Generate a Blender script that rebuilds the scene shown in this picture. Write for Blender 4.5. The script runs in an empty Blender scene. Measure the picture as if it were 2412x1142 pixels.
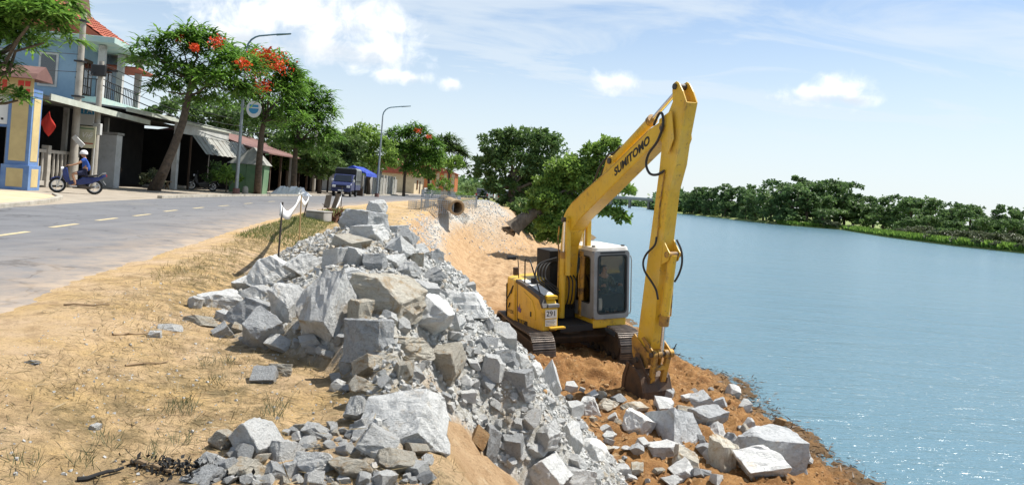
import bpy, bmesh, math, random
import numpy as np
from mathutils import Vector, Matrix, Euler

R = math.radians
sc = bpy.context.scene
col = sc.collection

# ---------------------------------------------------------------- camera
CAM_H = 1.25; ROLL = R(4.3); FPX = 1742.0; PX0, PY0 = 1206.0, 457.0
_c, _s = math.cos(ROLL), math.sin(ROLL)
cd = bpy.data.cameras.new('camera'); cam = bpy.data.objects.new('camera', cd); col.objects.link(cam)
cd.sensor_width = 36; cd.lens = 36 * FPX / 2412; cd.shift_y = -114 / 2412
cd.clip_start = 0.05; cd.clip_end = 8000
cam.matrix_world = Matrix(((_c, -_s, 0, 0), (0, 0, -1, 0), (_s, _c, 0, CAM_H), (0, 0, 0, 1)))
sc.camera = cam

# ---------------------------------------------------------------- sun, sky, exposure
SUN_EL, SUN_AZ = R(60), R(66)                       # azimuth clockwise from +Y (ahead, to the right)
sun_dir = Vector((math.sin(SUN_AZ) * math.cos(SUN_EL), math.cos(SUN_AZ) * math.cos(SUN_EL), math.sin(SUN_EL)))
sl = bpy.data.lights.new('sun', 'SUN'); sl.energy = 4.9; sl.angle = R(0.5); sl.color = (1.0, 0.955, 0.88)
sun = bpy.data.objects.new('sun', sl); col.objects.link(sun)
sun.rotation_euler = (-sun_dir).to_track_quat('-Z', 'Y').to_euler(); sun.location = (20, 20, 60)
vs = sc.view_settings
sc.display_settings.display_device = 'sRGB'
vs.view_transform = 'Standard'; vs.look = 'None'; vs.exposure = 0.58; vs.gamma = 1.0; vs.use_curve_mapping = False
sc.cycles.max_bounces = 6; sc.cycles.diffuse_bounces = 3; sc.cycles.transparent_max_bounces = 12
sc.cycles.use_denoising = True

def ray(px, py):
    u, v = px - PX0, py - PY0
    return Vector(((u * _c + v * _s) / FPX, 1.0, (u * _s - v * _c) / FPX))
def at(px, py, Y):
    r = ray(px, py); return Vector((r.x * Y, Y, CAM_H + r.z * Y))
def onz(px, py, z):
    r = ray(px, py); t = (z - CAM_H) / r.z; return Vector((r.x * t, t, z))

def NT(tree):
    n = tree.nodes; l = tree.links
    def nd(t, **k):
        o = n.new(t)
        for a, v in k.items():
            if a.startswith('i_'): o.inputs[a[2:].replace('_', ' ')].default_value = v
            else: setattr(o, a, v)
        return o
    return nd, l.new

world = bpy.data.worlds.new('World'); sc.world = world; world.use_nodes = True
wt = world.node_tree; wt.nodes.clear()
nd, ln = NT(wt)
def build_sky():
    out = nd('ShaderNodeOutputWorld'); bg = nd('ShaderNodeBackground'); bg.inputs['Strength'].default_value = 0.10
    ln(bg.outputs[0], out.inputs[0])
    sky = nd('ShaderNodeTexSky'); sky.sky_type = 'NISHITA'; sky.sun_disc = False
    sky.sun_elevation = SUN_EL; sky.sun_rotation = SUN_AZ; sky.altitude = 0; sky.air_density = 1.0; sky.dust_density = 0.4; sky.ozone_density = 2.0
    tc = nd('ShaderNodeTexCoord'); G = tc.outputs['Generated']
    def math_(op, a, b=None, c=None, clamp=False):
        m = nd('ShaderNodeMath', operation=op); m.use_clamp = clamp
        for i, x in enumerate((a, b, c)):
            if x is None: continue
            if isinstance(x, (int, float)): m.inputs[i].default_value = x
            else: ln(x, m.inputs[i])
        return m.outputs[0]
    def vmath(op, a, b):
        m = nd('ShaderNodeVectorMath', operation=op)
        for i, x in enumerate((a, b)):
            if isinstance(x, (tuple, Vector)): m.inputs[i].default_value = tuple(x)
            else: ln(x, m.inputs[i])
        return m
    # undo the horizon stretch: clouds live on a flat layer
    sep = nd('ShaderNodeSeparateXYZ'); ln(G, sep.inputs[0])
    zc = math_('MAXIMUM', sep.outputs[2], 0.02)
    zz = math_('ADD', zc, 0.14)
    cx = math_('DIVIDE', sep.outputs[0], zz); cy = math_('DIVIDE', sep.outputs[1], zz)
    comb = nd('ShaderNodeCombineXYZ'); ln(cx, comb.inputs[0]); ln(cy, comb.inputs[1])
    # thin cirrus veil
    mp = nd('ShaderNodeMapping'); ln(comb.outputs[0], mp.inputs[0]); mp.inputs['Scale'].default_value = (0.8, 1.7, 1); mp.inputs['Rotation'].default_value = (0, 0, R(-28))
    mp.inputs['Location'].default_value = (1.3, 0.4, 0)
    ci = nd('ShaderNodeTexNoise'); ln(mp.outputs[0], ci.inputs['Vector']); ci.inputs['Scale'].default_value = 1.1; ci.inputs['Detail'].default_value = 7; ci.inputs['Roughness'].default_value = 0.6; ci.inputs['Distortion'].default_value = 0.7
    cir = nd('ShaderNodeMapRange'); ln(ci.outputs[0], cir.inputs[0]); cir.inputs[1].default_value = 0.37; cir.inputs[2].default_value = 0.62; cir.inputs[3].default_value = 0.0; cir.inputs[4].default_value = 0.68
    cir.interpolation_type = 'SMOOTHSTEP'
    # haze towards the horizon
    hz = nd('ShaderNodeMapRange'); ln(sep.outputs[2], hz.inputs[0]); hz.inputs[1].default_value = 0.0; hz.inputs[2].default_value = 0.30; hz.inputs[3].default_value = 0.80; hz.inputs[4].default_value = 0.10
    hz.interpolation_type = 'SMOOTHSTEP'
    veil = math_('MAXIMUM', cir.outputs[0], hz.outputs[0])
    mix1 = nd('ShaderNodeMix', data_type='RGBA'); ln(veil, mix1.inputs[0]); ln(sky.outputs[0], mix1.inputs[6]); mix1.inputs[7].default_value = (5.6, 6.15, 6.6, 1)
    # cumulus: soft caps around directions, eaten by noise
    nz = nd('ShaderNodeTexNoise'); ln(G, nz.inputs['Vector']); nz.inputs['Scale'].default_value = 24; nz.inputs['Detail'].default_value = 10; nz.inputs['Roughness'].default_value = 0.60; nz.inputs['Distortion'].default_value = 0.35
    nzb = math_('MULTIPLY', math_('SUBTRACT', nz.outputs[0], 0.50), 2.5)
    blobs = [(590, 45, 165, 80), (720, 45, 210, 85), (840, 62, 165, 70), (700, -60, 190, 90), (760, 112, 190, 52), (890, 122, 120, 48), (925, 62, 50, 34), (560, 80, 130, 52),
             (1985, 212, 95, 50), (1905, 220, 85, 32), (2005, 232, 70, 26), (1449, 195, 50, 28), (915, 178, 44, 20), (975, 185, 50, 20), (1065, 200, 40, 18)]
    dens = None; grad = None
    for (px, py, rx, ry) in blobs:
        d0 = ray(px, py); ln_ = d0.length; d0 = d0.normalized()
        v = vmath('SUBTRACT', G, d0)
        v2 = vmath('MULTIPLY', v.outputs[0], (FPX * ln_ / rx, FPX * ln_ / rx, FPX * ln_ / ry))
        le = vmath('LENGTH', v2.outputs[0], (0, 0, 0))
        w = math_('SUBTRACT', 1.0, le.outputs['Value'])
        dens = w if dens is None else math_('MAXIMUM', dens, w)
        sx = nd('ShaderNodeSeparateXYZ'); ln(v2.outputs[0], sx.inputs[0])
        g = math_('MULTIPLY', math_('MAXIMUM', w, 0.0), sx.outputs[2])
        grad = g if grad is None else math_('ADD', grad, g)
    d2 = math_('ADD', dens, nzb)
    cov = nd('ShaderNodeMapRange'); ln(d2, cov.inputs[0]); cov.inputs[1].default_value = -0.12; cov.inputs[2].default_value = 1.0; cov.interpolation_type = 'SMOOTHSTEP'
    shade = nd('ShaderNodeMapRange'); ln(math_('ADD', math_('MULTIPLY', grad, 1.6), math_('MULTIPLY', nzb, 0.55)), shade.inputs[0]); shade.inputs[1].default_value = -0.75; shade.inputs[2].default_value = 0.25
    shade.interpolation_type = 'SMOOTHSTEP'
    ccol = nd('ShaderNodeMix', data_type='RGBA'); ln(shade.outputs[0], ccol.inputs[0]); ccol.inputs[6].default_value = (5.3, 5.75, 6.3, 1); ccol.inputs[7].default_value = (8.3, 8.4, 8.4, 1)
    mix2 = nd('ShaderNodeMix', data_type='RGBA'); ln(cov.outputs[0], mix2.inputs[0]); ln(mix1.outputs[2], mix2.inputs[6]); ln(ccol.outputs[2], mix2.inputs[7])
    ln(mix2.outputs[2], bg.inputs[0])
build_sky()

# ---------------------------------------------------------------- materials
MATS = {}
def mat(name, c, rough=0.7, c2=None, scale=4.0, detail=5, lo=0.38, hi=0.62, bump=0.0, bscale=40.0, metal=0.0, spec=0.5, coord='Object', stretch=None,
        stain=None, stain_lo=0.55, stain_hi=0.72, stain_scale=2.0, rnd=0.0, bdist=0.02):
    m = bpy.data.materials.new(name); m.use_nodes = True; t = m.node_tree
    nd, ln = NT(t); p = t.nodes['Principled BSDF']
    p.inputs['Base Color'].default_value = (*c, 1); p.inputs['Roughness'].default_value = rough; p.inputs['Metallic'].default_value = metal
    p.inputs['Specular IOR Level'].default_value = spec
    tc = nd('ShaderNodeTexCoord'); vec = tc.outputs[coord]
    if stretch:
        mp = nd('ShaderNodeMapping'); ln(vec, mp.inputs[0]); mp.inputs['Scale'].default_value = stretch; vec = mp.outputs[0]
    cur = None
    if c2 is not None:
        n = nd('ShaderNodeTexNoise'); ln(vec, n.inputs['Vector']); n.inputs['Scale'].default_value = scale; n.inputs['Detail'].default_value = detail; n.inputs['Roughness'].default_value = 0.65
        r = nd('ShaderNodeMapRange'); ln(n.outputs[0], r.inputs[0]); r.inputs[1].default_value = lo; r.inputs[2].default_value = hi
        mx = nd('ShaderNodeMix', data_type='RGBA'); ln(r.outputs[0], mx.inputs[0]); mx.inputs[6].default_value = (*c, 1); mx.inputs[7].default_value = (*c2, 1); cur = mx.outputs[2]
    if stain is not None:
        n = nd('ShaderNodeTexNoise'); ln(vec, n.inputs['Vector']); n.inputs['Scale'].default_value = stain_scale; n.inputs['Detail'].default_value = 8; n.inputs['Roughness'].default_value = 0.7
        r = nd('ShaderNodeMapRange'); ln(n.outputs[0], r.inputs[0]); r.inputs[1].default_value = stain_lo; r.inputs[2].default_value = stain_hi
        mx = nd('ShaderNodeMix', data_type='RGBA'); ln(r.outputs[0], mx.inputs[0]); mx.inputs[7].default_value = (*stain, 1)
        if cur is None: mx.inputs[6].default_value = (*c, 1)
        else: ln(cur, mx.inputs[6])
        cur = mx.outputs[2]
    if rnd > 0:
        oi = nd('ShaderNodeObjectInfo'); hs = nd('ShaderNodeHueSaturation')
        r = nd('ShaderNodeMapRange'); ln(oi.outputs['Random'], r.inputs[0]); r.inputs[3].default_value = 1 - rnd; r.inputs[4].default_value = 1 + rnd * .7
        ln(r.outputs[0], hs.inputs['Value'])
        if cur is None: hs.inputs['Color'].default_value = (*c, 1)
        else: ln(cur, hs.inputs['Color'])
        cur = hs.outputs[0]
    if cur is not None: ln(cur, p.inputs['Base Color'])
    if bump > 0:
        n = nd('ShaderNodeTexNoise'); ln(vec, n.inputs['Vector']); n.inputs['Scale'].default_value = bscale; n.inputs['Detail'].default_value = 6; n.inputs['Roughness'].default_value = 0.65
        b = nd('ShaderNodeBump'); ln(n.outputs[0], b.inputs['Height']); b.inputs['Strength'].default_value = bump; b.inputs['Distance'].default_value = bdist; ln(b.outputs[0], p.inputs['Normal'])
    MATS[name] = m
    return m

def leaf_mat(name, dark, light, trans=0.30):
    m = bpy.data.materials.new(name); m.use_nodes = True; t = m.node_tree; nd, ln = NT(t); t.nodes.clear()
    out = nd('ShaderNodeOutputMaterial'); a = nd('ShaderNodeAttribute'); a.attribute_name = 'tone'
    mx = nd('ShaderNodeMix', data_type='RGBA'); ln(a.outputs['Fac'], mx.inputs[0]); mx.inputs[6].default_value = (*dark, 1); mx.inputs[7].default_value = (*light, 1)
    p = nd('ShaderNodeBsdfPrincipled'); ln(mx.outputs[2], p.inputs['Base Color']); p.inputs['Roughness'].default_value = 0.5; p.inputs['Specular IOR Level'].default_value = 0.35
    tr = nd('ShaderNodeBsdfTranslucent'); ln(mx.outputs[2], tr.inputs[0])
    ms = nd('ShaderNodeMixShader'); ms.inputs[0].default_value = trans; ln(p.outputs[0], ms.inputs[1]); ln(tr.outputs[0], ms.inputs[2]); ln(ms.outputs[0], out.inputs[0])
    MATS[name] = m; return m

def glass_mat(name, tint=(0.55, 0.62, 0.6), rough=0.02, fac=0.12):
    m = bpy.data.materials.new(name); m.use_nodes = True; t = m.node_tree; nd, ln = NT(t); t.nodes.clear()
    out = nd('ShaderNodeOutputMaterial'); tr = nd('ShaderNodeBsdfTransparent'); tr.inputs[0].default_value = (*tint, 1)
    g = nd('ShaderNodeBsdfGlossy'); g.inputs['Roughness'].default_value = rough
    fr = nd('ShaderNodeFresnel'); fr.inputs[0].default_value = 1.45
    ad = nd('ShaderNodeMath', operation='ADD'); ln(fr.outputs[0], ad.inputs[0]); ad.inputs[1].default_value = fac - 0.10; ad.use_clamp = True
    ms = nd('ShaderNodeMixShader'); ln(ad.outputs[0], ms.inputs[0]); ln(tr.outputs[0], ms.inputs[1]); ln(g.outputs[0], ms.inputs[2]); ln(ms.outputs[0], out.inputs[0])
    MATS[name] = m; return m

# rocks: pale grey granite, brown iron stains, per-rock tone
def rock_mat(name, base, dark, warm, warm_lo=0.56, rnd=0.22):
    m = bpy.data.materials.new(name); m.use_nodes = True; t = m.node_tree; nd, ln = NT(t); p = t.nodes['Principled BSDF']
    tc = nd('ShaderNodeTexCoord'); oi = nd('ShaderNodeObjectInfo')
    va = nd('ShaderNodeVectorMath', operation='ADD'); ln(tc.outputs['Object'], va.inputs[0])
    sc_ = nd('ShaderNodeVectorMath', operation='SCALE'); sc_.inputs[0].default_value = (37, 53, 71); ln(oi.outputs['Random'], sc_.inputs['Scale']); ln(sc_.outputs[0], va.inputs[1])
    V = va.outputs[0]
    def nz(s, d=6, r=0.65, dist=0.0, vec=V):
        n = nd('ShaderNodeTexNoise'); ln(vec, n.inputs['Vector']); n.inputs['Scale'].default_value = s; n.inputs['Detail'].default_value = d; n.inputs['Roughness'].default_value = r; n.inputs['Distortion'].default_value = dist
        return n.outputs[0]
    def rng(x, a, b, c=0.0, d=1.0):
        r = nd('ShaderNodeMapRange'); ln(x, r.inputs[0]); r.inputs[1].default_value = a; r.inputs[2].default_value = b; r.inputs[3].default_value = c; r.inputs[4].default_value = d; return r.outputs[0]
    def mixc(f, a, b):
        x = nd('ShaderNodeMix', data_type='RGBA'); ln(f, x.inputs[0])
        for i, v in ((6, a), (7, b)):
            if isinstance(v, tuple): x.inputs[i].default_value = (*v, 1)
            else: ln(v, x.inputs[i])
        return x.outputs[2]
    c1 = mixc(rng(nz(9, 8, 0.75, 1.2), 0.48, 0.76), base, dark)
    c2 = mixc(rng(nz(2.6, 7, 0.7, 0.8), warm_lo, warm_lo + 0.14), c1, warm)
    sp = nd('ShaderNodeTexVoronoi'); ln(V, sp.inputs['Vector']); sp.inputs['Scale'].default_value = 70
    c3 = mixc(rng(nz(60, 3, 0.6), 0.64, 0.78, 0, .4), c2, (0.07, 0.075, 0.08))
    hs = nd('ShaderNodeHueSaturation'); ln(c3, hs.inputs['Color']); ln(rng(oi.outputs['Random'], 0, 1, 1 - rnd, 1 + rnd * .6), hs.inputs['Value'])
    ln(hs.outputs[0], p.inputs['Base Color']); p.inputs['Roughness'].default_value = 0.82; p.inputs['Specular IOR Level'].default_value = 0.35
    b0 = nd('ShaderNodeBump'); ln(nz(4.5, 6, 0.7, 0.9), b0.inputs['Height']); b0.inputs['Strength'].default_value = 0.6; b0.inputs['Distance'].default_value = 0.06
    b1 = nd('ShaderNodeBump'); ln(nz(17, 10, 0.75, 0.5), b1.inputs['Height']); b1.inputs['Strength'].default_value = 0.9; b1.inputs['Distance'].default_value = 0.045; ln(b0.outputs[0], b1.inputs['Normal'])
    ln(b1.outputs[0], p.inputs['Normal'])
    MATS[name] = m; return m
rock_mat('rock_grey', (0.71, 0.71, 0.685), (0.42, 0.435, 0.435), (0.55, 0.46, 0.34), 0.585, 0.20)
rock_mat('rock_dark', (0.46, 0.47, 0.47), (0.23, 0.245, 0.25), (0.36, 0.30, 0.22), 0.575)
rock_mat('rock_warm', (0.58, 0.54, 0.45), (0.34, 0.31, 0.25), (0.42, 0.30, 0.17), 0.51)
rock_mat('rock_rust', (0.42, 0.27, 0.13), (0.24, 0.17, 0.10), (0.36, 0.2, 0.08), 0.45)

YEL = mat('machine_yellow', (0.69, 0.435, 0.028), 0.42, (0.61, 0.36, 0.022), 1.3, bump=0.08, bscale=18, stain=(0.20, 0.105, 0.035), stain_lo=0.57, stain_hi=0.76, stain_scale=3.2)
def grime(m):
    t = m.node_tree; nd, ln = NT(t); p = t.nodes['Principled BSDF']; old = p.inputs['Base Color'].links[0].from_socket; tc = nd('ShaderNodeTexCoord')
    def lay(old, st, s, lo, hi, c, f):
        mp = nd('ShaderNodeMapping'); ln(tc.outputs['Object'], mp.inputs[0]); mp.inputs['Scale'].default_value = st
        n = nd('ShaderNodeTexNoise'); ln(mp.outputs[0], n.inputs['Vector']); n.inputs['Scale'].default_value = s; n.inputs['Detail'].default_value = 9; n.inputs['Roughness'].default_value = .72
        r = nd('ShaderNodeMapRange'); ln(n.outputs[0], r.inputs[0]); r.inputs[1].default_value = lo; r.inputs[2].default_value = hi; r.inputs[4].default_value = f
        x = nd('ShaderNodeMix', data_type='RGBA'); ln(r.outputs[0], x.inputs[0]); ln(old, x.inputs[6]); x.inputs[7].default_value = (*c, 1); return x.outputs[2]
    a = lay(old, (1, 1, 1), 11, .60, .68, (.085, .045, .022), .85)         # rust chips
    a = lay(a, (5, 5, .5), 3.0, .54, .74, (.30, .17, .05), .6)              # run-down grease and dust
    a = lay(a, (1, 1, 1), 1.1, .50, .74, (.60, .44, .17), .55)              # faded, dusty paint
    ln(a, p.inputs['Base Color'])
grime(YEL)
mat('worn_yellow', (0.50, 0.27, 0.03), 0.6, (0.30, 0.16, 0.04), 3.5, bump=0.2, stain=(0.09, 0.055, 0.03), stain_lo=0.50, stain_hi=0.62, stain_scale=5)
mat('black_rubber', (0.015, 0.015, 0.016), 0.55, bump=0.1)
mat('dark_steel', (0.045, 0.04, 0.036), 0.6, (0.085, 0.06, 0.042), 5, bump=0.3, bscale=25)
mat('track_steel', (0.10, 0.085, 0.075), 0.5, (0.2, 0.165, 0.14), 6, bump=0.3, metal=0.4)
mat('chrome', (0.72, 0.72, 0.72), 0.18, metal=1.0)
mat('bucket_rust', (0.055, 0.036, 0.025), 0.68, (0.11, 0.06, 0.03), 4.5, bump=0.4, bscale=22, stain=(0.03, 0.025, 0.022), stain_scale=3)
mat('cab_grey', (0.27, 0.275, 0.28), 0.5, (0.21, 0.21, 0.205), 3, bump=0.05)
mat('sunlit_white', (0.72, 0.71, 0.68), 0.55, (0.6, 0.57, 0.5), 3)  # pale tone painting sun glare onto hood and cab roof
mat('interior_black', (0.012, 0.012, 0.013), 0.8)
mat('white_paint', (0.78, 0.78, 0.76), 0.5, (0.66, 0.65, 0.62), 4)
mat('ink_black', (0.012, 0.012, 0.012), 0.6)
glass_mat('cab_glass', (0.95, 0.975, 0.97), fac=0.085); glass_mat('dark_glass', (0.10, 0.12, 0.13), fac=0.2)

# ---------------------------------------------------------------- mesh helpers
class MB:
    def __init__(s): s.v = []; s.f = []
    def add(s, vs_, fs):
        o = len(s.v); s.v += [tuple(v) for v in vs_]; s.f += [tuple(i + o for i in f) for f in fs]; return s
    def box(s, x0, x1, y0, y1, z0, z1):
        return s.add([(x0, y0, z0), (x1, y0, z0), (x1, y1, z0), (x0, y1, z0), (x0, y0, z1), (x1, y0, z1), (x1, y1, z1), (x0, y1, z1)],
                     [(0, 3, 2, 1), (4, 5, 6, 7), (0, 1, 5, 4), (1, 2, 6, 5), (2, 3, 7, 6), (3, 0, 4, 7)])
    def bar(s, p, q, w, h=None, up=(0, 0, 1)):
        h = h or w; p, q = Vector(p), Vector(q); d = (q - p).normalized(); up = Vector(up)
        if abs(d.dot(up)) > 0.98: up = Vector((1, 0, 0))
        a = d.cross(up).normalized() * w / 2; b = a.cross(d).normalized() * h / 2
        vs_ = [p - a - b, p + a - b, p + a + b, p - a + b, q - a - b, q + a - b, q + a + b, q - a + b]
        return s.add(vs_, [(0, 1, 2, 3), (4, 7, 6, 5), (0, 4, 5, 1), (1, 5, 6, 2), (2, 6, 7, 3), (3, 7, 4, 0)])
    def tube(s, pts, r, n=8, cap=True):
        pts = [Vector(p) for p in pts]; rs = r if isinstance(r, (list, tuple)) else [r] * len(pts)
        o = len(s.v); prev = None
        for i, p in enumerate(pts):
            d = (pts[min(i + 1, len(pts) - 1)] - pts[max(i - 1, 0)]).normalized()
            if prev is None:
                up = Vector((0, 0, 1)) if abs(d.z) < 0.95 else Vector((1, 0, 0)); a = d.cross(up).normalized()
            else: a = (prev - d * prev.dot(d)).normalized()
            prev = a; b = d.cross(a)
            for k in range(n):
                t = 2 * math.pi * k / n; s.v.append(tuple(p + (a * math.cos(t) + b * math.sin(t)) * rs[i]))
        for i in range(len(pts) - 1):
            for k in range(n):
                k2 = (k + 1) % n; s.f.append((o + i * n + k, o + i * n + k2, o + (i + 1) * n + k2, o + (i + 1) * n + k))
        if cap:
            s.f.append(tuple(o + k for k in range(n))[::-1]); s.f.append(tuple(o + (len(pts) - 1) * n + k for k in range(n)))
        return s
    def cyl(s, p, q, r, n=16, r2=None): return s.tube([p, q], [r, r if r2 is None else r2], n)
    def prism(s, prof, fa, fb):                # prof: list of 2D points; fa, fb map (a,b)->3D for the two caps
        n = len(prof); o = len(s.v)
        s.v += [tuple(fa(*p)) for p in prof] + [tuple(fb(*p)) for p in prof]
        s.f.append(tuple(o + i for i in range(n))[::-1]); s.f.append(tuple(o + n + i for i in range(n)))
        for i in range(n):
            j = (i + 1) % n; s.f.append((o + i, o + j, o + n + j, o + n + i))
        return s
    def ring(s, outer, inner, fa, fb):         # frame between two loops of equal length
        n = len(outer); o = len(s.v)
        for f in (fa, fb): s.v += [tuple(f(*p)) for p in outer] + [tuple(f(*p)) for p in inner]
        for i in range(n):
            j = (i + 1) % n
            s.f += [(o + i, o + n + i, o + n + j, o + j), (o + 2 * n + i, o + 2 * n + j, o + 3 * n + j, o + 3 * n + i),
                    (o + i, o + j, o + 2 * n + j, o + 2 * n + i), (o + n + j, o + n + i, o + 3 * n + i, o + 3 * n + j)]
        return s
    def build(s, name, m, parent=None, smooth=False, bevel=0.0, seg=2, fix=True):
        me = bpy.data.meshes.new(name); me.from_pydata(s.v, [], s.f); me.update()
        if fix:
            bm = bmesh.new(); bm.from_mesh(me); bmesh.ops.recalc_face_normals(bm, faces=bm.faces); bm.to_mesh(me); bm.free()
        return link(name, me, m, parent, smooth, bevel, seg)

def link(name, me, m, parent=None, smooth=False, bevel=0.0, seg=2):
    o = bpy.data.objects.new(name, me); col.objects.link(o)
    if m is not None and len(me.materials) == 0: me.materials.append(MATS[m] if isinstance(m, str) else m)
    if smooth:
        me.polygons.foreach_set('use_smooth', [True] * len(me.polygons))
        try: me.set_sharp_from_angle(angle=R(40))
        except Exception: pass
    if bevel > 0:
        b = o.modifiers.new('bevel', 'BEVEL'); b.width = bevel; b.segments = seg; b.limit_method = 'ANGLE'; b.angle_limit = R(35)
    if parent is not None: o.parent = parent
    return o
def tag(o, label=None, cat=None, group=None, kind=None):
    if label: o['label'] = label
    if cat: o['category'] = cat
    if group: o['group'] = group
    if kind: o['kind'] = kind
    return o
def thing(name, label, cat, loc=(0, 0, 0), rz=0.0, group=None, mat4=None):
    o = bpy.data.objects.new(name, None); col.objects.link(o); o.empty_display_size = 0.2
    if mat4 is not None: o.matrix_world = mat4
    else: o.location = loc; o.rotation_euler = (0, 0, rz)
    return tag(o, label, cat, group)
def copy_tree(o, parent=None, label=None, loc=None, rz=None):
    c = o.copy(); col.objects.link(c); c.parent = parent
    if label: c['label'] = label
    if loc is not None: c.location = loc
    if rz is not None: c.rotation_euler = (0, 0, rz)
    for ch in list(o.children): copy_tree(ch, c)
    return c
def rrect(x0, x1, y0, y1, r, n=5):
    out = []
    for cx, cy, a0 in ((x1 - r, y1 - r, 0), (x0 + r, y1 - r, 90), (x0 + r, y0 + r, 180), (x1 - r, y0 + r, 270)):
        for k in range(n): a = R(a0 + 90 * k / (n - 1)); out.append((cx + r * math.cos(a), cy + r * math.sin(a)))
    return out
def text_mesh(name, s, size, m, parent, mat4, ext=0.002, shear=0.0, bold=0.0):
    cu = bpy.data.curves.new(name, 'FONT'); cu.body = s; cu.size = size; cu.extrude = ext; cu.shear = shear; cu.offset = bold; cu.resolution_u = 3; cu.align_x = 'CENTER'; cu.align_y = 'CENTER'
    t = bpy.data.objects.new(name + '_src', cu); col.objects.link(t)
    dg = bpy.context.evaluated_depsgraph_get(); me = bpy.data.meshes.new_from_object(t.evaluated_get(dg)); bpy.data.objects.remove(t)
    me.materials.clear(); o = link(name, me, m, parent); o.matrix_local = mat4; return o

# vectorised value noise
def vn(x, y, seed=0.0):
    xi, yi = np.floor(x), np.floor(y); fx, fy = x - xi, y - yi
    fx = fx * fx * (3 - 2 * fx); fy = fy * fy * (3 - 2 * fy)
    def h(a, b):
        v = np.sin(a * 127.1 + b * 311.7 + seed * 74.7) * 43758.5453; return v - np.floor(v)
    return (h(xi, yi) * (1 - fx) + h(xi + 1, yi) * fx) * (1 - fy) + (h(xi, yi + 1) * (1 - fx) + h(xi + 1, yi + 1) * fx) * fy
def fbm(x, y, o=4, seed=0.0):
    s = 0; a = 0.5; t = 0
    for i in range(o): s = s + a * vn(x * 2 ** i, y * 2 ** i, seed + i); t += a; a *= 0.5
    return s / t - 0.5
def sstep(x, a, b):
    t = np.clip((x - a) / (b - a), 0, 1); return t * t * (3 - 2 * t)

def quads_obj(name, V, m, parent=None, tone=None, smooth=False):
    """V: (n,4,3) float array of separate quads"""
    n = len(V); me = bpy.data.meshes.new(name)
    me.vertices.add(n * 4); me.vertices.foreach_set('co', np.ascontiguousarray(V, dtype=np.float32).ravel())
    me.loops.add(n * 4); me.loops.foreach_set('vertex_index', np.arange(n * 4, dtype=np.int32))
    me.polygons.add(n); me.polygons.foreach_set('loop_start', np.arange(0, n * 4, 4, dtype=np.int32)); me.polygons.foreach_set('loop_total', np.full(n, 4, dtype=np.int32))
    me.update()
    if tone is not None:
        a = me.attributes.new('tone', 'FLOAT', 'POINT'); a.data.foreach_set('value', np.repeat(tone, 4).astype(np.float32))
    return link(name, me, m, parent)

# ================================================================ ground
_E1 = np.array([(-14, -1.2), (0, -2.7), (5.15, -3.48), (7.04, -4.02), (8.77, -4.36), (12, -4.95), (17, -5.85), (25.4, -7.15), (36, -8.1), (50, -8.5), (72, -8.5), (118, -8.3), (200, -7), (330, -3), (700, 12)])
_E2 = np.array([(-14, -8.4), (0, -9.6), (12, -11.1), (17.4, -12.1), (25, -13.5), (33, -14.5), (41, -14.9), (50, -14.8), (60, -14.5), (80, -14.1), (118, -13.8), (200, -12.5), (330, -8.5), (700, 6)])
_XC = np.array([(-14, 1.6), (0, 0.45), (3.5, -0.1), (5, -0.62), (6.6, -1.1), (11.7, -2.1), (20, -3.1), (30, -4.3), (42, -5.2), (48, -4.2), (54, -1.6), (62, 0.2), (80, 3), (130, 6), (200, 9), (330, 14), (700, 40)])
_XW = np.array([(-14, 7.6), (10, 6.25), (12.7, 5.85), (18.4, 5.8), (19.6, 4.8), (26, 4.7), (48, 3.8), (60, 4.6), (72, 8), (83, 10), (130, 13), (200, 16), (330, 21), (700, 50)])
def ip(T, y): return np.interp(y, T[:, 0], T[:, 1])
WATER_Z = -2.95
_Xp = np.array([(3, -0.5), (5, -0.75), (6.5, -1.15), (8.7, -1.7), (11, -2.0), (12.5, -2.2), (15, -2.6)])
_hp = np.array([(2.6, -0.6), (3.4, -0.22), (4, -0.1), (5, 0.06), (6.2, 0.26), (7, 0.38), (8.7, 0.50), (11, 0.66), (12.2, 0.48), (13.4, 0.1), (15, -1.4), (17, -6), (30, -40)])
def base_z(x, y):
    e1, xc, xw = ip(_E1, y), ip(_XC, y), ip(_XW, y)
    sh = -0.04 + 0.075 * sstep(x, e1 - 0.95, e1 + 0.25) - 0.16 * sstep(x, e1 + 0.35, (e1 + xc) / 2 + 0.2) - 0.10 * np.exp(-((y - 1) / 4.0) ** 2) * sstep(x, e1 + 0.5, e1 + 1.4)
    sl = -0.14 - 0.86 * (x - xc)
    foot = xc + 2.9
    tb = np.clip((x - foot) / np.maximum(xw - foot, 0.5), -1, 6)
    bench = -2.60 - 0.16 * tb - 0.22 * sstep(x, xw - 1.1, xw) - 0.28 * np.maximum(x - xw, 0)
    far = sstep(y, 60, 75)
    bench = bench * (1 - far) + far * np.minimum(-1.6 - 1.35 * sstep(x, xc + 1, xw), -1.6 - 1.35 * sstep(x, xc + 1, xw) - 0.28 * np.maximum(x - xw, 0))
    k = 0.16
    z = np.minimum(sh, sl)
    m = np.clip(0.5 + 0.5 * (sh - sl) / k, 0, 1); z = sh * (1 - m) + sl * m - k * m * (1 - m)
    k = 0.5; m = np.clip(0.5 + 0.5 * (bench - z) / k, 0, 1); z = z * (1 - m) + bench * m + k * m * (1 - m) * 0.5
    # gravel mound and piled spoil on the far crest
    z = z + 0.45 * np.exp(-((x + 4.3) / 1.0) ** 2 - ((y - 46) / 1.6) ** 2)
    z = z + 0.24 * np.exp(-((x - 2.1) / 1.7) ** 2 - ((y - 16.75) / 0.6) ** 2)
    z = z + 0.75 * np.exp(-((x + 2.2) / 2.6) ** 2 - ((y - 55) / 5.0) ** 2)
    return z
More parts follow.
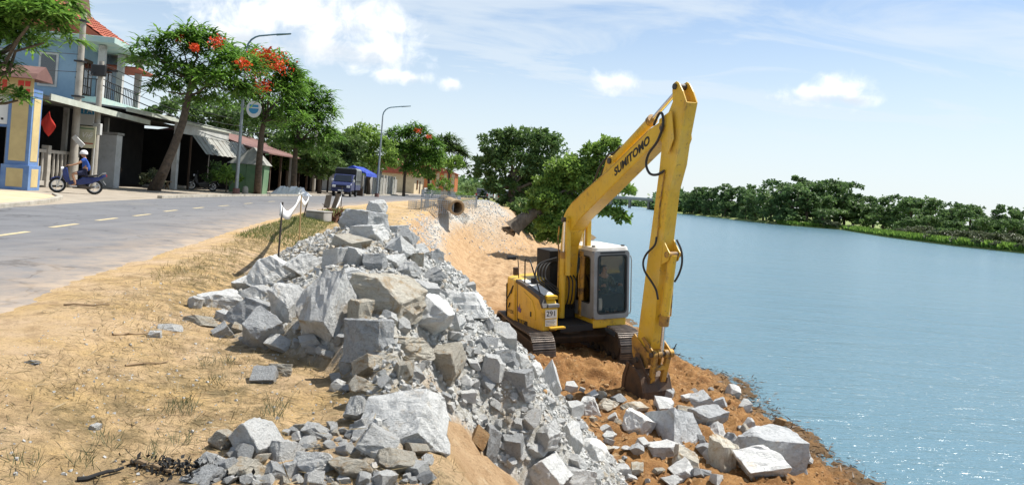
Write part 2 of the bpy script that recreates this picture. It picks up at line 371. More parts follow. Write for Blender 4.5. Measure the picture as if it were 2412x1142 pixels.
def pile_z(x, y):
    d = x - ip(_Xp, y); h = ip(_hp, y)
    s1 = np.interp(y, [5.1, 6.6], [2.6, 0.55])
    right = np.where(d < 1.4, s1 * np.maximum(d - 0.1, 0), s1 * 1.3 + 1.08 * (d - 1.4))
    left = np.interp(y, [5.4, 6.0], [1.3, 0.52]) * np.maximum(-d - np.interp(y, [5.4, 6.0], [0.05, 0.35]), 0)
    return h - np.where(d > 0, right, left)
def zones(x, y):
    e1, xc, xw = ip(_E1, y), ip(_XC, y), ip(_XW, y)
    b = base_z(x, y); p = pile_z(x, y)
    grav = sstep(p - b, -0.06, 0.08)
    slope = sstep(x, xc - 0.1, xc + 0.4)
    bench = sstep(x, xc + 1.9, xc + 3.2) * (1 - sstep(y, 20, 30)) * 1.0
    return b, p, grav, slope, bench, e1, xc, xw
def zt(x, y):
    x = np.asarray(x, float); y = np.asarray(y, float)
    b, p, grav, slope, bench, e1, xc, xw = zones(x, y)
    z = np.maximum(b, p)
    land = sstep(x, e1 - 0.9, e1 - 0.3)
    near = 1 - sstep(y, 60, 90)
    z = z + land * near * (0.03 * fbm(x * 1.7, y * 1.7, 4, 3) + 0.014 * fbm(x * 9, y * 9, 3, 9))
    rid = np.abs(fbm(x * 1.3 + 5, y * 0.55, 4, 21)) * 2
    z = z + slope * near * (0.34 * fbm(x * 0.7, y * 0.5, 4, 31) - 0.30 * (rid - 0.3) * (1 - bench) + 0.16 * (1 - grav) * fbm(x * 3.2, y * 3.2, 5, 5))
    cl = np.abs(fbm(x * 2.6, y * 2.6, 4, 44)) * 2
    z = z + bench * (0.20 * (0.4 - cl) + 0.22 * fbm(x * 0.9, y * 0.9, 3, 52) + 0.13 * (0.35 - 2 * np.abs(fbm(x * 7, y * 7, 3, 8)))) * (1 - grav)
    z = z + grav * (0.05 * fbm(x * 7, y * 7, 3, 12))
    # ruts of trucks on the shoulder
    q = (x + 2.55 + 0.16 * (y - 4))
    for off in (0.0, 1.5):
        tread = 0.75 + 0.25 * np.sign(np.sin(y * 42 + np.abs(q - off) * 60)); z = z - 0.030 * land * tread * np.exp(-((q - off + 0.12 * fbm(y * 0.6, y * 0 + off, 2, 6)) / 0.13) ** 4) * (1 - slope) * (1 - grav)
    return z
def hit(px, py, y0=2.4, y1=70.0):
    r = ray(px, py); ys = np.concatenate([np.arange(y0, 20, 0.02), np.arange(20, y1, 0.1)])
    zr = CAM_H + r.z * ys; t = zt(r.x * ys, ys); k = np.argmax(zr <= t)
    Y = float(ys[k]) if zr[k] <= t[k] else y1
    return Vector((r.x * Y, Y, CAM_H + r.z * Y))

def grid_obj(name, xs, ys, zf, m, attrs=None, kind='structure'):
    X, Y = np.meshgrid(xs, ys); Z = zf(X, Y); nx, ny = len(xs), len(ys)
    me = bpy.data.meshes.new(name); V = np.stack([X, Y, Z], -1).reshape(-1, 3).astype(np.float32)
    me.vertices.add(len(V)); me.vertices.foreach_set('co', V.ravel())
    i = (np.arange(ny - 1)[:, None] * nx + np.arange(nx - 1)[None, :]).ravel()
    Q = np.stack([i, i + 1, i + nx + 1, i + nx], -1).astype(np.int32); n = len(Q)
    me.loops.add(n * 4); me.loops.foreach_set('vertex_index', Q.ravel())
    me.polygons.add(n); me.polygons.foreach_set('loop_start', np.arange(0, n * 4, 4, dtype=np.int32)); me.polygons.foreach_set('loop_total', np.full(n, 4, dtype=np.int32))
    me.update(); me.polygons.foreach_set('use_smooth', [True] * n)
    if attrs:
        for an, fn in attrs.items():
            a = me.attributes.new(an, 'FLOAT', 'POINT'); a.data.foreach_set('value', fn(X, Y).astype(np.float32).ravel())
    o = link(name, me, m); tag(o, kind=kind); return o

def ground_mat():
    m = bpy.data.materials.new('ground_earth'); m.use_nodes = True; t = m.node_tree; nd, ln = NT(t); p = t.nodes['Principled BSDF']
    geo = nd('ShaderNodeNewGeometry'); P = geo.outputs['Position']
    def nz(s, d=6, r=0.65, dist=0.0):
        n = nd('ShaderNodeTexNoise'); ln(P, n.inputs['Vector']); n.inputs['Scale'].default_value = s; n.inputs['Detail'].default_value = d; n.inputs['Roughness'].default_value = r; n.inputs['Distortion'].default_value = dist
        return n.outputs[0]
    def rng(x, a, b, c=0.0, d=1.0):
        r = nd('ShaderNodeMapRange'); ln(x, r.inputs[0]); r.inputs[1].default_value = a; r.inputs[2].default_value = b; r.inputs[3].default_value = c; r.inputs[4].default_value = d; return r.outputs[0]
    def mixc(f, a, b):
        x = nd('ShaderNodeMix', data_type='RGBA'); ln(f, x.inputs[0])
        for i, v in ((6, a), (7, b)):
            if isinstance(v, tuple): x.inputs[i].default_value = (*v, 1)
            else: ln(v, x.inputs[i])
        return x.outputs[2]
    def mul(a, b):
        x = nd('ShaderNodeMath', operation='MULTIPLY'); ln(a, x.inputs[0])
        if isinstance(b, (int, float)): x.inputs[1].default_value = b
        else: ln(b, x.inputs[1])
        return x.outputs[0]
    def att(n): a = nd('ShaderNodeAttribute'); a.attribute_name = n; return a.outputs['Fac']
    sand = mixc(rng(nz(0.8, 5), 0.36, 0.64), (0.58, 0.425, 0.275), (0.55, 0.375, 0.165))
    sand = mixc(rng(nz(5, 7), 0.48, 0.70), sand, (0.36, 0.245, 0.135))
    sand = mixc(rng(nz(38, 4), 0.57, 0.70, 0, 0.8), sand, (0.23, 0.165, 0.10))
    slope = mixc(rng(nz(1.5, 8, 0.7, 1.0), 0.38, 0.62), (0.48, 0.33, 0.19), (0.35, 0.22, 0.115))
    slope = mixc(rng(nz(9, 6), 0.55, 0.72), slope, (0.52, 0.385, 0.24)); slope = mixc(rng(nz(24, 6), 0.54, 0.68, 0, .7), slope, (0.20, 0.115, 0.055))
    c = mixc(att('slope'), sand, slope)
    bench = mixc(rng(nz(2.2, 8, 0.7), 0.38, 0.62), (0.36, 0.195, 0.075), (0.215, 0.105, 0.04))
    bench = mixc(rng(nz(14, 6), 0.55, 0.70), bench, (0.43, 0.275, 0.14)); bench = mixc(rng(nz(30, 5), 0.57, 0.68, 0, .8), bench, (0.12, 0.06, 0.03))
    c = mixc(att('bench'), c, bench)
    grav = mixc(rng(nz(22, 5, 0.7), 0.42, 0.60), (0.56, 0.555, 0.52), (0.36, 0.34, 0.29))
    c = mixc(mul(att('grav'), rng(nz(3, 5), 0.25, 0.5)), c, grav)
    lit = mixc(rng(nz(9, 6), 0.4, 0.6), (0.26, 0.19, 0.095), (0.17, 0.13, 0.065))
    c = mixc(mul(att('litter'), rng(nz(4.5, 7, 0.75), 0.42, 0.60)), c, lit)
    grn = mixc(rng(nz(5, 5), 0.4, 0.6), (0.10, 0.14, 0.035), (0.20, 0.19, 0.06))
    c = mixc(att('green'), c, grn)
    ash = mixc(rng(nz(12, 6), 0.45, 0.6), (0.03, 0.03, 0.032), (0.10, 0.095, 0.09))
    c = mixc(mul(att('ash'), rng(nz(7, 5), 0.34, 0.5)), c, ash)
    wet = mixc(att('wet'), c, (0.15, 0.10, 0.055))
    ln(wet, p.inputs['Base Color']); p.inputs['Roughness'].default_value = 0.95; p.inputs['Specular IOR Level'].default_value = 0.15
    bL = nd('ShaderNodeBump'); ln(nz(3.2, 7, 0.7), bL.inputs['Height']); bL.inputs['Strength'].default_value = 0.7; bL.inputs['Distance'].default_value = 0.16
    b = nd('ShaderNodeBump'); ln(bL.outputs[0], b.inputs['Normal']); ln(nz(26, 9, 0.75), b.inputs['Height']); b.inputs['Strength'].default_value = 0.85; b.inputs['Distance'].default_value = 0.035
    b2 = nd('ShaderNodeBump'); ln(nz(120, 4, 0.7), b2.inputs['Height']); b2.inputs['Strength'].default_value = 0.5; b2.inputs['Distance'].default_value = 0.01; ln(b.outputs[0], b2.inputs['Normal'])
    ln(b2.outputs[0], p.inputs['Normal'])
    return m
def seg(a, b, st): return np.arange(a, b, st)
xs = np.concatenate([[-2500, -900, -350, -150, -80, -50], seg(-40, -12, 2.0), seg(-12, -4.6, 0.22), seg(-4.6, 6.6, 0.06), seg(6.6, 9, 0.3), [10, 12, 15, 20, 26, 34, 45, 62]])
ys = np.concatenate([[-40, -14, -6, -2, 0, 1], seg(2, 19.5, 0.06), seg(19.5, 34, 0.15), seg(34, 66, 0.3), seg(66, 100, 1.2), seg(100, 340, 8), [345, 380, 430, 500, 600, 700, 1000, 1600, 3000]])
A = {
    'grav': lambda x, y: np.maximum(zones(x, y)[2], np.maximum(
        np.exp(-((x + 2.2) / 1.6) ** 2 - ((y - 54) / 4) ** 2) * 0.9,
        0.7 * np.exp(-((x - (ip(_XC, y) + 1.0 - 0.03 * (y - 40))) / 0.45) ** 2) * sstep(y, 24, 38) * (1 - sstep(y, 56, 62)) * (0.4 + 1.2 * vn(x * 0.8, y * 0.35, 5)))).clip(0, 1),
    'slope': lambda x, y: zones(x, y)[3],
    'bench': lambda x, y: zones(x, y)[4],
    'litter': lambda x, y: (0.85 * sstep(y, 7.5, 9.5) * (1 - sstep(y, 26, 34)) * sstep(x, ip(_E1, y) + 0.1, ip(_E1, y) + 0.5) * (1 - sstep(x, ip(_E1, y) + 1.3, ip(_E1, y) + 2.1)) + sstep(x, ip(_E1, y) + 0.25, ip(_E1, y) + 0.9) * (1 - zones(x, y)[3]) * (0.42 + 0.6 * sstep(vn(x * 0.9, y * 0.9, 77), 0.35, 0.7)) * (1 - 0.8 * np.exp(-(((x + 3.0) / 0.9) ** 2 + ((y - 5.2) / 1.6) ** 2)))).clip(0, 1),
    'green': lambda x, y: np.clip(0.6 * sstep(y, 15, 20) * (1 - sstep(y, 30, 40)) * sstep(x, ip(_E1, y) + 0.05, ip(_E1, y) + 0.35) * (1 - sstep(x, ip(_E1, y) + 0.7, ip(_E1, y) + 1.6)) + sstep(y, 66, 90) * (1 - sstep(y, 2000, 2500)) * sstep(x, ip(_E1, y) + 0.5, ip(_E1, y) + 3) + sstep(-x, 24, 34), 0, 1),
    'ash': lambda x, y: 1.2 * np.exp(-(((x + 1.45) / 0.35) ** 2 + ((y - 3.28) / 0.16) ** 2)).clip(0, 1),
    'wet': lambda x, y: (1 - sstep(zt(x, y), WATER_Z + 0.0, WATER_Z + 0.28)) * (y < 90),
}
terr = grid_obj('ground', xs, ys, zt, ground_mat(), A)

# ---- road, pavement, markings
mat('asphalt', (0.150, 0.153, 0.162), 0.85, (0.115, 0.118, 0.127), 0.9, bump=0.5, bscale=160, bdist=0.006, stain=(0.20, 0.185, 0.16), stain_lo=0.56, stain_hi=0.78, stain_scale=0.35, coord='Object')
mat('pavement', (0.36, 0.31, 0.245), 0.9, (0.28, 0.24, 0.19), 1.2, bump=0.3, bscale=60, stain=(0.25, 0.21, 0.15), stain_scale=0.6)
mat('kerb_concrete', (0.42, 0.39, 0.33), 0.9, (0.30, 0.27, 0.22), 2.5, bump=0.3)
mat('road_paint', (0.56, 0.46, 0.26), 0.8, (0.34, 0.29, 0.20), 9, lo=0.45, hi=0.7)
yl = np.concatenate([seg(-14, 20, 0.25), seg(20, 60, 1.0), seg(60, 200, 6), seg(200, 701, 25)])
def strip(name, fa, fb, z, m, n=2, kind='structure', parent=None, rag=0.0):
    mb = MB(); X = []
    for k, y in enumerate(yl):
        a, b = fa(y), fb(y)
        if rag: b = b + rag * (vn(np.array(y * 1.3), np.array(1.0), 3) - 0.5) + 0.5 * rag * (vn(np.array(y * 5.), np.array(1.0), 4) - 0.5)
        for i in range(n): mb.v.append((float(a + (b - a) * i / (n - 1)), float(y), z))
    for k in range(len(yl) - 1):
        for i in range(n - 1): o = k * n + i; mb.f.append((o, o + 1, o + n + 1, o + n))
    return tag(mb.build(name, m, parent), kind=kind)
RD = strip('road', lambda y: ip(_E2, y), lambda y: ip(_E1, y) + 0.3, 0.004, 'asphalt', 12)
strip('pavement', lambda y: ip(_E2, y) - 13, lambda y: ip(_E2, y) + 0.02, 0.0, 'pavement', 3)
# dashed centre line: each dash a painted sheet 4 mm above the asphalt
road = bpy.data.objects['road']
def dust_road():
    me = road.data; nv = len(me.vertices); co = np.empty(nv * 3, np.float32); me.vertices.foreach_get('co', co); co = co.reshape(-1, 3)
    d = ip(_E1, co[:, 1]) + 0.3 - co[:, 0]; a = me.attributes.new('dust', 'FLOAT', 'POINT'); a.data.foreach_set('value', np.exp(-d / 0.9).astype(np.float32))
    t = MATS['asphalt'].node_tree; nd, ln = NT(t); p = t.nodes['Principled BSDF']; old = p.inputs['Base Color'].links[0].from_socket
    at_ = nd('ShaderNodeAttribute'); at_.attribute_name = 'dust'; geo = nd('ShaderNodeNewGeometry')
    def nz(s, d_=5, st=(1, 1, 1)):
        mp = nd('ShaderNodeMapping'); ln(geo.outputs['Position'], mp.inputs[0]); mp.inputs['Scale'].default_value = st; mp.inputs['Rotation'].default_value = (0, 0, R(9))
        n = nd('ShaderNodeTexNoise'); ln(mp.outputs[0], n.inputs['Vector']); n.inputs['Scale'].default_value = s; n.inputs['Detail'].default_value = d_; n.inputs['Roughness'].default_value = .65; return n.outputs[0]
    m = nd('ShaderNodeMath', operation='MULTIPLY'); ln(at_.outputs['Fac'], m.inputs[0]); r = nd('ShaderNodeMapRange'); ln(nz(2.2, 7), r.inputs[0]); r.inputs[1].default_value = .3; r.inputs[2].default_value = .6; r.inputs[4].default_value = 1.3; ln(r.outputs[0], m.inputs[1]); m.use_clamp = True
    # worn wheel tracks: paler, drawn out along the road
    r2 = nd('ShaderNodeMapRange'); ln(nz(1.0, 4, (1.3, 0.05, 1)), r2.inputs[0]); r2.inputs[1].default_value = .40; r2.inputs[2].default_value = .62; r2.inputs[4].default_value = .55
    x0 = nd('ShaderNodeMix', data_type='RGBA'); ln(r2.outputs[0], x0.inputs[0]); ln(old, x0.inputs[6]); x0.inputs[7].default_value = (.185, .185, .188, 1)
    r3 = nd('ShaderNodeMapRange'); ln(nz(90, 3), r3.inputs[0]); r3.inputs[1].default_value = .55; r3.inputs[2].default_value = .75; r3.inputs[4].default_value = .6
    x1 = nd('ShaderNodeMix', data_type='RGBA'); ln(r3.outputs[0], x1.inputs[0]); ln(x0.outputs[2], x1.inputs[6]); x1.inputs[7].default_value = (.07, .07, .075, 1)
    vo = nd('ShaderNodeTexVoronoi'); vo.feature = 'DISTANCE_TO_EDGE'; vo.inputs['Scale'].default_value = 0.42
    wv = nd('ShaderNodeVectorMath', operation='ADD'); nn = nd('ShaderNodeTexNoise'); ln(geo.outputs['Position'], nn.inputs['Vector']); nn.inputs['Scale'].default_value = 1.6; nn.inputs['Detail'].default_value = 5; ln(geo.outputs['Position'], wv.inputs[0]); ln(nn.outputs['Color'], wv.inputs[1]); ln(wv.outputs[0], vo.inputs['Vector'])
    rc = nd('ShaderNodeMapRange'); ln(vo.outputs['Distance'], rc.inputs[0]); rc.inputs[1].default_value = .004; rc.inputs[2].default_value = .013; rc.inputs[3].default_value = .65; rc.inputs[4].default_value = 0
    xc_ = nd('ShaderNodeMix', data_type='RGBA'); ln(rc.outputs[0], xc_.inputs[0]); ln(x1.outputs[2], xc_.inputs[6]); xc_.inputs[7].default_value = (.045, .045, .047, 1); x1 = xc_
    x = nd('ShaderNodeMix', data_type='RGBA'); ln(m.outputs[0], x.inputs[0]); ln(x1.outputs[2], x.inputs[6]); x.inputs[7].default_value = (.50, .375, .25, 1); ln(x.outputs[2], p.inputs['Base Color'])
dust_road()
for px, py in ((25, 552), (152, 532), (252, 517), (335, 507), (402, 497), (468, 490), (528, 485), (585, 479.5), (640, 475)):
    p = onz(px, py, 0); y = p.y; c0 = p.x
    dx = (ip(_E1, y + 1) - ip(_E1, y - 1)) / 2; d = Vector((dx, 1, 0)).normalized(); nrm = Vector((d.y, -d.x, 0)) * 0.055
    a, b = Vector((c0, y, 0.008)) - d * 0.6, Vector((c0, y, 0.008)) + d * 0.6
    MB().add([a - nrm, a + nrm, b + nrm, b - nrm], [(0, 1, 2, 3)]).build('lane_dash', 'road_paint', road)
# kerb stones of the drive at far left and along the pavement
pav = bpy.data.objects['pavement']
mb = MB()
kp = [onz(*p, 0) for p in ((-60, 497), (0, 490), (60, 484), (118, 476), (142, 469), (128, 462))]
for a, b in zip(kp, kp[1:]): MB().bar(Vector((a.x, a.y, 0.05)), Vector((b.x, b.y, 0.05)), 0.16, 0.12).build('kerb_stone', 'kerb_concrete', pav, bevel=0.015)
mat('drive_sand', (0.62, 0.47, 0.31), 0.95, (0.5, 0.37, 0.23), 1.5, bump=0.5, bscale=30)
dv = [onz(*p, 0) for p in ((-70, 495), (0, 489), (60, 483), (116, 475), (139, 468.5), (126, 463), (60, 455), (0, 452), (-70, 452))]
tag(MB().add([Vector((p.x, p.y, 0.055)) for p in dv], [tuple(range(len(dv)))]).build('drive_apron', 'drive_sand'), kind='structure')
yk = 30.0
while yk < 100:
    L_ = 1.9; x0, x1 = ip(_E2, yk) - 0.12, ip(_E2, yk + L_) - 0.12
    MB().bar((x0, yk, 0.045), (x1, yk + L_ - 0.04, 0.045), 0.18, 0.13).build('kerb_stone', 'kerb_concrete', pav); yk += L_

# ---- water
def water_mat():
    m = bpy.data.materials.new('river_water'); m.use_nodes = True; t = m.node_tree; nd, ln = NT(t); p = t.nodes['Principled BSDF']
    p.inputs['Roughness'].default_value = 0.19; p.inputs['IOR'].default_value = 1.33
    geo = nd('ShaderNodeNewGeometry')
    def layer(scale, rot, st, dist, prev, det=3, rough=0.5):
        mp = nd('ShaderNodeMapping'); ln(geo.outputs['Position'], mp.inputs[0]); mp.inputs['Rotation'].default_value = (0, 0, R(rot)); mp.inputs['Scale'].default_value = st
        n = nd('ShaderNodeTexNoise'); ln(mp.outputs[0], n.inputs['Vector']); n.inputs['Scale'].default_value = scale; n.inputs['Detail'].default_value = det; n.inputs['Roughness'].default_value = rough; n.inputs['Distortion'].default_value = 0.6
        b = nd('ShaderNodeBump'); ln(n.outputs[0], b.inputs['Height']); b.inputs['Strength'].default_value = 1.0; b.inputs['Distance'].default_value = dist
        if prev is not None: ln(prev, b.inputs['Normal'])
        return b.outputs[0]
    a = layer(0.35, 14, (0.55, 1.6, 1), 0.17, None)
    a = layer(1.7, -10, (0.5, 1.5, 1), 0.07, a, 4, 0.6)
    a = layer(6.5, 20, (0.6, 1.4, 1), 0.028, a, 3, 0.6)
    ln(a, p.inputs['Normal'])
    # slow patches of silt colour near the works
    n = nd('ShaderNodeTexNoise'); ln(geo.outputs['Position'], n.inputs['Vector']); n.inputs['Scale'].default_value = 0.05; n.inputs['Detail'].default_value = 4
    mx = nd('ShaderNodeMix', data_type='RGBA'); ln(n.outputs[0], mx.inputs[0]); mx.inputs[6].default_value = (0.080, 0.172, 0.226, 1); mx.inputs[7].default_value = (0.120, 0.205, 0.245, 1); ln(mx.outputs[2], p.inputs['Base Color'])
    return m
tag(MB().add([(-30, -200, WATER_Z), (3000, -200, WATER_Z), (3000, 4000, WATER_Z), (-30, 4000, WATER_Z)], [(0, 1, 2, 3)]).build('river_water', water_mat()), kind='structure')

# ---- far bank
_SH = np.array([(-400, 92), (60, 100), (120, 102.5), (149, 103.6), (165, 100), (205, 105), (250, 117), (282, 127), (288, 108), (370, 105), (448, 102), (630, 124), (1200, 200), (4000, 420)])
def far_z(x, y):
    d = x - ip(_SH, y)
    z = WATER_Z - 1.2 + 1.9 * sstep(d, -2.0, 1.2) + 0.7 * sstep(d, 2, 14) + 0.5 * fbm(x * 0.12, y * 0.12, 3, 2) * sstep(d, 0, 6)
    return z
mat('bank_grass', (0.15, 0.22, 0.045), 0.95, (0.22, 0.24, 0.08), 0.10, bump=0.6, bscale=1.5, bdist=0.5, stain=(0.08, 0.11, 0.03), stain_scale=0.3)
mb_x = np.concatenate([seg(84, 140, 1.1), seg(140, 260, 8), [280, 400, 800, 1800, 3200]]); mb_y = np.concatenate([[-400, -100, 0, 60], seg(80, 320, 3), seg(320, 700, 15), [800, 1200, 2000, 4000]])
me_x = np.concatenate([seg(-6, 16, 0.9), seg(16, 90, 6), [110, 200, 500, 1500, 3000]])
def far_bank():
    Dv, Y = np.meshgrid(me_x, mb_y); X = Dv + ip(_SH, Y); Z = far_z(X, Y)
    nx, ny = len(me_x), len(mb_y); me = bpy.data.meshes.new('far_bank')
    mbv = np.stack([X, Y, Z], -1).reshape(-1, 3); q = []
    for j in range(ny - 1):
        for i in range(nx - 1): o = j * nx + i; q.append((o, o + 1, o + nx + 1, o + nx))
    me.from_pydata([tuple(v) for v in mbv], [], q); me.update(); me.polygons.foreach_set('use_smooth', [True] * len(q))
    tag(link('far_bank', me, 'bank_grass'), kind='structure')
far_bank()

# ================================================================ rocks
rock_mat('chip_grey', (0.56, 0.56, 0.535), (0.33, 0.335, 0.33), (0.46, 0.39, 0.29), 0.52, 0.0)
rng0 = random.Random(11)
def rock_mesh(seed, npts=16, cuts=2, amp=0.035, box=1.0):
    r = random.Random(seed); bm = bmesh.new()
    # a quarried block: a box trimmed by random planes
    ex = [r.uniform(0.65, 1.0) for _ in range(3)]
    bmesh.ops.create_cube(bm, size=2.0, matrix=Matrix.Diagonal((ex[0], ex[1], ex[2], 1)))
    for i in range(npts // 2 + 1):
        nn = Vector((r.gauss(0, 1), r.gauss(0, 1), r.gauss(0, 1))).normalized(); sup = sum(abs(nn[k_]) * ex[k_] for k_ in range(3))
        bmesh.ops.bisect_plane(bm, geom=list(bm.verts) + list(bm.edges) + list(bm.faces), plane_co=nn * sup * r.uniform(0.52, 0.80), plane_no=nn, clear_outer=True)
        bmesh.ops.holes_fill(bm, edges=[e for e in bm.edges if len(e.link_faces) == 1], sides=0)
    bmesh.ops.delete(bm, geom=list(bm.edges) + list(bm.faces), context='EDGES_FACES')
    g = bmesh.ops.convex_hull(bm, input=bm.verts)
    bmesh.ops.delete(bm, geom=[v for v in bm.verts if not v.link_faces], context='VERTS')
    bmesh.ops.dissolve_limit(bm, angle_limit=R(14), verts=bm.verts, edges=bm.edges)
    if cuts:
        bmesh.ops.bevel(bm, geom=list(bm.edges), offset=0.035, segments=1, affect='EDGES', clamp_overlap=True)
    bmesh.ops.triangulate(bm, faces=bm.faces)
    if cuts:
        bmesh.ops.subdivide_edges(bm, edges=[e for e in bm.edges if e.calc_length() > 0.28], cuts=cuts, use_grid_fill=True)
        bmesh.ops.triangulate(bm, faces=bm.faces)
        bm.normal_update()
        from mathutils import noise as mn
        off = Vector((r.uniform(0, 50), r.uniform(0, 50), r.uniform(0, 50)))
        mv = {}
        for v in bm.verts:
            n1 = mn.noise(v.co * 2.3 + off); n2 = mn.noise(v.co * 5.5 + off); n3 = abs(mn.noise(v.co * 3.5 - off)); mv[v] = v.normal * (amp * (n1 * 1.4 + n2 * 1.2 - n3 * 1.0))
        for v, d in mv.items(): v.co += d
    rot = Euler((r.uniform(0, 6.28), r.uniform(0, 6.28), r.uniform(0, 6.28))).to_matrix()
    for v in bm.verts: v.co = rot @ v.co
    lo = Vector([min(v.co[i] for v in bm.verts) for i in range(3)]); hi = Vector([max(v.co[i] for v in bm.verts) for i in range(3)])
    for v in bm.verts: v.co = Vector([(v.co[i] - (lo[i] + hi[i]) / 2) / (hi[i] - lo[i]) for i in range(3)])
    me = bpy.data.meshes.new('rock'); bm.normal_update(); bm.to_mesh(me); bm.free(); return me
PILE, BENCH = 'loose rocks of the rubble pile', 'boulders on the bench by the water'
# px centre, px width, px height, tone, label
G, D_, W_, U_ = 'rock_grey', 'rock_dark', 'rock_warm', 'rock_rust'
HERO = [
 (889, 491, 46, 38, G, 'small pointed grey rock perched topmost on the pile'),
 (860, 526, 104, 58, D_, 'wide dark grey boulder below the topmost rock of the pile'),
 (872, 553, 84, 48, G, 'white-topped block in front of the wide dark boulder near the summit'),
 (821, 577, 92, 46, W_, 'flat brownish boulder at the upper left shoulder of the pile'),
 (795, 611, 58, 56, G, 'pale upright block below the flat brownish boulder'),
 (833, 613, 62, 56, G, 'pale rounded block right of the pale upright block below the summit'),
 (882, 621, 52, 48, D_, None), (922, 617, 72, 40, G, None), (936, 546, 50, 32, D_, None), (962, 558, 44, 42, D_, None), (944, 582, 60, 50, G, None),
 (988, 591, 44, 34, G, None), (1025, 607, 40, 40, D_, None), (978, 615, 38, 38, W_, 'small brown rock among grey ones near the upper right edge of the pile'), (960, 638, 60, 44, G, None), (1020, 650, 60, 40, D_, None),
 (1004, 688, 60, 50, G, None), (1102, 720, 90, 62, G, 'large white rock sticking out at the right edge of the pile'),
 (638, 647, 96, 82, G, 'tall pale rock at the upper left corner of the pile beside the stake'),
 (718, 626, 92, 54, G, 'broad grey rock behind the two largest boulders, right of the tall pale rock'), (604, 694, 68, 44, G, 'small pale rock in front of the tall pale rock by the stake'),
 (521, 708, 98, 50, G, 'low whitish rock at the left end of the pile'), (459, 716, 34, 34, G, 'small rounded grey rock, leftmost of the pile edge'),
 (600, 730, 112, 58, D_, 'dark shaded slab between the low whitish rock and the cube-like block'), (682, 724, 84, 100, G, 'upright grey block left of the largest angular boulder'),
 (776, 716, 128, 156, G, 'largest angular boulder with a shaded front face in the middle of the pile'), (838, 658, 108, 50, G, 'flat pale slab resting against the top of the largest angular boulder'),
 (906, 700, 165, 100, W_, 'big cream-white boulder with rough top right of the largest angular boulder'), (1005, 740, 118, 84, G, 'sloping dusty slab on the sunny flank below the cream-white boulder'),
 (622, 776, 98, 96, D_, 'cube-like dark-faced block standing on sand at the left of the pile'), (870, 800, 112, 98, D_, 'brownish tilted slab in shade below the cream-white boulder'),
 (948, 817, 136, 60, W_, 'long cream rock lying across the middle of the pile'), (1045, 852, 90, 88, W_, 'brown flat-faced boulder right of the long cream rock'),
 (872, 860, 74, 64, W_, 'tan chunky rock below the brownish tilted slab'), (821, 857, 36, 50, G, 'small pale wedge standing left of the tan chunky rock'),
 (733, 800, 54, 32, G, None), (739, 823, 38, 30, G, None), (622, 887, 52, 46, D_, 'dark triangular shard lying alone on the sand'), (658, 872, 56, 34, W_, 'sandy half-buried stone behind the dark triangular shard'),
 (529, 780, 52, 42, D_, 'grey lump on the sand left of the cube-like block'), (477, 756, 78, 28, W_, 'flat pale stone lying on sand at the left foot of the pile'), (398, 771, 58, 20, G, 'thin white stone on sand away from the pile, second from left'),
 (366, 789, 28, 20, G, 'small round stone on the sand, farthest left of the pile'), (848, 736, 54, 58, W_, 'yellowish sunlit stone wedged between the two biggest boulders'), (982, 748, 46, 46, G, None),
 (955, 988, 196, 138, G, 'huge smooth pale grey slab leaning at the near end of the pile'), (890, 1038, 92, 76, G, 'pale angular rock at the left foot of the huge smooth slab'),
 (750, 1016, 64, 40, G, None), (936, 1092, 108, 64, W_, 'brown-veined rock in front of the huge smooth slab'), (828, 1100, 114, 54, W_, 'flat tan-topped rock at the bottom edge left of the brown-veined rock'),
 (741, 1092, 84, 64, G, 'white flat rock at the bottom edge, left of the flat tan-topped rock'), (851, 960, 64, 64, G, 'grey rock tucked behind the left end of the huge smooth slab'), (862, 910, 68, 48, W_, 'tan rounded rock above the huge smooth slab'),
 (948, 875, 46, 50, W_, None), (1128, 1030, 44, 56, U_, 'orange-brown rock stuck in the bare yellow sand slope'), (1158, 1042, 38, 74, D_, 'narrow brown rock standing right of the orange-brown one'),
 (1288, 1030, 54, 78, G, 'tall rock with an ochre spot at the lower right flank'), (1342, 1038, 54, 84, G, 'tall pale pointed rock right of the ochre-spotted one'), (1393, 1061, 66, 58, G, 'square pale block at the right foot of the pile'),
 (1292, 1111, 106, 70, G, 'large grey boulder at the bottom edge of the right flank'), (1358, 1123, 84, 50, G, 'broad rock at the bottom edge, right of the large grey boulder'),
 (1184, 844, 54, 46, D_, None), (1222, 891, 62, 46, D_, None), (1234, 922, 48, 40, D_, None), (1296, 898, 46, 88, G, 'tall slender white rock at the right edge of the pile below the excavator track'),
 (1253, 871, 46, 44, G, None), (1160, 863, 54, 50, G, None), (1188, 794, 54, 62, G, 'pale triangular rock jutting up in front of the excavator track'), (1220, 848, 46, 40, G, None), (1207, 1045, 50, 42, D_, None),
 (1265, 1061, 46, 32, G, None), (1358, 1088, 46, 36, G, None),
 (603, 1034, 96, 92, G, 'white rock, tallest of the group at the lower left'), (530, 1038, 64, 56, W_, 'brown-sided rock at the left end of the lower group'), (672, 1062, 74, 60, G, 'light grey rock right of the tallest lower-left white rock'),
 (579, 1106, 90, 52, W_, 'tan flat-topped rock in the lower left group'), (502, 1083, 66, 42, G, None), (643, 1111, 58, 44, D_, None), (482, 1119, 88, 46, D_, 'dark flat rock beside the burnt patch at the bottom left'), (680, 1107, 58, 42, G, None),
 (77, 853, 28, 14, D_, 'small dark stone alone on the sand at far left'), (222, 1008, 24, 20, G, 'small pale stone alone on the sand at lower left'),
]
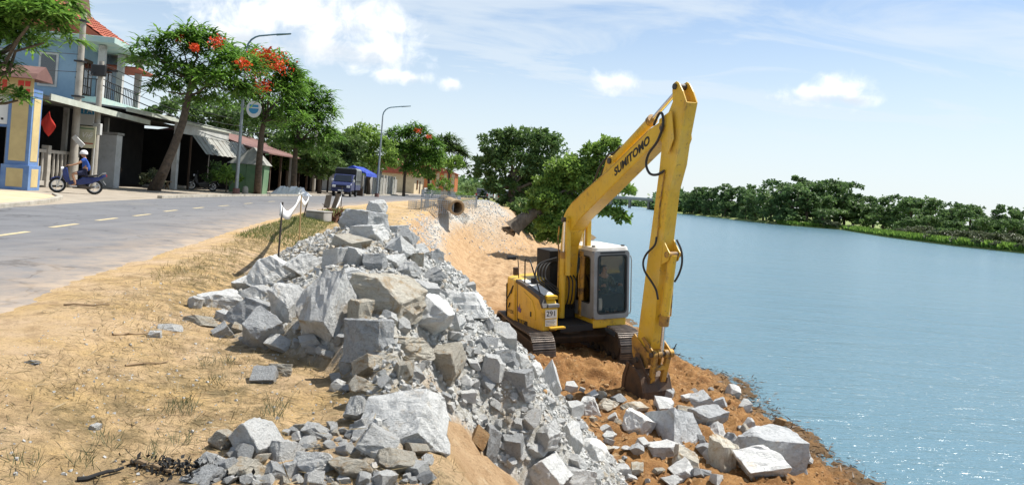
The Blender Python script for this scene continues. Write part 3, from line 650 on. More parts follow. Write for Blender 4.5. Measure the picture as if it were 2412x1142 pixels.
BHERO = [
 (1388, 964, 52, 54, G, 'pale chunky boulder left of the bucket on orange earth'), (1433, 955, 44, 32, W_, 'brown stone between the pale chunky boulder and the bucket'), (1418, 931, 24, 24, W_, 'small square stone behind the pale chunky boulder'),
 (1494, 962, 60, 26, W_, 'flat brown stone just below the bucket'), (1506, 1004, 76, 66, G, 'flat boulder half in shadow in front of the bucket'), (1588, 1010, 112, 100, D_, 'big tilted slab with a dark face in the middle of the bench'),
 (1565, 957, 44, 40, G, 'pale rounded stone right of the bucket tip'), (1612, 974, 50, 40, W_, None), (1657, 947, 60, 44, D_, 'dark rounded boulder on top of the bench heap nearest the water'), (1665, 985, 86, 58, D_, 'wide grey boulder under the dark rounded one'),
 (1696, 950, 32, 28, D_, 'small dark rock at the waterside edge of the bench heap'), (1686, 1014, 44, 42, G, None), (1724, 1043, 54, 50, D_, 'blackish rock between the pale boulders of the bench'), (1806, 1060, 136, 84, D_, 'large sloping pale boulder, rightmost beside the water'),
 (1788, 1099, 118, 88, G, 'large boulder at the bottom edge below the rightmost pale one'), (1701, 1081, 60, 86, W_, 'brown upright rock left of the large bottom boulder'), (1562, 1064, 96, 46, G, 'long flat white rock below the big tilted slab'),
 (1617, 1081, 60, 60, W_, 'cream block right of the long flat white rock'), (1608, 1116, 58, 54, G, 'pale leaning rock at the bottom edge of the bench'), (1582, 1137, 52, 32, G, None), (1673, 1070, 28, 40, G, None), (1837, 995, 34, 24, U_, 'brown stone lying at the water edge'),
 (1466, 1109, 36, 28, G, None), (1486, 1126, 28, 20, G, None), (1688, 1129, 30, 30, G, None),
]
placed = []; ROCKS = []
def put_rock(c, sx, sy, sz, rz, m, me, label, group):
    o = link('rock', me, m); 
    if o.data.materials and len(o.material_slots):
        o.material_slots[0].link = 'OBJECT'; o.material_slots[0].material = MATS[m]
    o.location = c; o.scale = (sx, sy, sz); o.rotation_euler = (0, 0, rz)
    o['label'] = label; tag(o, label, 'rock', group); ROCKS.append(o); placed.append((c.x, c.y, c.z, (sx + sy) / 4, sz / 2)); return o
GEN = {G: 'medium grey angular rock packed among others in the rubble pile', D_: 'medium dark grey rock packed among others in the rubble pile', W_: 'medium tan rock packed among others in the rubble pile'}
GENB = {G: 'plain pale stone lying among the bench boulders', D_: 'plain dark stone lying among the bench boulders', W_: 'plain tan stone lying among the bench boulders'}
k = 0
for lst, gname, gen in ((HERO, PILE, GEN), (BHERO, BENCH, GENB)):
    for (cx, cy, w, h, m, lab) in lst:
        k += 1
        p = hit(cx, cy + 0.18 * h)
        if gname is PILE and p.y > 12.0: p = at(cx, cy + 0.18 * h, 11.6 + 0.4 * rng0.random())
        s = p.y / FPX
        c = at(cx, cy, p.y); kk = 1.16 if gname is PILE else 1.12; W = w * s * kk; Hh = h * s * kk; Dp = 0.5 * (W + Hh) * rng0.uniform(0.9, 1.25)
        c = c + Vector((ray(cx, cy).x, 1, 0)) * ((-0.10 if gname is PILE else 0.04) * Dp)
        me = rock_mesh(100 + k, rng0.choice((7, 9, 11, 13)), 3 if w * h < 4500 else 5, 0.05)
        put_rock(c, W, Dp, Hh, 0, m, me, lab or gen[m], gname)
# countless-looking but countable middle rocks: shared meshes, placed on the visible flank of the pile
SM = [rock_mesh(500 + i, rng0.choice((6, 8, 10)), 1, 0.03) for i in range(14)]
poly = [(470, 730), (640, 640), (800, 580), (880, 520), (960, 560), (1060, 620), (1130, 700), (1190, 790), (1310, 880), (1345, 970), (1430, 1075), (1450, 1142), (1215, 1142), (1140, 1000), (1060, 900), (1000, 1142), (420, 1142), (560, 1040), (700, 1010), (840, 1000), (830, 930), (740, 900), (780, 850), (600, 812), (480, 780)]
def inside(x, y, P):
    c = False; j = len(P) - 1
    for i in range(len(P)):
        xi, yi = P[i]; xj, yj = P[j]
        if (yi > y) != (yj > y) and x < (xj - xi) * (y - yi) / (yj - yi) + xi: c = not c
        j = i
    return c
n = 0; tries = 0
heroes = list(placed)
def free(c, r, lst, f=0.75):
    for (x, y, z, rr, hz) in lst:
        if (c.x - x) ** 2 + (c.y - y) ** 2 + (c.z - z) ** 2 < (f * (r + rr)) ** 2: return False
    return True
while n < 150 and tries < 9000:
    tries += 1
    cx, cy = (rng0.uniform(420, 1450), rng0.uniform(520, 1142)) if n < 118 else (rng0.uniform(430, 1040), rng0.uniform(1005, 1142))
    if not inside(cx, cy, poly): continue
    if any(((cx - q[0]) / (0.52 * q[2])) ** 2 + ((cy - q[1]) / (0.52 * q[3])) ** 2 < 1 for q in HERO): continue
    wpx = rng0.choice((20, 24, 28, 32, 38, 44, 52, 60)) * (0.75 if cy < 650 else 1.0)
    p = hit(cx, cy)
    if p.y > 12.6: continue
    s = p.y / FPX; W = wpx * s
    c = p + Vector((0, 0, 0.16 * W))
    if not free(c, W / 2, placed, 0.62): continue
    m = rng0.choice((G, G, G, G, D_, W_)) if cx < 1080 else rng0.choice((G, G, G, G, D_))
    o = put_rock(c, W, W * rng0.uniform(0.7, 1.3), W * rng0.uniform(0.5, 0.95), rng0.uniform(0, 6.28), m, rng0.choice(SM), GEN[m].replace('medium', 'small'), PILE)
    o.rotation_euler = (rng0.uniform(-.6, .6), rng0.uniform(-.6, .6), rng0.uniform(0, 6.28)); n += 1
n = 0; tries = 0
while n < 40 and tries < 5000:
    tries += 1; cx, cy = rng0.uniform(1330, 1900), rng0.uniform(915, 1140); p = hit(cx, cy); xw = float(ip(_XW, p.y)); xc = float(ip(_XC, p.y))
    if p.x > xw - 0.5 or p.x < xc + 3.0 or any(((cx - q[0]) / (0.55 * q[2])) ** 2 + ((cy - q[1]) / (0.55 * q[3])) ** 2 < 1 for q in BHERO): continue
    W = rng0.choice((16, 20, 26, 32, 40)) * p.y / FPX; c = p + Vector((0, 0, 0.12 * W))
    if not free(c, W / 2, placed, 0.7): continue
    m = rng0.choice((G, G, W_, D_)); o = put_rock(c, W, W * rng0.uniform(0.7, 1.3), W * rng0.uniform(0.5, 0.9), 0, m, rng0.choice(SM), GEN[m].replace('medium', 'small'), BENCH); o.rotation_euler = (rng0.uniform(-.5, .5), rng0.uniform(-.5, .5), rng0.uniform(0, 6.28)); n += 1
# the small stuff: chips and gravel filling the pile and scattered about it
TINY = []
for i in range(9):
    me = rock_mesh(900 + i, rng0.choice((5, 6, 7)), 0); TINY.append((np.array([v.co[:] for v in me.vertices]), [tuple(p.vertices) for p in me.polygons])); bpy.data.meshes.remove(me)
def chips(name, pts, sizes, m, label, parent=None):
    V = []; F = []; o = 0; rs = np.random.RandomState(5)
    for (p, s) in zip(pts, sizes):
        tv, tf = TINY[rs.randint(len(TINY))]; e = Euler(tuple(rs.uniform(0, 6.28, 3))).to_matrix()
        q = (tv * s * rs.uniform(0.6, 1.2, 3)) @ np.array(e).T + np.array(p)
        V.append(q); F += [tuple(i + o for i in f) for f in tf]; o += len(q)
    me = bpy.data.meshes.new(name); me.from_pydata(np.concatenate(V).tolist(), [], F); me.update()
    return tag(link(name, me, m, parent), label, 'gravel', kind='stuff')
rs = np.random.RandomState(3)
X = rs.uniform(-3.2, 2.2, 60000); Y = rs.uniform(3.0, 15, 60000); gz = zones(X, Y)[2]
keep = rs.rand(60000) < gz * (0.22 + 0.60 * sstep(X - ip(_Xp, Y), 0.0, 0.8)); X, Y = X[keep], Y[keep]
hb = []
s_ = 0.016 + 0.055 * rs.rand(len(X)) ** 2.6 + 0.0008 * Y
Z = zt(X, Y) + 0.2 * s_
chips('rock_chips', list(zip(X, Y, Z)), s_, 'chip_grey', 'fine broken chips and gravel filling the rubble pile')
X = rs.normal(-1.9, 1.0, 2600); Y = rs.normal(6.2, 2.6, 2600); ok = (Y > 2.9) & (Y < 14) & (X < ip(_XC, Y)) & (X > ip(_E1, Y) + .3); X, Y = X[ok], Y[ok]
s_ = 0.006 + 0.02 * rs.rand(len(X)) ** 3
chips('pebbles', list(zip(X, Y, zt(X, Y))), s_, 'rock_grey', 'scattered pebbles on the sandy shoulder')
X = rs.uniform(0.2, 5.6, 2200); Y = rs.uniform(9.3, 19, 2200); ok = (X > ip(_XC, Y) + 2.2) & (X < ip(_XW, Y) - .2); X, Y = X[ok], Y[ok]
s_ = 0.02 + 0.10 * rs.rand(len(X)) ** 5
chips('bench_clods', list(zip(X, Y, zt(X, Y))), s_, 'rock_rust', 'crumbled orange clods and small stones on the bench')
X = rs.normal(-1.6, 1.4, 2400); Y = rs.normal(53, 3.6, 2400); ok = (X > ip(_XC, Y) - 3.5); X, Y = X[ok], Y[ok]
X2 = ip(_XC, 30 + 0 * X) ; Yg = rs.uniform(26, 56, 3800); Xg = ip(_XC, Yg) + 0.7 - 0.03 * (Yg - 40) + rs.normal(0, 0.42, 3800)
X = np.concatenate([X[:1300], Xg[:1700]]); Y = np.concatenate([Y[:1300], Yg[:1700]]); s_ = 0.045 + 0.09 * rs.rand(len(X)) ** 3
chips('slope_gravel', list(zip(X, Y, zt(X, Y))), s_, 'rock_dark', 'grey gravel spilled down the far sand slope below the pipe')

# labels that single each rock out: nearest landmark rock, side, rank
ANCH = [(862, 519, 'the wide dark summit boulder'), (638, 647, 'the tall pale corner rock'), (521, 708, 'the low whitish left-end rock'), (776, 716, 'the largest angular boulder'), (906, 700, 'the big cream-white boulder'), (622, 776, 'the cube-like dark block'),
        (955, 988, 'the huge smooth slab'), (1045, 852, 'the brown flat-faced boulder'), (1102, 720, 'the large white right-edge rock'), (1292, 1111, 'the large grey bottom boulder'), (1296, 898, 'the tall slender white rock'), (1188, 794, 'the pale triangular rock'),
        (603, 1034, 'the tallest lower-left white rock'), (1128, 1030, 'the orange-brown rock on bare sand'), (1342, 1038, 'the tall pale pointed rock'), (948, 817, 'the long cream rock'),
        (1588, 1009, 'the big tilted bench slab'), (1665, 985, 'the wide grey bench boulder'), (1806, 1060, 'the rightmost pale boulder'), (1701, 1080, 'the brown upright bench rock')]
def to_px(p):
    a, b = p.x / p.y * FPX, -(p.z - CAM_H) / p.y * FPX; return PX0 + a * _c - b * _s, PY0 + a * _s + b * _c
buck = {}
for o in ROCKS:
    lab = o['label']
    if lab not in GEN.values() and lab not in GENB.values() and not lab.startswith('small grey angular') and lab.replace('small', 'medium') not in GEN.values(): continue
    x, y = to_px(o.location); ax, ay, an = min(ANCH, key=lambda t: (t[0] - x) ** 2 + (t[1] - y) ** 2); dx, dy = x - ax, y - ay
    sd = ('right of' if dx > 0 else 'left of') if abs(dx) > abs(dy) else ('below' if dy > 0 else 'above')
    kind = ('medium ' if 'medium' in lab else 'small ') + ('dark grey' if 'dark' in lab else 'tan' if 'tan' in lab else 'pale grey') + ' rock'
    buck.setdefault((kind, sd, an), []).append((dx * dx + dy * dy, o))
ORD = ['nearest', 'second nearest', 'third nearest', 'fourth nearest', 'fifth nearest', 'sixth nearest', 'seventh nearest', 'eighth nearest', 'ninth nearest', 'tenth nearest', 'eleventh nearest', 'twelfth nearest', 'thirteenth nearest', 'fourteenth nearest', 'fifteenth nearest', 'sixteenth nearest']
for (kind, sd, an), L in buck.items():
    L.sort(key=lambda t: t[0])
    for i, (d_, o) in enumerate(L): o['label'] = (ORD[min(i, 15)] + ' ' if len(L) > 1 else '') + f'{kind} {sd} {an}'

# ================================================================ excavator
XA, XT = R(23), R(4)
XF = Vector((math.sin(XA), -math.cos(XA), 0)); _L0 = Vector((math.cos(XA), math.sin(XA), 0)); _U = Vector((0, 0, 1))
XL = _L0 * math.cos(XT) + _U * math.sin(XT); XU = _U * math.cos(XT) - _L0 * math.sin(XT)
XC0 = Vector((1.62, 19.1, -2.72))
XM = Matrix(((XF.x, XL.x, XU.x, XC0.x), (XF.y, XL.y, XU.y, XC0.y), (XF.z, XL.z, XU.z, XC0.z), (0, 0, 0, 1)))
def excavator():
    ex = thing('excavator', 'yellow long-boom crawler excavator with grey cab standing on the bench', 'excavator', mat4=XM)
    Yl, K = 'machine_yellow', 'black_rubber'
    def side(prof, l0, l1, name, m, bevel=0.012, parent=ex, smooth=False):
        return MB().prism(prof, lambda a, b: (a, l0, b), lambda a, b: (a, l1, b)).build(name, m, parent, bevel=bevel, smooth=smooth)
    # --- undercarriage, turned 8 degrees under the house
    cz, sz = math.cos(R(-8)), math.sin(R(-8))
    def uc(t, l, z): return (t * cz - l * sz, t * sz + l * cz, z)
    r_, hx = 0.40, 1.42
    shoe = MB(); shoe.box(-0.076, 0.076, -0.275, 0.275, -0.012, 0.018)
    for gx in (-0.06, 0.0, 0.06): shoe.box(gx - 0.008, gx + 0.008, -0.272, 0.272, 0.018, 0.042)
    shoe_me = None
    for sgn in (-1, 1):
        l = sgn * 1.08
        tr = MB()
        tr.prism([(-hx, 0.18), (hx, 0.18), (hx + .1, 0.42), (hx, 0.62), (-hx, 0.62), (-hx - .1, 0.42)], lambda a, b: uc(a, l - 0.17, b), lambda a, b: uc(a, l + 0.17, b))
        track = tr.build('track', 'dark_steel', ex, bevel=0.02)
        for t in (-hx, hx):
            MB().cyl(uc(t, l - 0.14, 0.42), uc(t, l + 0.14, 0.42), 0.34, 24).build('sprocket' if t < 0 else 'idler_wheel', 'dark_steel', track, smooth=True)
        for i in range(7): MB().cyl(uc(-1.15 + i * 0.383, l - 0.18, 0.15), uc(-1.15 + i * 0.383, l + 0.18, 0.15), 0.1, 12).build('roller', 'dark_steel', track, smooth=True)
        per = 4 * hx + 2 * math.pi * r_; ns = 50
        for i in range(ns):
            d = per * i / ns
            if d < 2 * hx: t, z, a = -hx + d, 0.42 + r_, 0
            elif d < 2 * hx + math.pi * r_: q = (d - 2 * hx) / r_; t, z, a = hx + r_ * math.sin(q), 0.42 + r_ * math.cos(q), -q
            elif d < 4 * hx + math.pi * r_: t, z, a = hx - (d - 2 * hx - math.pi * r_), 0.42 - r_, math.pi
            else: q = (d - 4 * hx - math.pi * r_) / r_; t, z, a = -hx - r_ * math.sin(q), 0.42 - r_ * math.cos(q), math.pi - q
            if 0.8 < z and abs(t) < 1.2: z -= 0.035 * (1 - (t / 1.2) ** 2)
            if shoe_me is None: o = shoe.build('track_shoe', 'track_steel', track); shoe_me = o.data
            else: o = link('track_shoe', shoe_me, None, track)
            o.location = uc(t, l, z); o.rotation_euler = Euler((0, -a, R(-8)), 'XYZ')
    cf = MB(); cf.prism([(-0.55, 0.36), (0.55, 0.36), (0.7, 0.55), (0.45, 0.72), (-0.45, 0.72), (-0.7, 0.55)], lambda a, b: uc(a, -0.95, b), lambda a, b: uc(a, 0.95, b)); cf.build('car_body', 'dark_steel', ex, bevel=0.03)
    MB().cyl((0, 0, 0.6), (0, 0, 0.80), 0.62, 32).build('slew_ring', 'dark_steel', ex, smooth=True)
    # --- revolving frame and house
    MB().box(-1.15, 1.05, -0.62, 0.30, 0.76, 0.92).build('revolving_frame', 'interior_black', ex, bevel=0.01)  # black stands in for the shaded gap between cab and house
    prof = [(1.20, 0.86), (1.21, 1.40), (1.00, 1.66), (0.1, 1.80), (-0.42, 1.86), (-0.42, 0.74), (0.7, 0.78)]
    hs = side(prof, -1.16, -0.76, 'engine_house', Yl, 0.035)
    # door, seams, grille, decals on its right face (l = -1.16)
    def on_side(prof2, th, name, m, bevel=0.006): return MB().prism(prof2, lambda a, b: (a, -1.16 - th, b), lambda a, b: (a, -1.155, b)).build(name, m, hs, bevel=bevel)
    on_side([(-0.02, 1.02), (0.80, 1.06), (0.80, 1.24), (0.62, 1.5), (0.08, 1.66), (-0.02, 1.6)], 0.014, 'side_door', Yl, 0.012)
    on_side([(0.52, 1.10), (0.575, 1.10), (0.575, 1.22), (0.52, 1.22)], 0.03, 'door_latch', K)
    on_side([(-0.33, 0.86), (-0.30, 0.86), (-0.30, 1.80), (-0.33, 1.80)], 0.004, 'panel_seam', K, 0)
    on_side([(-0.28, 0.775), (0.32, 0.80), (0.32, 0.93), (-0.28, 0.905)], 0.006, 'decal_panel', 'ink_black', 0)
    rot_side = Matrix(((1, 0, 0, 0), (0, 0, -1, -1.175), (0, 1, 0, 0), (0, 0, 0, 1)))
    def side_text(s, t, z, size, m, ang=0.0, shear=0.0, l=None):
        M_ = rot_side.copy()
        if l is not None: M_[1][3] = l
        M_ = Matrix.Translation((t, 0, z)) @ M_ @ Matrix.Rotation(ang, 4, 'Z')
        return M_
    text_mesh('decal_text', 'JJJ.RC', 0.15, Yl, hs, side_text('', 0.02, 0.852, 0, 0, R(2)))
    # counterweight
    cw = [(-0.43, -1.2), (-0.43, 0.95)] + [(-0.75 - 0.75 * math.cos(q) , 1.0 * math.sin(q) * -1 - 0.1) for q in [R(a) for a in (-80, -55, -30, -10, 10, 30, 55, 80)]]
    cw = [(-0.43, -1.2), (-0.43, 1.1), (-1.0, 1.08), (-1.3, 0.85), (-1.48, 0.4), (-1.52, 0.0), (-1.48, -0.45), (-1.3, -0.9), (-1.02, -1.16)]
    cwo = MB().prism(cw, lambda a, b: (a, b, 0.70), lambda a, b: (a, b, 1.88)).build('counterweight', Yl, ex, bevel=0.06, seg=3)
    MB().prism([(-1.02, -1.185), (-1.3, -0.925), (-1.36, -0.86), (-1.05, -1.14)], lambda a, b: (a, b, 0.72), lambda a, b: (a, b, 1.7)).build('rubber_strip', K, cwo)
    Mc = side_text('', -0.7, 1.02, 0, 0, 0, l=-1.212); text_mesh('decal_text', 'SH 125X', 0.13, 'ink_black', cwo, Mc)
    on_bird = MB().prism([(-0.26, 1.10), (-0.10, 1.08), (-0.06, 1.20), (-0.13, 1.17), (-0.16, 1.30), (-0.2, 1.17), (-0.28, 1.22)], lambda a, b: (a, -1.17, b), lambda a, b: (a, -1.158, b)); mat('decal_purple', (0.09, 0.05, 0.2), 0.5); on_bird.build('bird_decal', 'decal_purple', hs)
    for q in ([(-0.98, 1.25), (-0.52, 1.72), (-0.49, 1.72), (-0.66, 1.48), (-0.70, 1.5), (-0.95, 1.25)], [(-0.80, 1.1), (-0.72, 1.22), (-0.74, 1.24), (-0.83, 1.1)]):
        MB().prism(q, lambda a, b: (a, -1.212, b), lambda a, b: (a, -1.19, b)).build('stripe_decal', 'ink_black', cwo)
    # hood plates on top (pale as painted sun glare), grey sill, front step box with number plate
    MB().prism([(1.02, 1.668), (0.1, 1.812), (-0.42, 1.868), (-0.42, 1.84), (1.0, 1.64)], lambda a, b: (a, -1.02, b), lambda a, b: (a, -0.74, b)).build('hood_glare', 'sunlit_white', ex, bevel=0.01)
    MB().prism([(1.215, 1.42), (1.02, 1.68), (0.1, 1.83), (-0.42, 1.885), (-0.42, 1.80), (0.08, 1.74), (0.96, 1.58), (1.13, 1.40)], lambda a, b: (a, -1.172, b), lambda a, b: (a, -1.03, b)).build('hood_sill', 'dark_steel', ex, bevel=0.01)
    MB().box(0.86, 1.24, -1.03, -0.74, 1.42, 1.50).build('hood_sill', 'cab_grey', ex, bevel=0.01)
    MB().box(0.78, 1.14, -1.02, -0.74, 1.60, 1.68).build('step_tread', Yl, ex, bevel=0.01)
    MB().box(1.208, 1.34, -1.02, -0.62, 0.92, 0.965).build('step_tread', Yl, ex, bevel=0.008)
    pl_ = MB().box(1.208, 1.222, -1.10, -0.80, 1.17, 1.37).build('number_plate', 'white_paint', ex)
    Mf = Matrix(((0, 0, 1, 1.226), (1, 0, 0, -0.95), (0, 1, 0, 1.275), (0, 0, 0, 1)))
    text_mesh('plate_number', '291', 0.175, 'ink_black', pl_, Mf)
    np2 = MB().box(1.208, 1.218, -1.10, -0.80, 0.985, 1.14).build('warning_label', 'white_paint', ex)
    for i in range(4): MB().box(1.2185, 1.2195, -1.08, -0.84 - 0.03 * (i % 2), 1.005 + i * 0.034, 1.015 + i * 0.034).build('print_line', 'ink_black', np2)
    MB().box(1.206, 1.214, -1.0, -0.84, 0.875, 0.905).build('slot', 'ink_black', ex)
    rail = MB().tube([(-0.05, -1.08, 1.83), (-0.05, -1.08, 2.40), (0.02, -1.08, 2.45), (0.25, -1.08, 2.44), (0.31, -1.08, 2.38), (0.90, -1.1, 1.72), (0.98, -1.1, 1.55), (0.98, -1.1, 1.44)], 0.018, 8); rail.build('hand_rail', K, ex, smooth=True)
    MB().tube([(-0.62, -1.0, 1.86), (-0.66, -1.0, 2.25), (-0.70, -1.0, 2.42), (-0.80, -1.05, 2.44), (-0.95, -1.2, 2.44)], 0.014, 6).build('mirror_arm', K, ex, smooth=True)
    MB().box(-0.80, -0.70, -1.28, -1.04, 2.36, 2.44).build('mirror', K, ex, bevel=0.01)
    MB().box(-0.72, -0.62, -1.13, -1.0, 1.95, 2.16).build('work_light', 'bucket_rust', ex, bevel=0.02)
    MB().cyl((0.0, -0.86, 1.80), (0.0, -0.86, 1.96), 0.07, 14).build('filler_cap', K, ex)
    MB().box(-0.95, -0.15, -0.34, 0.1, 1.2, 2.62).build('engine_guard', 'interior_black', ex, bevel=0.02)
    MB().box(-0.42, 0.2, -0.5, 0.22, 0.9, 1.55).build('valve_cover', 'interior_black', ex, bevel=0.02)  # blackened to paint the same gap shade
    # --- cab
    cab = MB().box(-0.5, 1.06, 0.27, 1.22, 0.80, 1.03).build('cab_base', Yl, ex, bevel=0.03)
    l0, l1, z0, z1 = 0.24, 1.25, 1.03, 2.72
    outer = rrect(l0, l1, z0, z1, 0.09, 6); inner = rrect(l0 + 0.105, l1 - 0.075, z0 + 0.13, z1 - 0.11, 0.10, 6)
    shell = MB().ring(outer, inner, lambda a, b: (1.04, a, b), lambda a, b: (1.14, a, b))
    cabf = shell.build('cab_frame', 'cab_grey', ex, bevel=0.012)
    gi = rrect(l0 + 0.095, l1 - 0.065, z0 + 0.12, z1 - 0.10, 0.10, 6); gin = rrect(l0 + 0.135, l1 - 0.105, z0 + 0.16, z1 - 0.14, 0.085, 6)
    MB().ring(gi, gin, lambda a, b: (1.10, a, b), lambda a, b: (1.145, a, b)).build('window_seal', K, cabf)
    MB().prism(gin, lambda a, b: (1.112, a, b), lambda a, b: (1.118, a, b)).build('windscreen', 'cab_glass', cabf)
    for l, s_ in ((l0, 1), (l1, -1)):
        o_ = rrect(-0.5, 1.05, z0, z1, 0.07, 6); i_ = rrect(-0.30, 0.96, z0 + 0.36, z1 - 0.15, 0.1, 6)
        MB().ring(o_, i_, lambda a, b: (a, l, b), lambda a, b: (a, l + s_ * 0.06, b)).build('cab_side', 'cab_grey', cabf, bevel=0.008)
        MB().ring(rrect(-0.44, 1.03, z0 + 0.03, z1 - 0.03, 0.07, 6), rrect(-0.29, 0.95, z0 + 0.37, z1 - 0.16, 0.1, 6), lambda a, b: (a, l + s_ * 0.0625, b), lambda a, b: (a, l + s_ * 0.0665, b)).build('side_shade_liner', 'interior_black', cabf)  # black ring added to darken the cab inside
        MB().prism(i_, lambda a, b: (a, l + s_ * 0.03, b), lambda a, b: (a, l + s_ * 0.036, b)).build('side_window', 'cab_glass', cabf)
        MB().ring(i_, rrect(-0.27, 0.93, z0 + 0.39, z1 - 0.18, 0.09, 6), lambda a, b: (a, l - s_ * 0.004, b), lambda a, b: (a, l + s_ * 0.02, b)).build('window_seal', K, cabf)
    o_ = rrect(l0 + 0.02, l1 - 0.02, z0, z1, 0.06, 6); i_ = rrect(l0 + 0.14, l1 - 0.14, z0 + 0.88, z1 - 0.2, 0.08, 6)
    MB().ring(o_, i_, lambda a, b: (-0.5, a, b), lambda a, b: (-0.44, a, b)).build('cab_rear', 'cab_grey', cabf)
    MB().prism(i_, lambda a, b: (-0.478, a, b), lambda a, b: (-0.472, a, b)).build('rear_window', 'cab_glass', cabf)
    rf = MB().prism(rrect(-0.52, 1.13, l0 - 0.01, l1 + 0.01, 0.12, 6), lambda a, b: (a, b, z1 - 0.02), lambda a, b: (a * 0.97 + 0.01, l0 + (b - l0) * 0.94 + 0.03, z1 + 0.08)).build('cab_roof', 'sunlit_white', ex, bevel=0.02)
    MB().box(1.142, 1.15, l0 + 0.17, l1 - 0.14, z1 - 0.075, z1 - 0.035).build('roof_vent', K, rf)
    for l in (l0 + 0.06, l1 - 0.12): MB().box(0.9, 1.0, l, l + 0.05, z1 + 0.06, z1 + 0.115).build('roof_lug', K, rf)
    MB().tube([(1.06, l1 + 0.01, 2.58), (1.06, l1 + 0.08, 2.56), (1.06, l1 + 0.10, 2.45), (1.06, l1 + 0.10, 1.22), (1.06, l1 + 0.08, 1.12), (1.06, l1 + 0.01, 1.10)], 0.014, 8).build('cab_hand_rail', 'cab_grey', cabf, smooth=True)
    MB().box(-0.44, 1.03, l0 + 0.07, l1 - 0.07, 1.031, 1.07).build('cab_floor', 'interior_black', cabf)
    MB().box(-0.43, -0.40, l0 + 0.07, l1 - 0.07, 1.07, 1.90).build('rear_shade_panel', 'interior_black', cabf)  # black sheet added so the cab interior reads darker
    seat = MB().box(0.12, 0.66, 0.66, 1.16, 1.30, 1.44).build('operator_seat', 'interior_black', ex, bevel=0.04)
    MB().prism([(0.02, 1.42), (0.16, 1.42), (0.08, 1.92), (-0.02, 1.92)], lambda a, b: (a, 0.72, b), lambda a, b: (a, 1.10, b)).build('seat_back', 'interior_black', seat, bevel=0.03)
    MB().box(0.2, 0.6, 0.72, 1.10, 1.07, 1.30).build('seat_base', 'interior_black', seat)
    for l in (0.48, 1.04):
        cs = MB().box(0.2, 0.80, l, l + 0.12, 1.07, 1.60).build('lever_console', 'interior_black', ex, bevel=0.02)
        MB().tube([(0.72, l + 0.07, 1.6), (0.77, l + 0.07, 1.80)], 0.014, 8).build('lever', 'dark_steel', cs); MB().cyl((0.77, l + 0.07, 1.78), (0.785, l + 0.07, 1.88), 0.028, 10).build('lever_knob', K, cs)
    MB().box(0.86, 1.02, 0.33, 1.14, 1.28, 1.62).build('front_guard', 'interior_black', ex)
    for l in (0.6, 0.85): MB().tube([(0.75, l, 1.08), (0.92, l, 1.62)], 0.014, 6).build('travel_lever', 'dark_steel', ex)
    MB().box(-0.44, 1.03, l0 + 0.07, l1 - 0.07, z1 - 0.10, z1 - 0.05).build('shade_headliner', 'interior_black', cabf)  # black ceiling sheet added to deepen the cab shade
    MB().ring(rrect(l0 + 0.07, l1 - 0.07, z0 + 0.03, z1 - 0.03, 0.06, 6), rrect(l0 + 0.15, l1 - 0.15, z0 + 0.89, z1 - 0.21, 0.08, 6), lambda a, b: (-0.437, a, b), lambda a, b: (-0.432, a, b)).build('rear_shade_liner', 'interior_black', cabf)  # same added darkening on the rear wall
    mat('rag_cloth', (0.5, 0.42, 0.36), 0.9)
    MB().prism([(1.06, 1.25), (1.09, 1.3), (1.08, 1.5), (1.05, 1.55), (1.02, 1.4), (1.03, 1.22)], lambda a, b: (a, 0.42, b), lambda a, b: (a, 0.52, b)).build('rag', 'rag_cloth', ex, bevel=0.015)
    # --- boom
    bp = [(-0.12, 1.28), (0.22, 1.28), (0.34, 2.0), (0.45, 2.78), (0.70, 3.20), (1.05, 3.46), (2.74, 4.38), (3.0, 4.52), (4.05, 5.10), (4.62, 5.34), (4.74, 5.44), (4.76, 5.58), (4.66, 5.68), (4.50, 5.66), (4.05, 5.51), (2.43, 4.69), (1.28, 4.17), (0.72, 3.89), (0.44, 3.69), (0.31, 3.55), (0.22, 3.2), (0.05, 2.2)]
    boom = side(bp, -0.185, 0.185, 'boom', Yl, 0.014)
    for s_ in (-1, 1):
        for (a, b) in zip([(0.45, 2.78), (0.70, 3.20), (1.05, 3.46), (2.74, 4.38), (3.0, 4.52)], [(0.70, 3.20), (1.05, 3.46), (2.74, 4.38), (3.0, 4.52), (4.05, 5.10)]):
            pass
        MB().tube([(0.50, s_ * 0.186, 2.82), (0.74, s_ * 0.186, 3.23), (1.07, s_ * 0.186, 3.49), (2.75, s_ * 0.186, 4.405), (4.05, s_ * 0.186, 5.125)], 0.007, 5).build('weld_bead', Yl, boom)
        MB().tube([(0.74, s_ * 0.186, 3.875), (1.3, s_ * 0.186, 4.15), (2.44, s_ * 0.186, 4.665), (4.05, s_ * 0.186, 5.485)], 0.007, 5).build('weld_bead', 'worn_yellow', boom)
    MB().cyl((4.62, -0.215, 5.53), (4.62, 0.215, 5.53), 0.105, 20).build('boom_pin', Yl, boom, smooth=True)
    MB().cyl((0.05, -0.26, 1.40), (0.05, 0.26, 1.40), 0.12, 20).build('boom_foot_pin', 'dark_steel', boom, smooth=True)
    ang = math.atan2(4.69 - 5.51, 2.43 - 4.05)
    bd = Vector((4.05 - 2.43, 0, 5.51 - 4.69)).normalized(); bu = Vector((-bd.z, 0, bd.x))
    pc = Vector((3.42, -0.1875, 4.965))
    Mt = Matrix(((bd.x, bu.x, 0, pc.x), (0, 0, -1, pc.y), (bd.z, bu.z, 0, pc.z), (0, 0, 0, 1)))
    tb = text_mesh('boom_lettering', 'SUMITOMO', 0.235, 'ink_black', boom, Mt @ Matrix.Diagonal((1.25, 1, 1, 1)), 0.002, 0.22, 0.009)
    pc2 = Vector((3.42, 0.1875, 4.965)); Mt2 = Matrix(((-bd.x, bu.x, 0, pc2.x), (0, 0, 1, pc2.y), (-bd.z, bu.z, 0, pc2.z), (0, 0, 0, 1)))
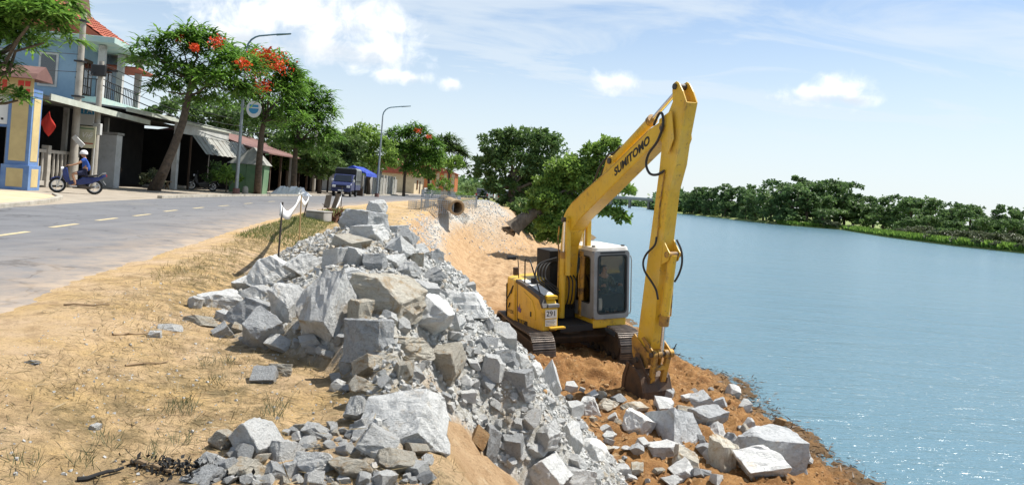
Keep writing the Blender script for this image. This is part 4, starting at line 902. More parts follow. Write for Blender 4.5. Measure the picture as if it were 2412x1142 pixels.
    # --- arm cylinder on top of the boom
    brk = side([(2.0, 4.48), (2.55, 4.72), (2.5, 4.98), (2.36, 5.02), (2.22, 4.92)], -0.10, 0.10, 'cylinder_bracket', Yl, 0.008)
    a0, a1, a2 = Vector((2.40, 0, 4.90)), Vector((3.86, 0, 5.70)), Vector((4.88, 0, 6.30))
    ac = MB().cyl(a0, a1, 0.098, 20).build('arm_cylinder', Yl, ex, smooth=True)
    d_ = (a1 - a0).normalized(); MB().cyl(a1 - d_ * 0.02, a1 + d_ * 0.10, 0.115, 20).build('cylinder_head', 'worn_yellow', ac, smooth=True)
    MB().cyl(a1, a2, 0.048, 16).build('piston_rod', 'chrome', ac, smooth=True)
    MB().cyl((2.40, -0.14, 4.90), (2.40, 0.14, 4.90), 0.07, 14).build('cylinder_pin', 'dark_steel', ac)
    for s_ in (-0.07, 0.05):
        MB().tube([(1.55, s_, 4.30), (1.9, s_ - 0.02, 4.75), (2.15, s_, 4.95), (2.3, s_, 5.06), (2.55, s_, 5.08), (2.8, s_, 5.22)], 0.026, 8).build('hydraulic_hose', K, ac, smooth=True)
    # --- dipper arm
    ap = [(4.62, 5.74), (4.50, 5.38), (4.40, 4.70), (4.18, 3.61), (4.01, 2.77), (3.67, 1.02), (4.19, 1.02), (4.31, 1.55), (4.60, 3.46), (4.74, 4.28), (4.96, 4.80), (5.06, 5.29), (5.26, 5.98), (4.84, 6.06)]
    arm = side(ap, -0.135, 0.135, 'dipper_arm', Yl, 0.012)
    for s_ in (-1, 1):
        MB().prism([(4.82, 6.04), (4.80, 6.26), (4.84, 6.38), (4.93, 6.41), (5.02, 6.36), (5.14, 6.2), (5.262, 5.975)], lambda a, b: (a, s_ * 0.135, b), lambda a, b: (a, s_ * 0.105, b)).build('arm_clevis', Yl, arm, bevel=0.006)
    MB().cyl((4.90, -0.165, 6.31), (4.90, 0.165, 6.31), 0.06, 16).build('clevis_pin', 'dark_steel', arm, smooth=True)
    # arm pivot cheeks reaching back to the boom pin
    for s_ in (-1, 1):
        MB().prism([(4.50, 5.70), (4.46, 5.45), (4.55, 5.28), (4.80, 5.0), (4.98, 5.3), (4.9, 5.85)], lambda a, b: (a, s_ * 0.192, b), lambda a, b: (a, s_ * 0.222, b)).build('pivot_cheek', Yl, arm, bevel=0.006)
        MB().cyl((4.62, s_ * 0.22, 5.53), (4.62, s_ * 0.245, 5.53), 0.08, 16).build('pin_cap', 'worn_yellow', arm, smooth=True)
    # --- hoses
    def hose(pts, r=0.022, par=arm):
        # smooth the control polygon
        P = [Vector(p) for p in pts]; out = []
        for i in range(len(P) - 1):
            p0, p1, p2, p3 = P[max(i - 1, 0)], P[i], P[i + 1], P[min(i + 2, len(P) - 1)]
            for k_ in range(6):
                t = k_ / 6; out.append(0.5 * ((2 * p1) + (p2 - p0) * t + (2 * p0 - 5 * p1 + 4 * p2 - p3) * t * t + (3 * p1 - p0 - 3 * p2 + p3) * t ** 3))
        out.append(P[-1]); MB().tube(out, r, 8).build('hydraulic_hose', K, par, smooth=True)
    hose([(4.30, -0.21, 5.60), (4.55, -0.26, 5.80), (4.68, -0.27, 5.78), (4.70, -0.27, 5.55), (4.52, -0.27, 5.26), (4.22, -0.27, 5.02), (4.12, -0.26, 4.80), (4.26, -0.26, 4.62), (4.46, -0.22, 4.60), (4.62, -0.16, 4.68)], 0.026)
    hose([(4.40, -0.17, 3.35), (4.38, -0.2, 3.18), (4.15, -0.24, 2.98), (4.05, -0.25, 2.80), (4.1, -0.24, 2.62), (4.34, -0.22, 2.42), (4.46, -0.2, 2.28), (4.50, -0.18, 2.1)])
    MB().tube([(4.62, -0.155, 4.68), (4.46, -0.155, 3.9), (4.40, -0.155, 3.35)], 0.014, 8).build('hydraulic_pipe', 'worn_yellow', arm, smooth=True)
    hose([(4.62, 0.16, 3.3), (4.72, 0.2, 3.1), (4.74, 0.21, 2.85), (4.66, 0.2, 2.62), (4.56, 0.17, 2.45)])
    for q in ((4.50, 4.15), (4.44, 3.55)): MB().box(q[0] - .03, q[0] + .03, -0.18, -0.134, q[1] - .02, q[1] + .02).build('pipe_clamp', 'worn_yellow', arm)
    for q in ((3.97, -0.21), (1.05, -0.37)): pass
    # --- bucket cylinder on the arm front
    b0, b1, b2 = Vector((4.72, 0, 3.02)), Vector((4.46, 0, 1.62)), Vector((4.38, 0, 0.98))
    bc = MB().cyl(b0, b1, 0.088, 20).build('bucket_cylinder', Yl, ex, smooth=True)
    d_ = (b1 - b0).normalized(); MB().cyl(b1 - d_ * 0.16, b1 + d_ * 0.06, 0.102, 20).build('cylinder_head', 'worn_yellow', bc, smooth=True)
    MB().cyl(b1, b2, 0.044, 16).build('piston_rod', 'chrome', bc, smooth=True)
    MB().tube([(4.60, 0.11, 2.6), (4.52, 0.115, 1.75)], 0.016, 8).build('hydraulic_pipe', 'worn_yellow', bc)
    for s_ in (-1, 1): MB().prism([(4.52, 2.8), (4.74, 2.9), (4.80, 3.06), (4.72, 3.14), (4.58, 3.3)], lambda a, b: (a, s_ * 0.11, b), lambda a, b: (a, s_ * 0.135, b)).build('cylinder_lug', Yl, arm, bevel=0.006)
    MB().cyl((4.72, -0.16, 3.02), (4.72, 0.16, 3.02), 0.06, 14).build('cylinder_pin', 'worn_yellow', bc)
    # --- arm tip, links, bucket
    for s_ in (-1, 1):
        MB().prism([(3.52, 1.12), (3.62, 1.24), (3.95, 1.05), (4.20, 0.92), (4.12, 0.62), (3.70, 0.56), (3.56, 0.8)], lambda a, b: (a, s_ * 0.14, b), lambda a, b: (a, s_ * 0.17, b)).build('arm_tip_plate', 'worn_yellow', arm, bevel=0.008)
    MB().prism([(3.66, 1.06), (4.18, 1.06), (4.08, 0.66), (3.74, 0.62)], lambda a, b: (a, -0.135, b), lambda a, b: (a, 0.135, b)).build('arm_tip_boss', 'worn_yellow', arm, bevel=0.02)
    lk = MB()
    for s_ in (-1, 1): lk.prism([(3.98, 1.22), (4.06, 1.26), (4.46, 1.00), (4.42, 0.90), (4.36, 0.90)], lambda a, b: (a, s_ * 0.19, b), lambda a, b: (a, s_ * 0.225, b))
    lk.build('tipping_link', 'worn_yellow', ex, bevel=0.006)
    for l in (-0.225, -0.11, 0.06, 0.175): MB().cyl((4.39, l, 0.96), (4.39, l + 0.085, 0.96), 0.085, 16).build('link_boss', 'worn_yellow', ex, smooth=True)
    MB().cyl((4.39, -0.27, 0.96), (4.39, 0.28, 0.96), 0.05, 14).build('link_pin', 'dark_steel', ex, smooth=True)
    hl = MB()
    for s_ in (-1, 1): hl.bar((4.40, s_ * 0.16, 0.94), (4.24, s_ * 0.13, 0.36), 0.09, 0.11, up=(0, 1, 0))
    hl.box(4.29, 4.37, -0.14, 0.14, 0.62, 0.72); hl.build('push_link', 'worn_yellow', ex, bevel=0.01)
    shell = [(4.05, 0.60), (4.22, 0.46), (4.32, 0.18), (4.30, -0.16), (4.14, -0.44), (3.86, -0.60), (3.46, -0.62)]
    def inset(P, d): 
        o = []
        for i, (a, b) in enumerate(P):
            p0 = P[max(i - 1, 0)]; p1 = P[min(i + 1, len(P) - 1)]; tx, tz = p1[0] - p0[0], p1[1] - p0[1]; L_ = math.hypot(tx, tz); o.append((a + tz / L_ * d, b - tx / L_ * d))
        return o
    loop = shell + inset(shell, 0.035)[::-1]
    bkt = MB().prism(loop, lambda a, b: (a, -0.36, b), lambda a, b: (a, 0.30, b)).build('bucket', 'bucket_rust', ex, bevel=0.008)
    for s_ in (-1, 1):
        MB().prism([(4.05, 0.60), (4.22, 0.46), (4.32, 0.18), (4.30, -0.16), (4.14, -0.44), (3.86, -0.60), (3.46, -0.62), (3.46, -0.1), (3.62, 0.4), (3.78, 0.66)], lambda a, b: (a, s_ * 0.33 - 0.03, b), lambda a, b: (a, s_ * 0.36 - 0.03, b)).build('bucket_side', 'bucket_rust', bkt, bevel=0.006)
        MB().prism([(3.42, -0.60), (3.52, -0.58), (3.68, 0.35), (3.82, 0.68), (3.74, 0.70), (3.56, 0.36)], lambda a, b: (a, s_ * 0.36 - 0.03, b), lambda a, b: (a, s_ * 0.38 - 0.03, b)).build('side_cutter', 'bucket_rust', bkt, bevel=0.004)
        MB().prism([(3.72, 0.55), (3.78, 0.86), (3.90, 0.88), (4.08, 0.66), (4.30, 0.44), (4.26, 0.26), (4.16, 0.44)], lambda a, b: (a, s_ * 0.20, b), lambda a, b: (a, s_ * 0.235, b)).build('bucket_ear', 'bucket_rust', bkt, bevel=0.006)
    MB().cyl((3.86, -0.30, 0.74), (3.86, 0.30, 0.74), 0.055, 14).build('bucket_pin', 'dark_steel', bkt)
    for i in range(5):
        l = -0.31 + i * 0.14
        MB().prism([(3.48, -0.57), (3.50, -0.64), (3.20, -0.70)], lambda a, b: (a, l - 0.04, b), lambda a, b: (a, l + 0.04, b)).build('bucket_tooth', 'track_steel', bkt, bevel=0.006)
    # --- boom lift cylinders, with their rod guards
    for s_ in (-1, 1):
        l = s_ * 0.285; q0, q1, q2 = Vector((0.42, l, 1.0)), Vector((0.52, l, 2.62)), Vector((0.58, l, 3.46))
        bc2 = MB().cyl(q0, q1, 0.085, 18).build('boom_cylinder', 'worn_yellow' if s_ > 0 else Yl, ex, smooth=True)
        MB().cyl((0.512, l, 2.5), (0.522, l, 2.66), 0.10, 18).build('cylinder_head', 'worn_yellow', bc2, smooth=True)
        MB().cyl(q1, q2, 0.045, 14).build('piston_rod', 'chrome', bc2, smooth=True)
        MB().prism([(0.62, 2.08), (0.68, 2.08), (0.70, 3.50), (0.60, 3.56), (0.56, 3.52)], lambda a, b: (a, l - 0.0, b), lambda a, b: (a, l + 0.11, b)).build('rod_guard', Yl, bc2, bevel=0.006)
        MB().cyl((0.58, l - 0.08, 3.46), (0.58, l + 0.13, 3.46), 0.062, 14).build('cylinder_pin', 'dark_steel', bc2)
        MB().tube([(0.46, l - 0.10, 1.5), (0.47, l - 0.11, 2.05), (0.50, l - 0.09, 2.2), (0.55, l - 0.03, 2.26), (0.62, l + 0.08, 2.2), (0.60, l + 0.12, 1.9), (0.56, l + 0.12, 1.45)] if s_ > 0 else [(0.42, l - 0.1, 1.6), (0.46, l - 0.10, 2.6), (0.46, l - 0.13, 3.0), (0.5, l - 0.12, 3.3)], 0.018, 8).build('hydraulic_pipe', 'worn_yellow', bc2, smooth=True)
    for i in range(4):
        y_ = -0.20 - 0.09 * i
        hose([(-0.1, -0.16, 2.35 + 0.03 * i), (-0.1, y_ - 0.15, 2.32), (0.0, y_ - 0.33, 2.15), (0.1, y_ - 0.36, 1.92), (0.3, y_ - 0.22, 1.78), (0.5, y_ - 0.1, 1.62)], 0.02, ex)
    for i in range(3):
        l = -0.1 + 0.1 * i; hose([(0.28, l, 1.2), (0.5, l - 0.03, 1.5), (0.48, l, 1.9), (0.3, l * 0.8, 2.05)], 0.02, ex)
    return ex
excavator()

# ---------------------------------------------------------------- people
def skin_obj(name, J, E_, m, parent=None, root=None, sub=1):
    names = list(J); me = bpy.data.meshes.new(name); me.from_pydata([J[n][0] for n in names], [(names.index(a), names.index(b)) for a, b in E_], []); me.update()
    o = link(name, me, m, parent)
    md = o.modifiers.new('skin', 'SKIN'); md.use_smooth_shade = True
    if not me.skin_vertices: me.skin_vertices.new()
    for i, n in enumerate(names):
        sv = me.skin_vertices[0].data[i]; r_ = J[n][1]; sv.radius = r_ if isinstance(r_, tuple) else (r_, r_); sv.use_root = (n == root)
    if sub: s_ = o.modifiers.new('subsurf', 'SUBSURF'); s_.levels = sub; s_.render_levels = sub
    return o
mat('skin_tan', (0.36, 0.19, 0.11), 0.55); mat('shirt_blue', (0.03, 0.10, 0.42), 0.85, (0.02, 0.07, 0.30), 12); mat('shorts_navy', (0.015, 0.02, 0.06), 0.85)
mat('helmet_white', (0.72, 0.71, 0.72), 0.25); mat('camo_dark', (0.05, 0.055, 0.04), 0.9, (0.11, 0.105, 0.075), 14, lo=0.45, hi=0.55); mat('hood_black', (0.016, 0.017, 0.018), 0.9); mat('hair_black', (0.012, 0.01, 0.009), 0.6)
def hand(J, E_, wrist, hx, d, side, tag_, curl=(0, 0, -1)):
    """palm and five bent fingers; d forward, side towards the thumb"""
    d, side, curl = Vector(d).normalized(), Vector(side).normalized(), Vector(curl).normalized()
    p = Vector(hx); J[tag_ + 'palm'] = (tuple(p), (0.036, 0.018)); E_.append((wrist, tag_ + 'palm'))
    for i, (o_, ln_) in enumerate(((0.026, .066), (0.009, .076), (-0.009, .070), (-0.026, .055))):
        b = p + d * 0.045 + side * o_; c = b + d * ln_ * 0.45 + curl * 0.01; e = c + d * ln_ * 0.15 + curl * ln_ * 0.5
        for n_, q in (('b', b), ('c', c), ('e', e)): J[f'{tag_}f{i}{n_}'] = (tuple(q), 0.0085)
        E_ += [(tag_ + 'palm', f'{tag_}f{i}b'), (f'{tag_}f{i}b', f'{tag_}f{i}c'), (f'{tag_}f{i}c', f'{tag_}f{i}e')]
    b = p + side * 0.038 + d * 0.005; c = b + side * 0.02 + d * 0.03 + curl * 0.012
    J[tag_ + 'tb'] = (tuple(b), 0.0105); J[tag_ + 'tc'] = (tuple(c), 0.009); E_ += [(tag_ + 'palm', tag_ + 'tb'), (tag_ + 'tb', tag_ + 'tc')]
def head_parts(parent, c, fwd, r=0.105):
    fwd = Vector(fwd).normalized(); up = Vector((0, 0, 1)); s_ = fwd.cross(up).normalized(); c = Vector(c)
    MB().add([c + fwd * (r * 0.93) + up * 0.025, c + fwd * (r * 1.22) - up * 0.022, c + fwd * (r * .9) - up * 0.03 + s_ * 0.018, c + fwd * (r * .9) - up * 0.03 - s_ * 0.018], [(0, 1, 2), (0, 3, 1), (1, 3, 2)]).build('nose', 'skin_tan', parent)
    MB().bar(c + fwd * (r * 0.90) - up * 0.062 + s_ * 0.024, c + fwd * (r * 0.90) - up * 0.062 - s_ * 0.024, 0.02, 0.012).build('mouth', 'hair_black', parent)
    for q in (-1, 1):
        MB().bar(c + fwd * (r * 0.9) + up * 0.015 + s_ * (q * 0.048), c + fwd * (r * 0.93) + up * 0.015 + s_ * (q * 0.024), 0.016, 0.012).build('eye', 'hair_black', parent)
def operator():
    J = {'pelvis': ((0.05, 0.74, 1.52), (0.15, 0.12)), 'waist': ((0.02, 0.74, 1.68), (0.14, 0.11)), 'chest': ((0.02, 0.74, 1.88), (0.17, 0.12)), 'neck': ((0.06, 0.74, 2.03), 0.06), 'head': ((0.10, 0.74, 2.17), (0.095, 0.10)), 'crown': ((0.09, 0.74, 2.26), 0.07)}
    E_ = [('pelvis', 'waist'), ('waist', 'chest'), ('chest', 'neck'), ('neck', 'head'), ('head', 'crown')]
    for s_, q in ((-1, 'r'), (1, 'l')):
        J[q + 'sh'] = ((0.03, 0.74 + s_ * 0.19, 1.94), 0.072); J[q + 'el'] = ((0.16, 0.74 + s_ * 0.25, 1.72), 0.05); J[q + 'wr'] = ((0.42, 0.74 + s_ * 0.24, 1.80), 0.032)
        E_ += [('chest', q + 'sh'), (q + 'sh', q + 'el'), (q + 'el', q + 'wr')]; hand(J, E_, q + 'wr', (0.46, 0.74 + s_ * 0.24, 1.84), (1, 0, -0.1), (0, -s_, 0.3), q)
        J[q + 'hip'] = ((0.12, 0.74 + s_ * 0.1, 1.50), 0.088); J[q + 'kn'] = ((0.42, 0.74 + s_ * 0.13, 1.54), 0.06); J[q + 'an'] = ((0.44, 0.74 + s_ * 0.12, 1.14), 0.042); J[q + 'toe'] = ((0.58, 0.74 + s_ * 0.13, 1.12), 0.035)
        E_ += [('pelvis', q + 'hip'), (q + 'hip', q + 'kn'), (q + 'kn', q + 'an'), (q + 'an', q + 'toe')]
    pr = thing('person', 'operator in dark camouflage jacket and hood seated inside the excavator cab', 'person', mat4=XM @ Matrix.Translation((0.36, 0.19, 0)))
    # facing a little to the side, as in the photograph
    b = skin_obj('body', J, E_, 'skin_tan', pr, 'pelvis'); 
    K_ = {k_: v for k_, v in J.items() if k_ in ('pelvis', 'waist', 'chest', 'rsh', 'rel', 'rwr', 'lsh', 'lel', 'lwr')}
    K_ = {k_: (v[0], tuple(x * 1.16 + .008 for x in (v[1] if isinstance(v[1], tuple) else (v[1],) * 2))) for k_, v in K_.items()}
    skin_obj('jacket', K_, [('pelvis', 'waist'), ('waist', 'chest'), ('chest', 'rsh'), ('rsh', 'rel'), ('rel', 'rwr'), ('chest', 'lsh'), ('lsh', 'lel'), ('lel', 'lwr')], 'camo_dark', pr, 'pelvis')
    T = {k_: (J[k_][0], tuple(x * 1.12 + .008 for x in (J[k_][1] if isinstance(J[k_][1], tuple) else (J[k_][1],) * 2))) for k_ in ('pelvis', 'rhip', 'rkn', 'ran', 'lhip', 'lkn', 'lan')}
    skin_obj('trousers', T, [('pelvis', 'rhip'), ('rhip', 'rkn'), ('rkn', 'ran'), ('pelvis', 'lhip'), ('lhip', 'lkn'), ('lkn', 'lan')], 'camo_dark', pr, 'pelvis')
    head_parts(pr, (0.10, 0.74, 2.17), (1, 0.1, 0))
    skin_obj('hood', {'a': ((0.03, 0.74, 2.05), (0.11, 0.10)), 'b': ((0.045, 0.74, 2.18), (0.118, 0.115)), 'c': ((0.05, 0.74, 2.27), 0.10)}, [('a', 'b'), ('b', 'c')], 'hood_black', pr, 'a')
operator()

# ================================================================ buildings along the street
mat('wall_blue', (0.25, 0.37, 0.48), 0.85, (0.20, 0.31, 0.42), 0.8, stain=(0.13, 0.2, 0.27), stain_lo=0.6, stain_hi=0.85)
mat('wall_teal_trim', (0.34, 0.50, 0.48), 0.8, (0.45, 0.55, 0.50), 1.5)
mat('wall_grey', (0.34, 0.33, 0.31), 0.9, (0.24, 0.23, 0.21), 1.0, stain=(0.14, 0.13, 0.12), stain_scale=1.2)
mat('wall_white', (0.56, 0.56, 0.55), 0.85, (0.44, 0.44, 0.42), 1.2, stain=(0.27, 0.26, 0.24), stain_scale=1.5)
mat('wall_cream', (0.60, 0.50, 0.33), 0.85, (0.5, 0.41, 0.26), 1.0)
mat('gate_yellow', (0.58, 0.46, 0.22), 0.8, (0.48, 0.37, 0.18), 1.4); mat('gate_blue', (0.10, 0.19, 0.40), 0.75, (0.15, 0.25, 0.44), 2)
mat('roof_red', (0.38, 0.10, 0.055), 0.85, (0.27, 0.075, 0.045), 2.0); mat('roof_maroon', (0.15, 0.075, 0.065), 0.85, (0.2, 0.11, 0.09), 1)
mat('sheet_metal', (0.36, 0.36, 0.33), 0.6, (0.25, 0.25, 0.23), 1.2, metal=0.2, stain=(0.2, 0.14, 0.09), stain_scale=1.6); mat('fascia_pale', (0.50, 0.53, 0.46), 0.7, (0.4, 0.42, 0.36), 2)
mat('interior_shade', (0.018, 0.017, 0.017), 0.9, (0.03, 0.028, 0.026), 1.5); mat('dark_wood', (0.055, 0.032, 0.02), 0.8, (0.08, 0.05, 0.03), 4)  # interior walls near-black: shade of the open shopfronts put into the colour
mat('sign_white', (0.70, 0.71, 0.70), 0.6); mat('sign_blue', (0.05, 0.27, 0.50), 0.6); mat('sign_beige', (0.55, 0.52, 0.36), 0.6, (0.45, 0.45, 0.33), 3); mat('sign_red', (0.55, 0.04, 0.03), 0.6)
mat('sheet_dark', (0.11, 0.105, 0.10), 0.8, (0.16, 0.13, 0.11), 1.0); mat('iron_black', (0.02, 0.02, 0.022), 0.5); mat('tent_green', (0.10, 0.19, 0.10), 0.85, (0.14, 0.23, 0.13), 1.2); mat('tarp_blue', (0.03, 0.07, 0.45), 0.5, (0.02, 0.05, 0.33), 3); mat('tarp_white', (0.82, 0.82, 0.83), 0.5, (0.74, 0.75, 0.77), 3, bump=0.6, bscale=6, bdist=0.08)
mat('orange_lattice', (0.50, 0.17, 0.05), 0.7); mat('galv', (0.33, 0.36, 0.38), 0.45, (0.25, 0.28, 0.3), 4, metal=0.5); mat('pole_concrete', (0.40, 0.37, 0.32), 0.9, (0.30, 0.275, 0.235), 2.5, bump=0.2); mat('lamp_teal', (0.12, 0.22, 0.27), 0.5)
NF, DF = Vector((0.986, 0.168, 0)), Vector((-0.168, 0.986, 0))
def frame(o): return Matrix(((NF.x, DF.x, 0, o[0]), (NF.y, DF.y, 0, o[1]), (0, 0, 1, o[2]), (0, 0, 0, 1)))
FO = (-18.8, 28.3, 0)
def Yat(px, py, X): return X / ray(px, py).x
# ---- gate: local x towards the road, y along the street
g = thing('gate', 'yellow and blue gate pillar with white signboard at the far left', 'gate', mat4=frame(FO))
def gbox(n, m, *a, bevel=0.01, par=g): return MB().box(*a).build(n, m, par, bevel=bevel)
pil = gbox('pillar', 'gate_blue', -0.42, 0.40, -0.4, 0.4, 0, 3.9)
gbox('pillar_base', 'gate_blue', -0.50, 0.48, -0.48, 0.48, 0, 0.95, par=pil)
for (z0, z1, e) in ((0.12, 0.82, 0.09), (1.1, 3.5, 0.015)):
    gbox('pillar_panel', 'gate_yellow', -0.30, 0.28, -0.4 - e, -0.4, z0, z1, par=pil); gbox('pillar_panel', 'gate_yellow', 0.40, 0.40 + e, -0.28, 0.28, z0, z1, par=pil)
hd = gbox('header', 'gate_blue', -5.0, -0.42, -0.2, 0.2, 2.35, 4.1)
gbox('sign_panel', 'sign_white', -4.9, -0.5, -0.23, -0.2, 2.45, 3.9, par=hd)
gbox('sign_strip', 'gate_yellow', -1.25, 0.42, -0.45, -0.42, 3.55, 4.25, par=hd, bevel=0)
for i, (a, b, c, d) in enumerate(((-1.12, -0.95, 3.72, 4.1), (-0.9, -0.72, 3.72, 4.12), (-0.66, -0.5, 3.7, 4.1), (-0.12, 0.08, 3.92, 4.12), (0.12, 0.3, 3.92, 4.12), (-0.12, 0.3, 3.66, 3.82))): gbox('sign_stroke', 'sign_red', a, b, -0.462, -0.45, c, d, par=hd, bevel=0)
for i in range(7): gbox('sign_stroke', 'ink_black', -1.5 + i * 0.13, -1.42 + i * 0.13, -0.242, -0.23, 2.6, 2.68 + 0.03 * (i % 2), par=hd, bevel=0)
for i in range(4): gbox('sign_stroke', 'gate_blue', -3.8 + i * 0.55, -3.45 + i * 0.55, -0.242, -0.23, 3.1, 3.55, par=hd, bevel=0)
MB().prism([(-0.75, 4.2), (0.7, 4.2), (0.55, 4.42), (0.0, 4.75), (-0.6, 4.42)], lambda a, b: (-5.1, a, b), lambda a, b: (0.6, a, b)).build('gate_roof', 'roof_maroon', g)
# ---- low fence of concrete balusters
fn = thing('fence', 'weathered concrete baluster fence behind the motorbike', 'fence', mat4=frame(FO))
for s_ in (1.6, 4.4, 7.4):
    MB().box(-1.15, -0.85, s_ - 0.15, s_ + 0.15, 0, 1.85).build('fence_post', 'pole_concrete', fn, bevel=0.02)
for a, b in ((1.75, 4.25), (4.55, 7.25)):
    MB().box(-1.07, -0.93, a, b, 1.52, 1.66).build('rail', 'pole_concrete', fn); MB().box(-1.07, -0.93, a, b, 0.1, 0.3).build('rail', 'pole_concrete', fn)
    k_ = a + 0.2
    while k_ < b: MB().tube([(-1, k_, 0.3), (-1, k_, 0.7), (-1, k_, 1.1), (-1, k_, 1.52)], [0.05, 0.075, 0.06, 0.05], 8).build('baluster', 'pole_concrete', fn); k_ += 0.42
# ---- dark shop behind the fence
sh = thing('shop', 'open dark-fronted shop with pale roof edge behind the fence', 'shop', mat4=frame(FO))
MB().box(-9, -8.8, 1.5, 13.6, 0, 3.8).build('back_wall', 'interior_shade', sh); MB().box(-8.8, -2.2, 13.4, 13.6, 0, 3.6).build('side_wall', 'interior_shade', sh); MB().box(-8.8, -3.4, 1.5, 1.7, 0, 3.6).build('side_wall', 'wall_grey', sh)
rf = MB().prism([(0.3, 3.72), (0.3, 3.78), (-9.4, 4.55), (-9.4, 4.47)], lambda a, b: (a, 1.2, b), lambda a, b: (a, 13.8, b)).build('roof', 'sheet_metal', sh)  # overhang lengthened to throw the shop front into shade
MB().box(0.3, 0.36, 1.2, 13.8, 3.60, 3.86).build('fascia', 'fascia_pale', rf)
for s_ in (2.2, 7.4, 12.6): MB().box(-1.6, -1.4, s_ - 0.1, s_ + 0.1, 0, 3.75).build('post', 'wall_grey', sh)
for i in range(5): MB().box(-6.0, -5.95, 3 + i * 1.6, 4.2 + i * 1.6, 0.2, 2.6).build('door_panel', 'dark_wood', sh)
MB().box(-4.2, -3.4, 4.0, 6.0, 0, 0.9).build('counter', 'dark_wood', sh, bevel=0.01)
MB().box(-2.75, -2.6, 13.7, 22.5, 0, 4.3).build('dark_fill_wall', 'interior_shade', sh); MB().box(-2.6, -0.6, 13.7, 22.5, 4.0, 4.12).build('canopy', 'sheet_dark', sh)  # wall is an added dark sheet filling a bright sky gap
# ---- blue two-storey house
hb_ = thing('house', 'light blue two-storey house with balcony and red tiled roof', 'house', mat4=frame((FO[0] + 0.5 * NF.x, FO[1] + 0.5 * NF.y, 0)))
s0, s1 = 14.2, 20.8
MB().box(-12, -4.4, s0, s1, 0, 4.55).build('ground_storey', 'wall_cream', hb_)
up = MB().box(-12, -4.4, s0, s1, 4.55, 7.95).build('upper_storey', 'wall_blue', hb_)
bal = MB().box(-4.4, -2.9, s0 - 0.1, s1 + 0.1, 4.45, 4.95).build('balcony', 'wall_teal_trim', hb_, bevel=0.02)
MB().box(-12.1, -2.8, s0 - 0.55, s0 - 0.01, 4.35, 4.62).build('canopy_slab', 'wall_teal_trim', hb_)
MB().tube([(-3.0, s0, 5.95), (-3.0, s1, 5.95)], 0.03, 6).build('hand_rail', 'iron_black', bal); MB().tube([(-3.0, s0, 5.95), (-4.4, s0, 5.95)], 0.03, 6).build('hand_rail', 'iron_black', bal)
k_ = s0
while k_ < s1: MB().bar((-3.0, k_, 4.95), (-3.0, k_, 5.95), 0.03).build('baluster', 'iron_black', bal); k_ += 0.3
for i in range(5): MB().bar((-3.0 - 0.28 * i, s0, 4.95), (-3.0 - 0.28 * i, s0, 5.95), 0.03).build('baluster', 'iron_black', bal)
for s_ in (s0 + 0.2, s0 + 3.2, s1 - 0.2): MB().box(-3.3, -2.95, s_ - 0.17, s_ + 0.17, 4.95, 7.9).build('column', 'wall_white', hb_, bevel=0.015)
for s_ in (s0 + 0.9, s0 + 4.0): 
    w_ = MB().box(-4.41, -4.36, s_, s_ + 1.4, 4.97, 7.2).build('balcony_door', 'dark_wood', hb_); MB().box(-4.35, -4.33, s_ + 0.15, s_ + 0.6, 5.2, 7.0).build('pane', 'dark_glass', w_); MB().box(-4.35, -4.33, s_ + 0.8, s_ + 1.25, 5.2, 7.0).build('pane', 'dark_glass', w_)
for (a, b) in ((-6.3, -5.3), (-8.6, -7.6), (-10.9, -10.0)):
    w_ = MB().box(a, b, s0 - 0.05, s0 + 0.02, 5.3, 7.2).build('window', 'wall_white', hb_); MB().box(a + 0.12, b - 0.12, s0 - 0.07, s0 - 0.05, 5.42, 7.08).build('pane', 'dark_glass' if a != -8.6 else 'wall_white', w_)
MB().box(-12.8, -2.2, s0 - 0.8, s1 + 0.8, 7.95, 8.28).build('eave_slab', 'wall_teal_trim', hb_, bevel=0.02)
rf = MB().prism([(-3.0, 8.28), (-7.0, 10.9), (-12.4, 8.28)], lambda a, b: (a, s0 - 0.2, b), lambda a, b: (a, s1 + 0.3, b)).build('roof', 'roof_red', hb_)
ps = Vector((-2.85, 0, 8.25)); pe = Vector((-7.0, 0, 10.97))
tile_me = None
nrow, ncol = 11, 17
for i in range(nrow):
    for j in range(ncol):
        f0 = i / nrow; p = ps.lerp(pe, f0); yy = s0 - 0.25 + (s1 - s0 + 0.6) * j / ncol
        if tile_me is None:
            d = (pe - ps) / nrow; w = (s1 - s0 + 0.6) / ncol
            prof = [(w * k_ / 4, 0.07 * math.sin(math.pi * k_ / 4)) for k_ in range(5)]
            t_ = MB(); nx = Vector((-d.z, 0, d.x)).normalized() * -1
            nx = Vector((d.z, 0, -d.x)).normalized()
            if nx.z < 0: nx = -nx
            for (a, h) in prof: t_.v.append(tuple(Vector((0, a, 0)) + nx * (h + 0.05)))
            for (a, h) in prof: t_.v.append(tuple(d * 1.08 + Vector((0, a, 0)) + nx * (h + 0.0)))
            for k_ in range(4): t_.f.append((k_, k_ + 1, k_ + 6, k_ + 5))
            o = t_.build('roof_tile', 'roof_red', rf, fix=False); tile_me = o.data
        else: o = link('roof_tile', tile_me, None, rf)
        o.location = (p.x, yy, p.z)
MB().bar((-7.0, s0 - 0.3, 11.0), (-7.0, s1 + 0.4, 11.0), 0.25, 0.14).build('ridge', 'roof_maroon', rf)
gb = MB().prism([(s0 + 1.2, 8.3), (s0 + 3.2, 12.2), (s0 + 5.2, 8.3)], lambda a, b: (-9.2, a, b), lambda a, b: (-5.4, a, b)).build('gable', 'roof_maroon', hb_)
MB().box(-5.2, -2.3, s0 + 3.6, s1 + 0.9, 7.2, 7.3).build('canopy_roof', 'roof_red', hb_)
